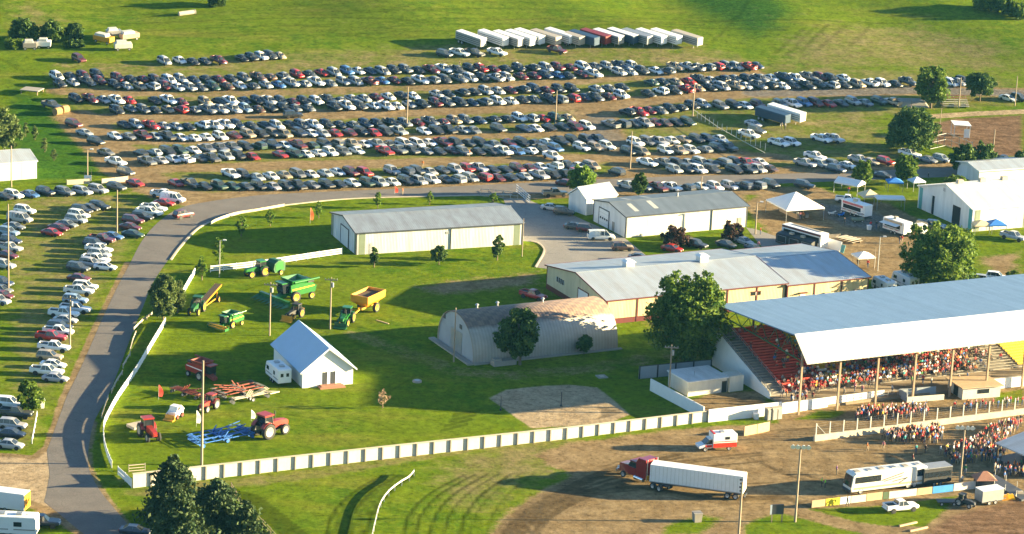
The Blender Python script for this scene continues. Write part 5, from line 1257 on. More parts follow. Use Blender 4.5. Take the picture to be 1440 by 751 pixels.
    tail = MB()
    for s in (1, -1):
        zz = st[1][3]; tail.box(Lr - .02, Lr + .1, s * st[1][1] * .80 - .1, s * st[1][1] * .80 + .1, zz - .32, zz - .1)
    if kind in ('pickup',): body.box(Lf - .02, Lf + .1, -.85, .85, .5, .68, 2); body.box(Lr - .12, Lr + .01, -.85, .85, .5, .66, 2)
    else: body.box(Lf - .2, Lf + .02, -.35, .35, st[-1][2] + .02, st[-1][2] + .12, 1)
    wb = {'sedan': (1.38, -1.38, .32), 'suv': (1.4, -1.4, .37), 'minivan': (1.5, -1.5, .34), 'pickup': (1.85, -1.75, .40), 'van': (1.75, -1.75, .37)}[kind]
    for x in wb[:2]:
        for s in (1, -1):   # dark wheel arch
            body.tube((x, s * (w - .12), wb[2]), (x, s * (w + .004), wb[2]), wb[2] * 1.17, None, 14, 1)
    wh = MB(); wh.wheel_at((0, 0, 0), wb[2], .24, 14)
    o = {}
    b = body.build('parked_' + kind, [M['paint'], M['black'], M['chrome']]); o['body'] = b.data; bpy.data.objects.remove(b)
    for nm, q, mm in (('windows', win, [M['glass']]), ('wheel', wh, [M['tyre'], M['rim']]), ('headlights', lamp, [M['lamp']]), ('taillights', tail, [M['redlamp']])):
        q = q.build(nm, mm); o[nm] = q.data; bpy.data.objects.remove(q)
    o['wheels'] = [(x, s * (w - .10), wb[2]) for x in wb[:2] for s in (1, -1)]
    return o
for k in ('sedan', 'suv', 'minivan', 'pickup', 'van'): CARS[k] = make_car(k)
PAINTS = {'white': (.74, .74, .72), 'silver': (.36, .37, .38), 'grey': (.14, .15, .16), 'black': (.014, .015, .017), 'navy': (.014, .026, .06), 'dark green': (.02, .05, .035), 'red': (.32, .012, .01), 'maroon': (.095, .010, .013),
          'tan': (.33, .26, .17), 'blue': (.05, .14, .33), 'pale blue': (.22, .32, .42), 'yellow': (.65, .5, .02), 'brown': (.09, .05, .032), 'charcoal': (.05, .055, .06), 'orange': (.5, .12, .02)}
KN = {'sedan': 'sedan', 'suv': 'SUV', 'minivan': 'minivan', 'pickup': 'pickup truck', 'van': 'van'}
rc = random.Random(5)
def slope_tilt(p, yaw):
    e = 1.5
    c, s = math.cos(yaw), math.sin(yaw)
    dzx = (G(p.x + c * e, p.y + s * e) - G(p.x - c * e, p.y - s * e)) / (2 * e)
    dzy = (G(p.x - s * e, p.y + c * e) - G(p.x + s * e, p.y - c * e)) / (2 * e)
    return (math.atan(dzy), -math.atan(dzx), yaw)
def put_car(kind, col, p, yaw, label, group=None, detail=2, cat=None):
    T = CARS[kind]
    nm = {'pickup': 'pickup_truck', 'van': 'passenger_van', 'suv': 'parked_suv', 'sedan': 'parked_car', 'minivan': 'parked_minivan'}[kind]
    o = bpy.data.objects.new(nm, T['body']); COL.objects.link(o)
    o.location = (p.x, p.y, G(p.x, p.y)); o.rotation_euler = slope_tilt(p, yaw)
    o.scale = (rc.uniform(.97, 1.03), rc.uniform(.98, 1.02), rc.uniform(.97, 1.04))
    c = PAINTS[col]; j = rc.uniform(.85, 1.15)
    o.color = (min(c[0] * j * rc.uniform(.95, 1.05), .8), min(c[1] * j * rc.uniform(.97, 1.03), .8), min(c[2] * j * rc.uniform(.95, 1.05), .8), 1)
    tag(o, label, cat or {'pickup': 'pickup truck', 'van': 'van', 'suv': 'SUV', 'sedan': 'car', 'minivan': 'minivan'}[kind], group)
    def kid(n, me, loc=None):
        q = bpy.data.objects.new(n, me); COL.objects.link(q); q.parent = o
        if loc: q.location = loc
    kid('windows', T['windows'])
    if detail:
        for l in T['wheels']: kid('wheel', T['wheel'], l)
    if detail > 1: kid('headlights', T['headlights']); kid('taillights', T['taillights'])
    return o
mass = []   # far cars gathered into one body of cars
def mass_car(kind, col, p, yaw): mass.append((kind, col, p, yaw))
ORD = ['', 'first', 'second', 'third', 'fourth', 'fifth', 'sixth', 'seventh', 'eighth', 'ninth', 'tenth', 'eleventh', 'twelfth', 'thirteenth', 'fourteenth', 'fifteenth', 'sixteenth', 'seventeenth', 'eighteenth', 'nineteenth', 'twentieth']
for i, w_ in enumerate(ORD[1:10], 1):
    pass
def ordn(i):
    if i <= 20: return ORD[i]
    tens = {2: 'twenty', 3: 'thirty', 4: 'forty', 5: 'fifty', 6: 'sixty'}
    t, u = divmod(i, 10)
    return {2: 'twentieth', 3: 'thirtieth', 4: 'fortieth', 5: 'fiftieth', 6: 'sixtieth'}[t] if u == 0 else tens[t] + '-' + ORD[u]
POOL = ['black'] * 19 + ['charcoal'] * 12 + ['navy'] * 7 + ['grey'] * 10 + ['silver'] * 15 + ['white'] * 19 + ['maroon'] * 7 + ['red'] * 6 + ['tan'] * 4 + ['dark green'] * 2 + ['blue'] * 2 + ['brown'] * 2 + ['pale blue'] * 1
KPOOL = ['sedan'] * 40 + ['suv'] * 28 + ['pickup'] * 20 + ['minivan'] * 12
def rowyaw(p): return R(-50) + rc.uniform(-.05, .05) + (math.pi if rc.random() < 0.12 else 0)
nind = 0
def row(name, pts, gap, individual, phase=0.0, skip=0.03, special=None, yaw=None):
    """a line of parked cars along photo points; gap in photo pixels"""
    global nind
    pts = smooth_line(pts, 6); xs = [q[0] for q in pts]; L = 0; n = 0; grp = 'cars in the ' + name
    d = [0]
    for a, b in zip(pts, pts[1:]): d.append(d[-1] + math.hypot(b[0] - a[0], b[1] - a[1]))
    s = phase
    items = []
    while s <= d[-1]:
        if rc.random() >= skip:
            q = (float(np.interp(s, d, [a[0] for a in pts])) + rc.uniform(-.8, .8), float(np.interp(s, d, [a[1] for a in pts])) + rc.uniform(-1.1, 1.1))
            items.append(q)
        s += gap * .96 * rc.uniform(.90, 1.10)
    for i, q in enumerate(items):
        k = rc.choice(KPOOL); c = rc.choice(POOL)
        if special and i in special: k, c = special[i]
        p = P(q[0], q[1] + 3.0); y = rowyaw(p) if yaw is None else yaw + rc.uniform(-.05, .05)
        if individual:
            put_car(k, c, p, y, '%s %s %s from left in the %s' % (c, KN[k], ordn(i + 1), name), grp, detail=1 if individual == 1 else 2); nind += 1
        else: mass_car(k, c, p, y)
# --- the six double lines on the hill, far ones first
Y0 = None
row('R0', [(231, 86), (311, 86)], 20, 0, skip=0); row('R0', [(341, 81), (405, 78)], 14, 0, skip=0)
row('R1', [(80, 107), (143, 106)], 20.5, 0, skip=0); row('R1', [(85, 118), (142, 115)], 19, 0, skip=0)
row('R1b', [(166, 111), (250, 112), (352, 109), (469, 102), (560, 99.5), (712, 97), (834, 94), (905, 92.5)], 18.2, 0)
row('R1f', [(162, 121), (260, 123), (352, 121), (420, 118), (511, 115), (620, 112), (712, 109), (800, 106), (872, 102), (945, 99.5)], 18.4, 0)
row('R1c', [(950, 95.5), (1000, 94), (1065, 93)], 15, 0)
row('R2b', [(107, 140), (169, 142), (250, 143), (352, 142.5), (440, 143), (512, 138), (613, 133), (712, 127), (808, 126), (876, 123)], 18.4, 0)
row('R2f', [(165, 156), (186, 154), (280, 155), (365, 153.5), (502, 150.5), (595, 147), (712, 142), (796, 139), (875, 134)], 18.4, 0)
row('R2c', [(915, 117), (986, 112.5), (1049, 111.5), (1100, 110), (1199, 109)], 17.5, 0)
row('R2d', [(912, 131), (955, 126), (993, 123), (1074, 121.5), (1151, 120), (1224, 118), (1282, 116)], 18.2, 0)
row('R2e', [(1336, 117), (1362, 114)], 10, 0, skip=0)
row('line below the gravel hill road', [(1013, 149.5), (1072, 147.5), (1130, 146), (1190, 144.5), (1256, 143)], 18, 1)
row('R3a', [(882, 159), (938, 154), (988, 147)], 16, 0)
row('short line left of the slanting fence', [(859, 174.5), (934, 173), (978, 172)], 17, 1)
row('R3b', [(175, 176), (250, 178), (352, 177), (471, 176.5), (550, 175), (654, 170), (728, 167), (808, 165)], 18.6, 0)
row('front line of hill row three', [(162, 191), (230, 193), (300, 193), (352, 190), (440, 188), (537, 186), (656, 183), (725, 181), (828, 178)], 18.6, 1)
row('back line of hill row two', [(197, 216), (270, 211), (352, 206), (421, 204), (502, 203), (600, 202), (714, 202), (780, 199), (846, 196)], 19.2, 1)
row('front line of hill row two', [(207, 228), (270, 224), (352, 220), (438, 216), (512, 213), (620, 213), (704, 213), (780, 210), (860, 206)], 19.2, 1)
row('back line beside the branch road', [(894, 202), (950, 198), (1013, 195)], 17.5, 1)
row('front line beside the branch road', [(884, 214), (950, 212), (1030, 208)], 18, 1)
row('back line above the paved road', [(325, 246), (368, 249), (430, 245), (524, 242.5), (590, 242), (650, 239), (707, 238), (776, 235), (864, 234)], 19.3, 1)
row('front line above the paved road', [(248, 257), (300, 263), (368, 263), (460, 260), (524, 257.5), (585, 255), (660, 251), (712, 250), (798, 246), (884, 242)], 19.5, 1)
row('back line on the road near the tents', [(935, 231), (1000, 230), (1074, 229)], 17.5, 1)
row('front line on the road near the tents', [(949, 239), (1010, 239), (1072, 238), (1092, 236)], 17.5, 1)
row('line behind the machine shed roof', [(884, 264), (929, 266), (985, 264), (1069, 262), (1095, 259)], 20.5, 1)
# --- odd vehicles on the hill
def one(kind, col, x, y, deg, label, group=None, detail=1): return put_car(kind, col, P(x, y + 3), R(deg), label, group, detail)
one('pickup', 'white', 777, 221, -50, 'white pickup truck alone at the front of the second hill parking row')
one('pickup', 'white', 910, 230, -45, 'white pickup truck crossing the gravel branch road by the tall pole')
one('suv', 'black', 412, 162, 20, 'black SUV driving sideways in the aisle of the hill parking')
one('suv', 'maroon', 111, 83, -50, 'lone maroon SUV parked high on the grass left of the top row')
for i, (x, y, k, c, lb) in enumerate([(1095, 202, 'pickup', 'white', 'left one of two white pickups parked in the grass by the fence'), (1113, 201, 'suv', 'white', 'white SUV beside the white pickup in the grass by the fence'), (1155, 196, 'pickup', 'white', 'left one of two white pickups parked above the round trees'), (1172, 196, 'pickup', 'silver', 'silver pickup right of the white one above the round trees'),
    (1146, 221, 'pickup', 'white', 'white pickup behind the short line right of the chain fence'), (1132, 231, 'pickup', 'silver', 'silver pickup at the left end of the short roadside line'), (1155, 232, 'suv', 'silver', 'silver SUV second in the short roadside line near the tents'), (1172, 232, 'suv', 'grey', 'grey SUV third in the short roadside line near the tents'), (1191, 233, 'sedan', 'white', 'white sedan at the right end of the short roadside line'),
    (1208, 226, 'pickup', 'silver', 'silver pickup just left of the round linden trees'), (1224, 228, 'sedan', 'tan', 'tan sedan parked behind the round linden trees'), (1245, 228, 'suv', 'red', 'red SUV parked behind the round linden trees'), (1279, 217, 'pickup', 'white', 'white pickup parked below the wide ball field tree'), (1305, 225, 'sedan', 'grey', 'grey sedan parked right of the white pickup at the ball field'),
    (1324, 224, 'suv', 'silver', 'silver SUV parked left of the twin crowned dark tree'), (1394, 226, 'sedan', 'red', 'red sedan at the ball field pole'), (1411, 226, 'pickup', 'black', 'black pickup right of the red sedan at the ball field pole'), (1131, 261, 'suv', 'charcoal', 'charcoal SUV parked beside the road above the big white tent'), (1059, 174, 'sedan', 'silver', 'silver sedan parked alone left of the cattle trailer'), (1064, 184, 'suv', 'charcoal', 'charcoal SUV parked below the silver sedan by the cattle trailer'),
    (1176, 239, 'suv', 'navy', 'dark car shaded behind the linden trees'), (1241, 247, 'sedan', 'charcoal', 'charcoal sedan shaded between the two linden trees'), (1417, 138, 'sedan', 'white', 'white sedan on the hill road at the far right'), (1433, 138, 'suv', 'charcoal', 'dark SUV on the hill road at the right edge'), (1053, 190, 'pickup', 'white', 'white pickup with flatbed beside the slanting chain fence')]):
    one(k, c, x, y, -40 if y < 240 else -30, lb)
# --- left lot: every vehicle read from the photo
CA = [(5, 277, 'sedan', 'black'), (19, 275, 'suv', 'white'), (42, 274, 'sedan', 'blue'), (64, 271, 'suv', 'black'), (91, 271, 'suv', 'grey'), (116, 270, 'suv', 'silver'), (138, 268, 'suv', 'silver'), (164, 264, 'suv', 'charcoal')]
for i, (x, y, k, c) in enumerate(CA): one(k, c, x, y, -32, '%s %s %s from left in row below the entrance walls' % (c, KN[k], ordn(i + 1)), 'cars in the row below the entrance walls')
CE = [(190, 258, 'sedan', 'red', 'red sedan beside the low tan wall at the parking entrance'), (177, 243, 'suv', 'charcoal', 'charcoal SUV above the red sedan at the parking entrance'), (163, 229, 'pickup', 'white', 'white pickup above the entrance lamp pole'), (149, 215, 'sedan', 'grey', 'grey sedan in the slanting entrance line above the white pickup'), (135, 200, 'suv', 'black', 'black SUV in the slanting entrance line'), (119, 187, 'sedan', 'silver', 'silver sedan in the slanting entrance line near the hay bales'), (104, 175, 'suv', 'maroon', 'maroon SUV just below the hay bales'), (73, 149, 'pickup', 'charcoal', 'charcoal pickup left of the hay bales')]
for x, y, k, c, lb in CE: one(k, c, x, y, -38, lb)
CC1 = [(35, 297, 'suv', 'white'), (28, 309, 'van', 'silver'), (20, 319, 'sedan', 'grey'), (12, 328, 'suv', 'pale blue'), (15, 340, 'suv', 'navy'), (13, 350, 'pickup', 'silver'), (10, 360, 'sedan', 'maroon'), (6, 374, 'suv', 'silver'), (3, 399, 'suv', 'navy'), (2, 408, 'sedan', 'grey'), (3, 416, 'sedan', 'maroon'), (-2, 424, 'suv', 'silver')]
for i, (x, y, k, c) in enumerate(CC1): one(k, c, x, y, -22, '%s %s %s from top in the car column at the left edge' % (c, KN[k], ordn(i + 1)), 'cars in the column at the left edge', 2)
CC2 = [(140, 291, 'suv', 'black'), (126, 293, 'sedan', 'charcoal'), (115, 297, 'suv', 'black'), (111, 303, 'suv', 'white'), (107, 310, 'suv', 'silver'), (94, 316, 'sedan', 'grey'), (82, 321, 'sedan', 'maroon'), (73, 328, 'sedan', 'red')]
for i, (x, y, k, c) in enumerate(CC2): one(k, c, x, y, -24, '%s %s %s from top in the short slanting middle column' % (c, KN[k], ordn(i + 1)), 'cars in the short slanting middle column', 2)
CC3 = [(230, 275, 'pickup', 'white'), (243, 281, 'van', 'white'), (231, 286, 'sedan', 'red'), (216, 294, 'pickup', 'white'), (210, 300, 'pickup', 'white'), (200, 306, 'suv', 'black'), (187, 311, 'suv', 'maroon'), (183, 320, 'sedan', 'maroon'), (187, 330, 'sedan', 'dark green'), (158, 333, 'sedan', 'blue'), (143, 338, 'pickup', 'maroon'), (133, 344, 'suv', 'navy'), (139, 352, 'pickup', 'white'), (140, 359, 'suv', 'silver'), (135, 366, 'pickup', 'white'), (128, 372, 'suv', 'silver'), (110, 378, 'suv', 'charcoal'), (148, 376, 'sedan', 'white'), (111, 392, 'sedan', 'maroon'), (120, 404, 'suv', 'white'), (111, 411, 'pickup', 'white'), (106, 423, 'suv', 'pale blue'), (106, 436, 'pickup', 'white'), (90, 443, 'pickup', 'white'), (92, 451, 'sedan', 'silver'), (84, 461, 'suv', 'navy'), (82, 468, 'pickup', 'white'), (72, 476, 'pickup', 'red'), (76, 490, 'pickup', 'white'), (70, 503, 'suv', 'tan'), (75, 514, 'sedan', 'white'), (66, 524, 'pickup', 'white'), (78, 533, 'sedan', 'silver')]
for i, (x, y, k, c) in enumerate(CC3): one(k, c, x, y, -20 if i < 17 else -9, '%s %s %s from top in the column beside the paved road' % (c, KN[k], ordn(i + 1)), 'cars in the column beside the paved road', 2)
CC4 = [(14, 569, 'suv', 'white'), (23, 583, 'pickup', 'charcoal'), (18, 600, 'suv', 'silver'), (16, 611, 'sedan', 'navy'), (14, 627, 'sedan', 'silver')]
for i, (x, y, k, c) in enumerate(CC4): one(k, c, x, y, -8, '%s %s %s from top in the short column beside the road junction' % (c, KN[k], ordn(i + 1)), 'cars in the short column beside the road junction', 2)
one('pickup', 'navy', 58, 737, 2, 'dark blue pickup truck under trees at the bottom left', None, 2)
one('sedan', 'navy', 190, 748, -5, 'dark car on the road cut by the bottom edge of the photo', None, 2)
one('suv', 'maroon', 258, 303, 45, 'red brown SUV driving along the paved road bend', None, 2)
# --- cars near the sheds
for x, y, k, c, dg, lb in [(775, 292, 'sedan', 'silver', -8, 'silver sedan on the lot beside the small gabled garden shed'), (793, 299, 'suv', 'black', -12, 'black SUV below the silver sedan at the garden shed'), (780, 273, 'pickup', 'tan', 15, 'tan pickup parked under the bright yellow green maple'), (796, 258, 'sedan', 'maroon', -20, 'maroon sedan partly behind the bright yellow green maple'),
                          (808, 319, 'sedan', 'charcoal', -10, 'charcoal sedan nearest the overhead door of the machine shed'), (826, 323, 'suv', 'maroon', -12, 'maroon SUV between charcoal sedan and white van on the concrete lot'), (875, 349, 'suv', 'brown', 8, 'brown bronze SUV on the concrete lot nearest the big hall'), (899, 363, 'sedan', 'navy', -10, 'dark car half hidden behind the hall roof edge'),
                          (945, 350, 'sedan', 'red', -28, 'red sedan on the grass below the plum bush'), (980, 345, 'suv', 'black', -32, 'long black SUV on the grass right of the red sedan'), (1021, 344, 'sedan', 'charcoal', -38, 'charcoal sedan on grass right of the long black SUV'), (1046, 340, 'sedan', 'silver', -45, 'silver sedan below the olive brown bush'), (1060, 350, 'sedan', 'navy', -50, 'dark sedan beside the corner of the vendor pavement'),
                          (750, 417, 'pickup', 'red', -35, 'red pickup truck parked by the left end of the big hall'), (1425, 334, 'pickup', 'silver', -40, 'silver pickup on the grass below the sale barn'), (1385, 396, 'suv', 'silver', -20, 'silver SUV parked above the grandstand roof at right'), (1402, 391, 'suv', 'white', -15, 'white SUV parked above the grandstand roof at the right edge'), (1353, 392, 'pickup', 'white', -10, 'white pickup half behind the broad bright tree'),
                          (1287, 402, 'suv', 'white', -20, 'white SUV parked just left of the broad bright tree trunk'), (1246, 408, 'suv', 'charcoal', -20, 'charcoal car behind the white campers at the annexe end'), (1192, 282, 'pickup', 'white', -10, 'white pickup parked behind the pink lettered food trailer'), (1302, 318, 'suv', 'charcoal', -25, 'charcoal SUV parked beside the sale barn corner'), (1316, 318, 'suv', 'pale blue', -25, 'pale blue SUV right of the charcoal one by the sale barn')]:
    one(k, c, x, y, dg, lb, None, 2)
one('van', 'white', 845, 334, 8, 'white passenger van on the concrete lot with three side windows', None, 2)
one('pickup', 'white', 1266, 715, 22, 'white pickup truck parked on grass in front of the hoarding row', None, 2)
# --- the mass of far cars
def car_mass():
    VS, LS, LT, MI, CL = [], [], [], [], []
    off = 0
    tmpl = {}
    for k, T in CARS.items():
        parts = [(T['body'], None), (T['windows'], None)] + [(T['wheel'], l) for l in T['wheels']]
        v, f, mi = [], [], []
        for me_, l in parts:
            n = len(v); a = np.zeros(len(me_.vertices) * 3); me_.vertices.foreach_get('co', a); a = a.reshape(-1, 3)
            if l: a = a + np.array(l)
            v.extend(a.tolist())
            names = [q.name for q in me_.materials]
            for p_ in me_.polygons:
                f.append([n + i for i in p_.vertices]); mn = names[p_.material_index]
                mi.append({'vehicle_paint': 0, 'black_plastic': 1, 'bright_metal': 2, 'tinted_glass': 3, 'tyre_rubber': 1, 'wheel_metal': 2}[mn])
        tmpl[k] = (np.array(v), f, mi)
    for k, c, p, yaw in mass:
        v, f, mi = tmpl[k]
        rx, ry, rz = slope_tilt(p, yaw)
        m = np.array(Matrix.Rotation(rz, 3, 'Z') @ Matrix.Rotation(ry, 3, 'Y') @ Matrix.Rotation(rx, 3, 'X'))
        s = np.array([rc.uniform(.97, 1.03), rc.uniform(.98, 1.02), rc.uniform(.97, 1.04)])
        w_ = (v * s) @ m.T + np.array([p.x, p.y, G(p.x, p.y)])
        VS.append(w_); j = rc.uniform(.85, 1.15); col = [min(.8, q * j) for q in PAINTS[c]] + [1]
        for poly, mm in zip(f, mi):
            LS.extend(i + off for i in poly); LT.append(len(poly)); MI.append(mm); CL.append(col)
        off += len(v)
    V = np.concatenate(VS); me_ = bpy.data.meshes.new('distant_parked_cars')
    me_.vertices.add(len(V)); me_.vertices.foreach_set('co', V.astype(np.float32).ravel())
    me_.loops.add(len(LS)); me_.loops.foreach_set('vertex_index', np.array(LS, np.int32))
    LT = np.array(LT, np.int32); me_.polygons.add(len(LT)); me_.polygons.foreach_set('loop_start', np.concatenate([[0], np.cumsum(LT)[:-1]]).astype(np.int32)); me_.polygons.foreach_set('loop_total', LT)
    me_.polygons.foreach_set('material_index', np.array(MI, np.int32)); me_.update(calc_edges=True)
    at = me_.attributes.new('paint', 'FLOAT_COLOR', 'FACE'); at.data.foreach_set('color', np.array(CL, np.float32).ravel())
    for q in (attrcol('mixed_vehicle_paint', 'paint', 0.35, 0.5), M['black'], M['chrome'], M['glass']): me_.materials.append(q)
    o = bpy.data.objects.new('distant_parked_cars', me_); COL.objects.link(o)
    tag(o, 'dense far rows of mixed cars and pickups on the upper hill', 'parked cars', None, 'stuff')
car_mass()
print('individual row cars', nind, 'mass', len(mass))
# ================================================================== FARM MACHINES
def head(a, b): return ang(P(*a), P(*b))
def wheels(t, spec, rimm):
    for x, y, r, wd in spec:
        q = MB(); q.wheel_at((0, 0, 0), r, wd, 18); o = q.build('wheel', [M['tyre'], rimm], t); o.location = (x, y, r)
def tractor(label, px, yaw, col, rim, s=1.0, loader=False, cat='tractor', dual=False, loc=None):
    p = loc or P(*px); t = empty('farm_tractor', p, yaw, label, cat)
    b = MB()
    loft(b, [[(-.2, -.42, .95), (-.2, .42, .95), (-.2, .42, 1.75), (-.2, -.42, 1.75)], [(1.2, -.42, .9), (1.2, .42, .9), (1.2, .40, 1.72), (1.2, -.40, 1.72)], [(2.3, -.36, .9), (2.3, .36, .9), (2.3, .33, 1.55), (2.3, -.33, 1.55)], [(2.5, -.28, 1.0), (2.5, .28, 1.0), (2.5, .26, 1.4), (2.5, -.26, 1.4)]], 0)
    b.box(-1.9, 1.9, -.3, .3, .6, .94, 1)
    b.build('hood', [col, M['black']], t)
    g = MB(); g.hexa([(-1.45, -.7, 1.3), (-.22, -.7, 1.3), (-.22, .7, 1.3), (-1.45, .7, 1.3)], [(-1.35, -.66, 2.6), (-.35, -.66, 2.6), (-.35, .66, 2.6), (-1.35, .66, 2.6)]); g.build('cab_glass', M['glass'], t)
    r = MB(); r.box(-1.55, -.15, -.78, .78, 2.603, 2.8); 
    r.build('cab_roof', col, t)
    pl = MB()
    for x0, x1 in ((-1.45, -1.35), (-.22, -.35)):
        for y in (-.71, .71): pl.bar((x0, y, 1.28), (x1, y * .94, 2.6), .09)
    pl.build('cab_frame', M['black'], t)
    for y in (-1, 1):
        f = MB()
        for k in range(5):
            a0, a1 = R(150 - k * 26), R(150 - (k + 1) * 26); rr = 1.02
            f.hexa([(-1.1 + rr * math.cos(a0), y * .55, .92 + rr * math.sin(a0)), (-1.1 + rr * math.cos(a1), y * .55, .92 + rr * math.sin(a1)), (-1.1 + rr * math.cos(a1), y * 1.1, .92 + rr * math.sin(a1)), (-1.1 + rr * math.cos(a0), y * 1.1, .92 + rr * math.sin(a0))], [(-1.1 + 1.04 * rr * math.cos(a0), y * .55, .92 + 1.04 * rr * math.sin(a0)), (-1.1 + 1.04 * rr * math.cos(a1), y * .55, .92 + 1.04 * rr * math.sin(a1)), (-1.1 + 1.04 * rr * math.cos(a1), y * 1.1, .92 + 1.04 * rr * math.sin(a1)), (-1.1 + 1.04 * rr * math.cos(a0), y * 1.1, .92 + 1.04 * rr * math.sin(a0))])
        f.build('fender', col, t)
    sp = [(-1.1, -.95, .92, .5), (-1.1, .95, .92, .5), (1.55, -.8, .62, .36), (1.55, .8, .62, .36)]
    if dual: sp += [(-1.1, -1.55, .92, .5), (-1.1, 1.55, .92, .5)]
    wheels(t, sp, rim)
    e = MB(); e.tube((.9, .3, 1.7), (.9, .3, 2.7), .06); e.build('exhaust_pipe', M['black'], t)
    if loader:
        l = MB()
        for y in (-.62, .62): l.bar((-.2, y, 1.7), (1.6, y, 1.5), .14, .2); l.bar((1.6, y, 1.5), (3.0, y, .5), .14, .2)
        l.bar((2.2, -.62, 1.05), (2.2, .62, 1.05), .1)
        lo = l.build('loader_arm', col, t)
        k = MB(); k.prism([(2.9, .1), (3.7, .05), (3.75, .15), (3.05, .3), (3.0, .9), (2.9, .9)], -1.1, 1.1); k.build('bucket', M['jddark'] if col == M['jdgreen'] else col, lo)
    t.scale = (s, s, s)
    return t
tractor('green tractor with yellow wheels hitched to the green grain cart', (361, 388), head((361, 388), (343, 391)), M['jdgreen'], M['jdyellow'], 1.12)
tractor('green tractor with front loader in front of the amber spreader', (486, 455), head((492, 448), (477, 462)), M['jdgreen'], M['jdyellow'], 1.1, True)
tractor('dark green tractor pulling the long amber conveyor near the road', (276, 440), head((282, 432), (266, 447)), M['jddark'], M['jdyellow'], 1.1)
tractor('big red tractor with large tyres at the right end of blue cultivator', (380, 612), head((366, 614), (398, 605)), M['farmred'], M['rim'], 1.45, dual=False)
tractor('red tractor with a boom attachment nearest the curving white fence', (210, 616), head((205, 604), (224, 622)), M['farmred'], M['rim'], 1.2)
tractor('small red tractor behind the tall pale pole', (293, 576), head((300, 570), (283, 578)), M['farmred'], M['rim'], .95)
def grain_cart(label, px, yaw, col, colx, s=1.0, fill=True):
    t = empty('grain_cart', P(*px), yaw, label, 'grain cart')
    b = MB(); z0, z1, z2 = 1.0, 1.9, 3.0
    lo = [(-1.3, -.6, z0), (1.3, -.6, z0), (1.3, .6, z0), (-1.3, .6, z0)]; mi = [(-2.6, -1.5, z1), (2.6, -1.5, z1), (2.6, 1.5, z1), (-2.6, 1.5, z1)]; hi = [(-2.7, -1.55, z2), (2.7, -1.55, z2), (2.7, 1.55, z2), (-2.7, 1.55, z2)]; inn = [(-2.55, -1.4, z2), (2.55, -1.4, z2), (2.55, 1.4, z2), (-2.55, 1.4, z2)]; fl = [(-2.5, -1.35, z2 - .5), (2.5, -1.35, z2 - .5), (2.5, 1.35, z2 - .5), (-2.5, 1.35, z2 - .5)]
    loft(b, [lo, mi, hi, inn, fl], 0, True); b.build('hopper', col, t)
    if fill: MB().slab([(-2.45, -1.3, z2 - .48), (2.45, -1.3, z2 - .48), (2.45, 1.3, z2 - .48), (-2.45, 1.3, z2 - .48)], (0, 0, .1)).build('grain', M['grain'], t)
    f = MB(); f.box(-2.4, 2.4, -.4, -.25, .75, .98); f.box(-2.4, 2.4, .25, .4, .75, .98); f.bar((2.4, 0, .85), (4.2, 0, .5), .2); f.build('drawbar', colx, t)
    wheels(t, [(-.2, -1.35, .75, .5), (-.2, 1.35, .75, .5)], M['jdyellow']); t.scale = (s, s, s)
grain_cart('amber spreader wagon with dark load behind the loader tractor', (517, 437), head((528, 431), (500, 444)), M['orangeyel'], M['orangeyel'], 1.25)
def baler(px, yaw, label):
    t = empty('round_baler', P(*px), yaw, label, 'baler')
    b = MB(); b.prism([(-1.7, .7), (1.1, .6), (1.5, 1.4), (1.2, 2.5), (.2, 3.0), (-1.0, 2.9), (-1.8, 2.2)], -1.25, 1.25); b.build('chamber', M['jddark'], t)
    for y in (-1.28, 1.26): MB().prism([(-1.4, 1.0), (.9, .9), (1.1, 2.2), (.2, 2.75), (-1.0, 2.6)], y, y + .02).build('side_shield', M['jdgreen'], t)
    MB().box(-1.5, .8, -1.31, -1.283, 1.3, 1.42).build('yellow_stripe', M['jdyellow'], t)
    MB().bar((1.3, 0, .9), (3.4, 0, .6), .2).build('drawbar', M['jddark'], t)
    wheels(t, [(-.3, -1.45, .55, .4), (-.3, 1.45, .55, .4)], M['jdyellow'])
baler((386, 385), head((395, 381), (372, 387)), 'rounded green baler wagon behind the tractor near the ranch fence')
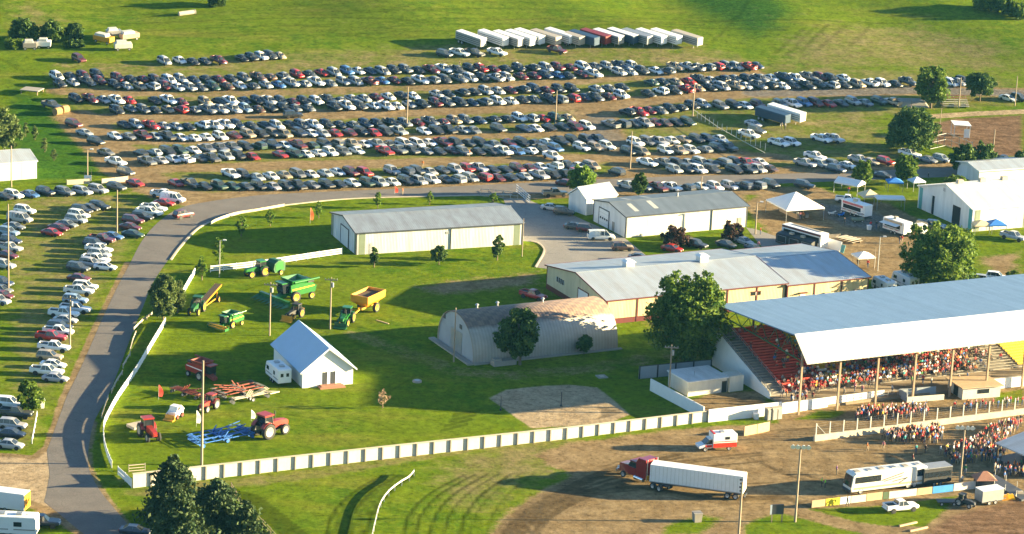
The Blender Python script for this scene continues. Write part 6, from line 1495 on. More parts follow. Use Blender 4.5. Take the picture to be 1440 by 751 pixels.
def combine(label, px, yaw, col, dark, rim, header, s=1.0, cat='combine'):
    t = empty('combine_harvester', P(*px), yaw, label, cat)
    b = MB(); b.prism([(-4.0, 1.2), (1.3, 1.0), (1.3, 3.0), (-.5, 3.1), (-3.4, 2.9), (-4.3, 2.2)], -1.45, 1.45); b.build('body', col, t)
    for y in (-1.49, 1.46): MB().hexa([(-3.8, y, 2.25), (1.0, y, 2.0), (1.0, y + .03, 2.0), (-3.8, y + .03, 2.25)], [(-3.8, y, 2.4), (1.0, y, 2.25), (1.0, y + .03, 2.25), (-3.8, y + .03, 2.4)]).build('side_stripe', rim if rim == M['jdyellow'] else M['whitepaint'], t)
    k = MB(); lo = [(-2.2, -1.3, 3.05), (.9, -1.3, 3.05), (.9, 1.3, 3.05), (-2.2, 1.3, 3.05)]; hi = [(-2.5, -1.7, 3.8), (1.2, -1.7, 3.8), (1.2, 1.7, 3.8), (-2.5, 1.7, 3.8)]; inn = [(-2.35, -1.55, 3.8), (1.05, -1.55, 3.8), (1.05, 1.55, 3.8), (-2.35, 1.55, 3.8)]; fl = [(-2.1, -1.2, 3.2), (.8, -1.2, 3.2), (.8, 1.2, 3.2), (-2.1, 1.2, 3.2)]
    loft(k, [lo, hi, inn, fl]); k.build('grain_tank', dark, t)
    c = MB(); c.hexa([(1.32, -.95, 1.6), (2.5, -.9, 1.6), (2.5, .9, 1.6), (1.32, .95, 1.6)], [(1.32, -.95, 3.3), (2.75, -.9, 3.3), (2.75, .9, 3.3), (1.32, .95, 3.3)]); c.build('cab_glass', M['glass'], t)
    MB().box(1.25, 2.95, -1.05, 1.05, 3.303, 3.5).build('cab_roof', col, t)
    MB().box(-3.9, -2.6, -1.2, 1.2, 2.9, 3.3).build('engine_deck', M['black'], t)
    a = MB(); a.tube((.6, 1.5, 3.4), (-4.6, 1.7, 3.6), .2); a.build('unloading_auger', dark, t)
    f = MB(); f.hexa([(1.3, -.6, .9), (3.4, -.6, .35), (3.4, .6, .35), (1.3, .6, .9)], [(1.3, -.6, 1.6), (3.4, -.6, .95), (3.4, .6, .95), (1.3, .6, 1.6)]); f.build('feeder_house', dark, t)
    if header == 'corn':
        h = MB(); h.box(3.4, 4.0, -4.0, 4.0, .35, 1.15)
        for i in range(9):
            y = -4.0 + i; h.add([(4.0, y - .32, .3), (4.0, y + .32, .3), (4.0, y, .85), (6.0, y, .12)], [(0, 1, 3), (1, 2, 3), (2, 0, 3), (0, 2, 1)])
        h.build('corn_header', dark, t)
    elif header == 'grain':
        h = MB(); h.box(3.4, 3.6, -3.2, 3.2, .25, 1.2); h.box(3.6, 4.6, -3.2, 3.2, .2, .3)
        for y in (-3.2, 3.1): h.box(3.5, 4.9, y, y + .1, .2, .95)
        ho = h.build('grain_header', dark, t); r_ = MB()
        for i in range(6):
            a_ = i * math.pi / 3; r_.bar((4.4 + .45 * math.cos(a_), -3.05, .95 + .45 * math.sin(a_)), (4.4 + .45 * math.cos(a_), 3.05, .95 + .45 * math.sin(a_)), .07)
        r_.build('reel', rim, ho)
    wheels(t, [(.5, -1.75, .95, .65), (.5, 1.75, .95, .65), (-3.2, -1.5, .62, .45), (-3.2, 1.5, .62, .45)], rim); t.scale = (s, s, s)
combine('large green combine with wide dark corn header and yellow wheels', (410, 421), head((425, 412), (390, 419)), M['jdgreen'], M['jdgreen'], M['jdyellow'], 'corn', 1.12)
combine('smaller green harvester with low front header left of the crossarm pole', (322, 459), head((334, 452), (304, 461)), M['jdgreen'], M['jdgreen'], M['jdyellow'], 'grain', .72, 'harvester')
combine('red combine in the house shadow left of the camper', (287, 532), head((276, 528), (305, 538)), M['farmred'], M['rustred'], M['rim'], None, .85)
# amber conveyor behind the dark tractor
t = empty('field_conveyor', P(293, 430), head((293, 430), (280, 440)), 'long amber conveyor trailer behind the dark green tractor', 'conveyor')
c = MB(); c.hexa([(-5.5, -.55, 2.4), (4, -.55, 1.1), (4, .55, 1.1), (-5.5, .55, 2.4)], [(-5.5, -.75, 2.9), (4, -.75, 1.6), (4, .75, 1.6), (-5.5, .75, 2.9)]); c.build('trough', M['orangeyel'], t)
MB().hexa([(-5.4, -.6, 2.905), (3.9, -.6, 1.605), (3.9, .6, 1.605), (-5.4, .6, 2.905)], [(-5.4, -.6, 2.93), (3.9, -.6, 1.63), (3.9, .6, 1.63), (-5.4, .6, 2.93)]).build('belt', M['grain'], t)
f = MB(); f.bar((-3, -.6, .6), (-3, -.6, 2.0), .15); f.bar((-3, .6, .6), (-3, .6, 2.0), .15); f.bar((-4.2, -.6, .8), (4.5, -.3, .7), .16); f.bar((-4.2, .6, .8), (4.5, .3, .7), .16); f.build('chassis', M['orangeyel'], t)
wheels(t, [(-3, -1.0, .6, .4), (-3, 1.0, .6, .4)], M['jdyellow'])
# yellow backhoe loader
t = tractor('dark tractor with yellow front blade beside the green combine', (414, 447), head((424, 440), (402, 450)), M['black'], M['jdyellow'], .95)
q = MB(); q.prism([(2.7, .05), (3.6, .0), (3.6, .1), (2.9, .3), (2.9, 1.1), (2.7, 1.1)], -1.2, 1.2); q.build('blade', M['orangeyel'], t); q = MB(); q.bar((1.5, -.6, 1.2), (2.75, -.6, .6), .16); q.bar((1.5, .6, 1.2), (2.75, .6, .6), .16); q.build('loader_arm', M['orangeyel'], t)
q = MB(); q.box(-2.6, -1.6, -.8, .8, .9, 1.6); q.build('rear_box', M['orangeyel'], t)
# tillage implements: frames with many tines and gauge wheels
def cultivator(label, px, yaw, W_, L_, col, name='field_cultivator', seed=1, fold=False, sw=1.0):
    rnd = random.Random(seed); t = empty(name, P(*px), yaw, label, 'cultivator')
    secs = [(-W_ / 2, -W_ / 6 - .1), (-W_ / 6, W_ / 6), (W_ / 6 + .1, W_ / 2)]
    for a, b in secs:
        f = MB(); z = .85
        nb = 6 if col is M['farmblue'] else 3
        for i in range(nb):
            x = -L_ / 2 + i * L_ / (nb - 1) + rnd.uniform(-.3, .3); f.bar((x, a, z), (x, b, z), .13)
        for y in (a + .1, b - .1): f.bar((-L_ / 2, y, z + .02), (L_ / 2, y + rnd.uniform(-.2, .2), z + .02), .12)
        f.bar((0, (a + b) / 2, z), (L_ / 2, (a + b) / 2, z + .9), .1); f.bar((-.6, (a + b) / 2, z), (.2, (a + b) / 2, z + 1.0), .14)
        o = f.build('frame_section', col, t)
        tn = MB()
        for i in range(3):
            x = -L_ / 2 + i * L_ / 2; y = a + .2 + (i % 2) * .2
            while y < b:
                tn.tube((x - .1, y - .04, .3), (x - .1, y + .04, .3), .3, None, 10); tn.bar((x, y, z), (x - .1, y, .3), .07); tn.bar((x + .35, y, z + .2), (x - .6, y, z + .05), .07); y += .5 * sw
        tn.build('discs', M['darkgrey'] if col is not M['farmblue'] else M['farmblue'], o)
    h = MB(); h.bar((L_ / 2, -.8, .85), (L_ / 2 + 2.4, 0, .6), .16); h.bar((L_ / 2, .8, .85), (L_ / 2 + 2.4, 0, .6), .16); h.build('hitch', col, t)
    wheels(t, [(0, y, .38, .25) for y in (-W_ / 2 + .5, -.9, .9, W_ / 2 - .5)], M['rim'])
cultivator('blue field cultivator spread behind the big red tractor', (311, 617), head((325, 614), (360, 607)), 5.2, 9.5, M['farmblue'], seed=2)
cultivator('red and black tillage implement in front of the camper', (334, 552), head((360, 545), (310, 556)), 4.4, 8.0, M['rustred'], seed=3, sw=.8)
cultivator('rusty red narrow implement left of the tall pale pole', (262, 556), head((250, 552), (285, 562)), 1.8, 5.5, M['rustred'], seed=4)
cultivator('cream harrow frame lying in front of the red tillage implement', (352, 563), head((330, 566), (378, 557)), 1.2, 7.0, M['creamconc'], 'spike_harrow', 5)
# skid loader in white and red
t = empty('skid_loader', P(246, 587), head((252, 580), (233, 590)), 'small white skid loader with yellow grapple near the white flag', 'skid loader')
b = MB(); b.prism([(-1.5, .45), (1.0, .4), (1.1, 1.2), (.6, 1.3), (.4, 2.1), (-.8, 2.1), (-1.5, 1.5)], -.75, .75); b.build('body', M['whitepaint'], t)
MB().box(-.6, .3, -.78, .78, 1.35, 1.95).build('cab_opening', M['black'], t)
for y in (-.95, .82): MB().slab([(-1.4, y, 1.5), (-.2, y, 1.7), (1.6, y, .75), (1.6, y, .5), (-.2, y, 1.45), (-1.4, y, 1.25)], (0, .12, 0)).build('lift_arm', M['whitepaint'], t)
q = MB(); q.prism([(1.5, .05), (2.4, .02), (2.4, .12), (1.7, .3), (1.6, .9), (1.5, .9)], -.95, .95); q.build('bucket', M['orangeyel'], t)
wheels(t, [(-.85, -.85, .42, .3), (-.85, .85, .42, .3), (.65, -.85, .42, .3), (.65, .85, .42, .3)], M['farmred'])
# boom behind red tractor
t = empty('mower_deck', P(196, 603), head((196, 603), (212, 611)), 'pale mower deck behind the red tractor at the curving fence', 'mower')
MB().box(-1.5, 1.0, -1.6, 1.6, .3, .75).build('deck', M['creamconc'], t); q = MB(); q.bar((1, -.4, .6), (2.2, 0, .6), .12); q.bar((1, .4, .6), (2.2, 0, .6), .12); q.build('hitch', M['darkgrey'], t); wheels(t, [(-1.4, -1.3, .3, .2), (-1.4, 1.3, .3, .2)], M['rim'])
# feather flags
def flag(label, base, top_y, m, lean=0.25):
    p = P(*base); h = HT(p, top_y); t = empty('feather_flag', p, 0.3, label, 'flag')
    MB().tube((0, 0, 0), (0, 0, h), .04, .02, 6).build('mast', M['steel'], t)
    n = 8; vs = []
    for i in range(n + 1):
        z = h * (.22 + .78 * i / n); wd = .75 * (math.sin(math.pi * (.25 + .72 * i / n))) + .05; off = .06 * math.sin(i * 1.1)
        vs += [(.03, off * 0, z), (.03 + wd, off, z - .1)]
    fs = [(2 * i, 2 * i + 1, 2 * i + 3, 2 * i + 2) for i in range(n)]
    q = MB(); q.add(vs, fs); o = q.build('cloth', m, t); md = o.modifiers.new('thickness', 'SOLIDIFY'); md.thickness = .02
M['orangecloth'] = mat('orange_cloth', (.6, .13, .03), .8, 0, .1)
M['redcloth'] = mat('red_cloth', (.6, .05, .03), .8, 0, .1)
flag('orange feather flag on the lawn left of the livestock shed', (436, 314), 292, M['orangecloth'])
flag('red feather flag standing among the red farm machines', (223, 562), 541, M['redcloth'])
flag('white feather flag beside the tall pale pole', (276, 600), 577, M['canvas'])
flag('small white feather flag beside the big red tractor', (353, 592), 576, M['canvas'])
flag('tiny red flag beside the paved road behind the shed', (555, 273), 262, M['redcloth'])
# ================================================================== TRUCKS, TRAILERS, BUS
def wheelset(t, xs, w_, r, wd=.28, rim=None):
    wheels(t, [(x, s * w_, r, wd) for x in xs for s in (-1, 1)], rim or M['rim'])
# semi trailer and tractor unit
a, b = P(1040, 700), P(921, 684)
yaw = ang(a, b); t = empty('semi_trailer', a.lerp(b, .5), yaw, 'long white box semi trailer behind the red truck cab', 'trailer')
TL = (b - a).length + 1.4
MB().box(-TL / 2, TL / 2, -1.28, 1.28, 1.15, 4.05).build('box_body', M['whitepaint'], t, bevel=.04)
q = MB(); q.box(-TL / 2 + .02, TL / 2 - .02, -1.31, -1.283, 1.16, 1.3); q.box(-TL / 2 + .02, TL / 2 - .02, 1.283, 1.31, 1.16, 1.3); q.build('lower_rail', M['steel'], t)
q = MB()
for k in range(24):
    x = -TL / 2 + .3 + k * (TL - .6) / 23
    for y in (-1.3, 1.283): q.box(x, x + .05, y, y + .017, 1.32, 3.95)
q.build('side_ribs', M['whiteboard'], t)
q = MB(); q.box(-TL / 2 + .1, TL / 2 - .1, -1.1, 1.1, .95, 1.147); q.build('underframe', M['darkgrey'], t)
q = MB(); q.box(-TL / 2 - .04, -TL / 2 - .003, -1.2, -.03, 1.25, 3.9); q.box(-TL / 2 - .04, -TL / 2 - .003, .03, 1.2, 1.25, 3.9); q.build('rear_doors', M['whitepaint'], t)
for k in range(4):
    MB().box(-TL / 2 + .12 + .1 * (k % 2), -TL / 2 + .55 + .1 * (k % 2), 1.283, 1.296, 1.5 + k * .62, 1.8 + k * .62).build('logo_patch', M['darkgrey'], t)
MB().box(-TL / 2 - .3, -TL / 2 - .1, -1.1, 1.1, .5, .65).build('rear_bumper', M['darkgrey'], t)
for y in (-.8, .7): MB().box(TL / 2 - 3.2, TL / 2 - 3.05, y, y + .12, .1, .947).build('landing_leg', M['steel'], t)
wheelset(t, (-TL / 2 + 1.2, -TL / 2 + 2.5), 1.02, .5, .5)
a, b = P(921, 684), P(874, 665)
yaw = ang(a, b); t = empty('truck_cab', a, yaw, 'dark red long nosed semi truck cab turning left on the arena dirt', 'truck')
t.scale = (1.1, 1.1, 1.1)
b = MB(); loft(b, [[(4.6, -1.0, .9), (4.6, 1.0, .9), (4.6, .95, 2.2), (4.6, -.95, 2.2)], [(6.6, -.95, .8), (6.6, .95, .8), (6.6, .75, 1.95), (6.6, -.75, 1.95)], [(6.9, -.8, .8), (6.9, .8, .8), (6.9, .62, 1.8), (6.9, -.62, 1.8)]], 0)
b.box(3.0, 4.6, -1.15, 1.15, .9, 2.1); b.build('hood', M['truckred'] if 'truckred' in M else mat('dark_red_truck_paint', (.22, .012, .015), .3, 0, .08, 1, coat=.6), t)
M['truckred'] = MATS['dark_red_truck_paint']
MB().hexa([(3.0, -1.1, 2.103), (4.75, -1.05, 2.103), (4.75, 1.05, 2.103), (3.0, 1.1, 2.103)], [(3.0, -1.05, 2.95), (4.25, -1.0, 2.95), (4.25, 1.0, 2.95), (3.0, 1.05, 2.95)]).build('cab_glass', M['glass'], t)
MB().box(2.9, 4.35, -1.1, 1.1, 2.953, 3.08).build('cab_roof', M['truckred'], t)
b = MB(); b.prism([(.9, .95), (2.95, .95), (2.95, 3.2), (2.5, 3.9), (.95, 3.95)], -1.2, 1.2); b.build('sleeper', M['truckred'], t, bevel=.06)
MB().box(-2.6, 4.4, -.45, .45, .7, .93).build('chassis', M['darkgrey'], t)
MB().box(.6, .88, -1.1, 1.1, 1.0, 1.6).build('deck_plate', M['orangeyel'], t)
for y in (-1.25, .85):
    MB().tube((1.4, y + .2, .75), (3.2, y + .2, .75), .33, None, 12).build('fuel_tank', M['chrome'], t); MB().tube((.75, y + .2, .9), (.75, y + .2, 4.1), .09).build('exhaust_stack', M['chrome'], t)
MB().box(6.9, 7.1, -1.1, 1.1, .45, .95).build('bumper', M['chrome'], t)
for y in (-.95, .7): MB().box(6.6, 6.93, y, y + .25, 1.1, 1.4).build('headlight', M['lamp'], t)
q = MB(); q.box(6.905, 6.96, -.5, .5, 1.0, 1.75); q.build('grille', M['chrome'], t)
wheelset(t, (5.6,), 1.0, .5, .35); wheelset(t, (-.6, -1.95), 1.0, .5, .5)
# ambulance
a, b = P(1033, 630), P(979, 633)
yaw = ang(a, b); t = empty('ambulance', a.lerp(b, .5), yaw, 'white ambulance with red lower stripe parked on the arena dirt', 'ambulance')
M['ambred'] = mat('red_stripe_paint', (.45, .03, .015), .4, 0, .08)
MB().box(-3.3, .9, -1.2, 1.2, .62, 2.95).build('box_body', M['whitepaint'], t, bevel=.05)
for y in (-1.225, 1.203): MB().box(-3.28, .88, y, y + .022, .66, 1.45).build('red_stripe', M['ambred'], t)
for y in (-1.222, 1.203): MB().box(-3.2, .8, y, y + .018, 1.62, 1.74).build('thin_stripe', M['ambred'], t)
MB().box(-3.33, -3.303, -1.1, 1.1, .7, 1.45).build('red_stripe', M['ambred'], t)
b = MB(); b.prism([(.93, .55), (3.25, .5), (3.3, .95), (2.3, 1.2), (.93, 1.25)], -1.0, 1.0); b.build('cab_body', M['whitepaint'], t, bevel=.05)
for y in (-1.02, 1.003): MB().box(1.0, 2.2, y, y + .017, .7, 1.15).build('cab_door', M['ambred'], t)
b = MB(); b.hexa([(.93, -.95, 1.253), (2.25, -.93, 1.22), (2.25, .93, 1.22), (.93, .95, 1.253)], [(.93, -.85, 2.0), (1.5, -.82, 2.0), (1.5, .82, 2.0), (.93, .85, 2.0)]); b.build('windscreen', M['glass'], t)
MB().box(.93, 1.55, -.86, .86, 2.003, 2.12).build('cab_roof', M['whitepaint'], t)
for y in (-.85, .6): MB().box(3.2, 3.32, y, y + .25, .72, .95).build('headlight', M['lamp'], t)
q = MB(); q.box(.5, .85, -.9, .9, 2.96, 3.12); q.build('light_bar', M['redlamp'], t)
MB().box(-1.3, -.6, -.4, .4, 2.96, 3.15).build('roof_unit', M['steel'], t)
for y in (-1.228, 1.206): 
    MB().box(-2.0, -1.2, y, y + .02, 2.0, 2.5).build('side_window', M['glass'], t)
wheelset(t, (2.2, -2.0), 1.0, .42, .28)
# tour bus
a, b = P(1284, 682), P(1203, 692)
yaw = ang(a, b); t = empty('tour_bus', a.lerp(b, .5), yaw, 'cream white tour coach with dark windows and swoosh graphics', 'bus')
BL = (b - a).length + 3.4
b = MB(); b.prism([(-BL / 2, .5), (BL / 2 - .1, .5), (BL / 2, 1.2), (BL / 2 - .35, 3.3), (BL / 2 - .8, 3.6), (-BL / 2 + .2, 3.6), (-BL / 2, 3.3)], -1.27, 1.27)
M['buspaint'] = mat('coach_paint', (.66, .63, .55), .3, 0, .05, .6, coat=.5); b.build('body', M['buspaint'], t, bevel=.1)
MB().hexa([(BL / 2 - .02, -1.15, 1.35), (BL / 2 + .04, -1.15, 1.35), (BL / 2 + .04, 1.15, 1.35), (BL / 2 - .02, 1.15, 1.35)], [(BL / 2 - .4, -1.12, 3.15), (BL / 2 - .3, -1.12, 3.15), (BL / 2 - .3, 1.12, 3.15), (BL / 2 - .4, 1.12, 3.15)]).build('windscreen', M['glass'], t)
for y in (-1.31, 1.275):
    MB().box(1.6, BL / 2 - .75, y, y + .035, 1.95, 3.0).build('side_window', M['glass'], t); MB().box(-BL / 2 + .6, -BL / 2 + 1.9, y, y + .035, 1.95, 3.05).build('side_window', M['glass'], t)
    for i, (x0, z0, x1, z1, mm) in enumerate(((1.4, 2.0, -2.6, 2.9, 'maroon'), (1.0, 1.8, -2.4, 2.4, 'darkgrey'), (-.6, 1.6, -3.4, 2.0, 'darkgrey'), (-3.4, 2.0, -1.8, 1.2, 'darkgrey'), (BL / 2 - .6, 1.1, -BL / 2 + .4, 1.1, 'tan'))):
        q = MB(); q.bar((x0, y + (.012 if y < 0 else .02), z0), (x1, y + (.012 if y < 0 else .02), z1), .02, .14 if i < 4 else .3); q.build('swoosh', M[mm], t)
for k in range(6):
    x = -BL / 2 + 1.4 + k * (BL - 3) / 5; MB().box(x - .45, x + .45, -.5, .5, 3.603, 3.68).build('roof_hatch', M['concrete'] if k % 2 else M['steel'], t)
q = MB(); q.box(BL / 2 - .05, BL / 2 + .08, -1.2, 1.2, .45, .85); q.build('bumper', M['darkgrey'], t)
for y in (-1.1, .8): MB().box(BL / 2 - .02, BL / 2 + .06, y, y + .3, .95, 1.2).build('headlight', M['lamp'], t)
wheelset(t, (BL / 2 - 1.9, -BL / 2 + 2.3, -BL / 2 + 3.5), 1.12, .52, .32)
def box_trailer(label, px, yaw, L_, W_, H_, m, name='box_trailer', cat='trailer', axle=None, extras=None, z0=.6, bevel=.05, group=None):
    t = empty(name, P(*px), yaw, label, cat, group)
    MB().box(-L_ / 2, L_ / 2, -W_ / 2, W_ / 2, z0, H_).build('body', m, t, bevel=bevel)
    wheelset(t, axle or (-.6, .6), W_ / 2 - .1, .38, .24)
    q = MB(); q.bar((L_ / 2, -.5, z0 - .1), (L_ / 2 + 1.4, 0, z0 - .15), .12); q.bar((L_ / 2, .5, z0 - .1), (L_ / 2 + 1.4, 0, z0 - .15), .12); q.build('tongue', M['darkgrey'], t)
    MB().box(-L_ / 2 + .1, L_ / 2 - .1, -W_ / 2 + .15, W_ / 2 - .15, z0 - .15, z0 - .003).build('underframe', M['darkgrey'], t)
    return t
y_b = head((1284, 684), (1203, 694))
t = box_trailer('black enclosed trailer parked behind the tour coach', (1312, 680), y_b, 5.4, 2.5, 3.1, M['black'])
MB().box(-2.72, 2.72, -1.27, 1.27, 3.103, 3.2).build('roof', M['steel'], t)
for y in (-1.275, 1.253): MB().box(-2.5, 2.5, y, y + .022, 1.6, 2.5).build('side_panel', M['glass'], t)
t = box_trailer('small silver enclosed trailer at the right end of the hoarding row', (1390, 707), head((1373, 708), (1407, 703)), 4.2, 2.1, 2.5, M['steel'])
MB().box(-2.1, 2.1, -1.06, 1.06, 2.503, 2.58).build('roof', M['whitepaint'], t)
# horse and stock trailers on the hill
def stock_trailer(label, px, top, body, L_=11.5, yaw=R(-44), low=False):
    p = P(px[0], px[1] + 3); t = empty('stock_trailer', p, yaw, label, 'trailer', 'stock trailers in a row on the hill')
    t.rotation_euler = slope_tilt(p, yaw)
    MB().box(-L_ / 2, L_ / 2, -1.18, 1.18, .95, 3.05).build('body', M[body], t, bevel=.06)
    MB().box(-L_ / 2 + .05, L_ / 2 - .05, -1.13, 1.13, 3.053, 3.16).build('roof', M[top], t)
    for y in (-1.215, 1.183):
        for z in (1.4, 1.9, 2.4): MB().box(-L_ / 2 + .3, L_ / 2 - .3, y, y + .035, z, z + .14).build('side_slot', M['darkgrey'], t)
    q = MB(); q.box(L_ / 2 + .003, L_ / 2 + .05, -.95, .95, 1.1, 2.8); q.build('front_panel', M[body], t)
    for y in (-.9, .8): MB().box(L_ / 2 - 1.6, L_ / 2 - 1.48, y, y + .1, 0, .997).build('landing_leg', M['steel'], t)
    wheelset(t, (-L_ / 2 + 1.3, -L_ / 2 + 2.5), 1.0, .48, .4)
M['trailred'] = mat('dark_red_trailer', (.2, .02, .02), .5, 0, .1); M['trailblue'] = mat('dark_blue_trailer', (.02, .05, .1), .45, 0, .1); M['trailtan'] = mat('tan_trailer', (.38, .33, .26), .5, 0, .1)
ST = [(662, 61, 'whitepaint', 'steel', 'leftmost white topped stock trailer on the hill with the long shadow'), (693, 60, 'whitepaint', 'whitepaint', 'second stock trailer from left, plain white'), (714, 61, 'whitepaint', 'steel', 'third stock trailer from left behind the white pickup'), (731, 60, 'whitepaint', 'whitepaint', 'fourth stock trailer from left, white'), (744, 58, 'whitepaint', 'whitepaint', 'fifth stock trailer from left in the tight white pair'),
      (767, 59, 'trailtan', 'trailtan', 'tan grey stock trailer behind the maroon pickup'), (787, 57, 'whitepaint', 'whitepaint', 'white stock trailer right of the tan grey one'), (806, 61, 'trailtan', 'trailtan', 'short tan stock trailer left of the dark blue one'), (821, 60, 'trailblue', 'trailblue', 'dark blue stock trailer in the hill row'), (837, 58, 'trailred', 'trailred', 'dark red stock trailer in the hill row'), (855, 58, 'whitepaint', 'steel', 'silver stock trailer right of the dark red one'),
      (875, 57, 'whitepaint', 'trailblue', 'stock trailer with white roof and dark blue sides'), (895, 58, 'steel', 'steel', 'grey stock trailer right of the blue sided one'), (915, 58, 'whitepaint', 'whitepaint', 'white stock trailer third from right end of the hill row'), (936, 58, 'whitepaint', 'whitepaint', 'white stock trailer second from right end of the hill row'), (965, 60, 'trailtan', 'steel', 'separate silver tan stock trailer at right end of the hill row')]
for x, y, tp, bd, lb in ST: stock_trailer(lb, (x, y), tp, bd, 9.6 if 'short' not in lb else 6.5)
for x, y, k, c, lb in [(625, 76, 'suv', 'charcoal', 'charcoal SUV in front of the leftmost stock trailer'), (646, 75, 'pickup', 'white', 'white pickup in front of the leftmost stock trailer'), (667, 75, 'pickup', 'charcoal', 'charcoal pickup below the second stock trailer'), (699, 74, 'pickup', 'white', 'white pickup below the third stock trailer'), (783, 71, 'pickup', 'maroon', 'maroon pickup in front of the tan grey stock trailer')]:
    one(k, c, x, y, -35, lb)
stock_trailer('white stock trailer parked beyond the dark one near the chain fence', (1105, 166), 'whitepaint', 'whitepaint', 10.5, R(-42)); stock_trailer('dark stock trailer left of the white one near the chain fence', (1086, 169), 'trailblue', 'trailblue', 9.5, R(-42))
# camper by the house, campers bottom left
def camper(label, px, yaw, L_=7.0, s=1.0):
    t = empty('camper_trailer', P(*px), yaw, label, 'camper')
    b = MB(); b.prism([(-L_ / 2, .6), (L_ / 2 - .3, .6), (L_ / 2, 1.4), (L_ / 2 - .5, 2.9), (L_ / 2 - .9, 3.05), (-L_ / 2 + .2, 3.05), (-L_ / 2, 2.8)], -1.2, 1.2); b.build('body', M['whitepaint'], t, bevel=.08)
    for y in (-.75, .25): MB().box(-L_ / 2 - .03, -L_ / 2 - .003, y, y + .5, 1.7, 2.3).build('window', M['glass'], t)
    for y in (-1.225, 1.203):
        for x in (-L_ / 4, L_ / 5): MB().box(x, x + 1.1, y, y + .022, 1.7, 2.35).build('window', M['glass'], t)
        MB().box(-L_ / 2 + .2, L_ / 2 - .5, y, y + .02, 1.2, 1.35).build('side_stripe', M['concrete'], t)
    for x in (-1.5, .8): MB().box(x - .4, x + .4, -.4, .4, 3.06, 3.3).build('roof_vent', M['steel'], t)
    MB().box(-.9, -.2, 1.203, 1.23, .75, 2.5).build('door', M['whitepaint'], t)
    wheelset(t, (-.5, .5), 1.1, .36, .22); q = MB(); q.bar((L_ / 2 - .3, -.5, .5), (L_ / 2 + 1.2, 0, .45), .12); q.bar((L_ / 2 - .3, .5, .5), (L_ / 2 + 1.2, 0, .45), .12); q.build('tongue', M['darkgrey'], t)
    t.scale = (s, s, s)
camper('white camper trailer parked against the small white house', (391, 536), head((400, 543), (380, 526)), 6.2, 1.05)
camper('white camper cut by the bottom left corner of the photo', (12, 752), head((30, 750), (-10, 748)), 8.0, 1.1)
camper('white camper below the small bush at the annexe end', (1242, 412), head((1254, 418), (1230, 405)), 6.0)
camper('white camper right of the other one near the annexe end', (1272, 405), head((1286, 411), (1260, 399)), 6.5)
t = box_trailer('white topped truck box with orange end at the left edge', (6, 716), head((26, 718), (-20, 712)), 7.5, 2.4, 3.2, M['whitepaint']); MB().box(-3.79, -3.753, -1.15, 1.15, .65, 3.1).build('end_panel', M['orangeyel'], t)
# ================================================================== FOOD STANDS AND TENTS
def canopy(label, px, w_, d_, h, peak, m, yaw=0.3, name='canopy_tent', legs=4, ridge=False):
    t = empty(name, P(*px), yaw, label, 'tent')
    b = MB(); e = [(-w_ / 2, -d_ / 2, h), (w_ / 2, -d_ / 2, h), (w_ / 2, d_ / 2, h), (-w_ / 2, d_ / 2, h)]
    e2 = [(x, y, h - .3) for x, y, _ in e]
    if ridge:
        pk = [(-w_ / 2, 0, peak), (w_ / 2, 0, peak)]
        b.add(e + pk + e2, [(0, 1, 5, 4), (2, 3, 4, 5), (0, 4, 3), (1, 2, 5), (6, 7, 1, 0), (7, 8, 2, 1), (8, 9, 3, 2), (9, 6, 0, 3)])
    else:
        b.add(e + [(0, 0, peak)] + e2, [(0, 1, 4), (1, 2, 4), (2, 3, 4), (3, 0, 4), (5, 6, 1, 0), (6, 7, 2, 1), (7, 8, 3, 2), (8, 5, 0, 3)])
    o = b.build('canopy', m, t); md = o.modifiers.new('thickness', 'SOLIDIFY'); md.thickness = .03
    for x in (-w_ / 2 + .08, w_ / 2 - .08):
        for y in (-d_ / 2 + .08, d_ / 2 - .08): MB().bar((x, y, 0), (x, y, h - .05), .09).build('leg', M['steel'], t)
    return t
t = canopy('large white square tent over a food stand on the vendor lot', (1117, 304), 9.5, 9.5, 2.9, 5.6, M['canvas'], .42, 'market_tent')
t2 = empty('food_counter', P(1112, 303), head((1090, 290), (1122, 305)), 'long tan serving counter under the large white tent', 'counter')
MB().box(-4, 3.4, -.5, .5, .0, 1.05).build('base', M['tan'], t2); MB().box(-4.1, 3.5, -.6, .6, 1.053, 1.12).build('counter_top', M['creamconc'], t2)
canopy('white ridged canopy left of the linden trees', (1194, 271), 6.0, 4.2, 2.5, 3.4, M['canvas'], -.55, ridge=True); canopy('small cream pyramid tent between the white canopies', (1222, 284), 4.2, 4.2, 1.7, 3.0, M['creamcanvas'], .3)
canopy('white flat canopy on thin legs below the cream tent', (1250, 293), 6.4, 3.4, 2.6, 2.9, M['canvas'], .1, ridge=True); canopy('blue canopy tent left of the right linden tree', (1257, 268), 3.6, 3.2, 2.3, 3.1, M['bluecanvas'], .1); canopy('pale blue canopy tent right of the linden tree', (1288, 267), 3.2, 3.0, 2.3, 3.2, M['h_white'], .4)
t = canopy('small white pavilion tent beside the grey lamp pole', (1213, 374), 4.0, 3.6, 2.3, 3.2, M['canvas'], .35); canopy('cream tent against the sale barn wall', (1379, 327), 4.0, 3.4, 2.0, 2.9, M['creamcanvas'], .2); canopy('blue tent against the sale barn wall', (1399, 327), 4.0, 3.4, 2.1, 3.1, M['bluecanvas'], .2)
M['pinkpaint'] = mat('pinkish_sign_paint', (.5, .12, .13), .5, 0, .2, 2)
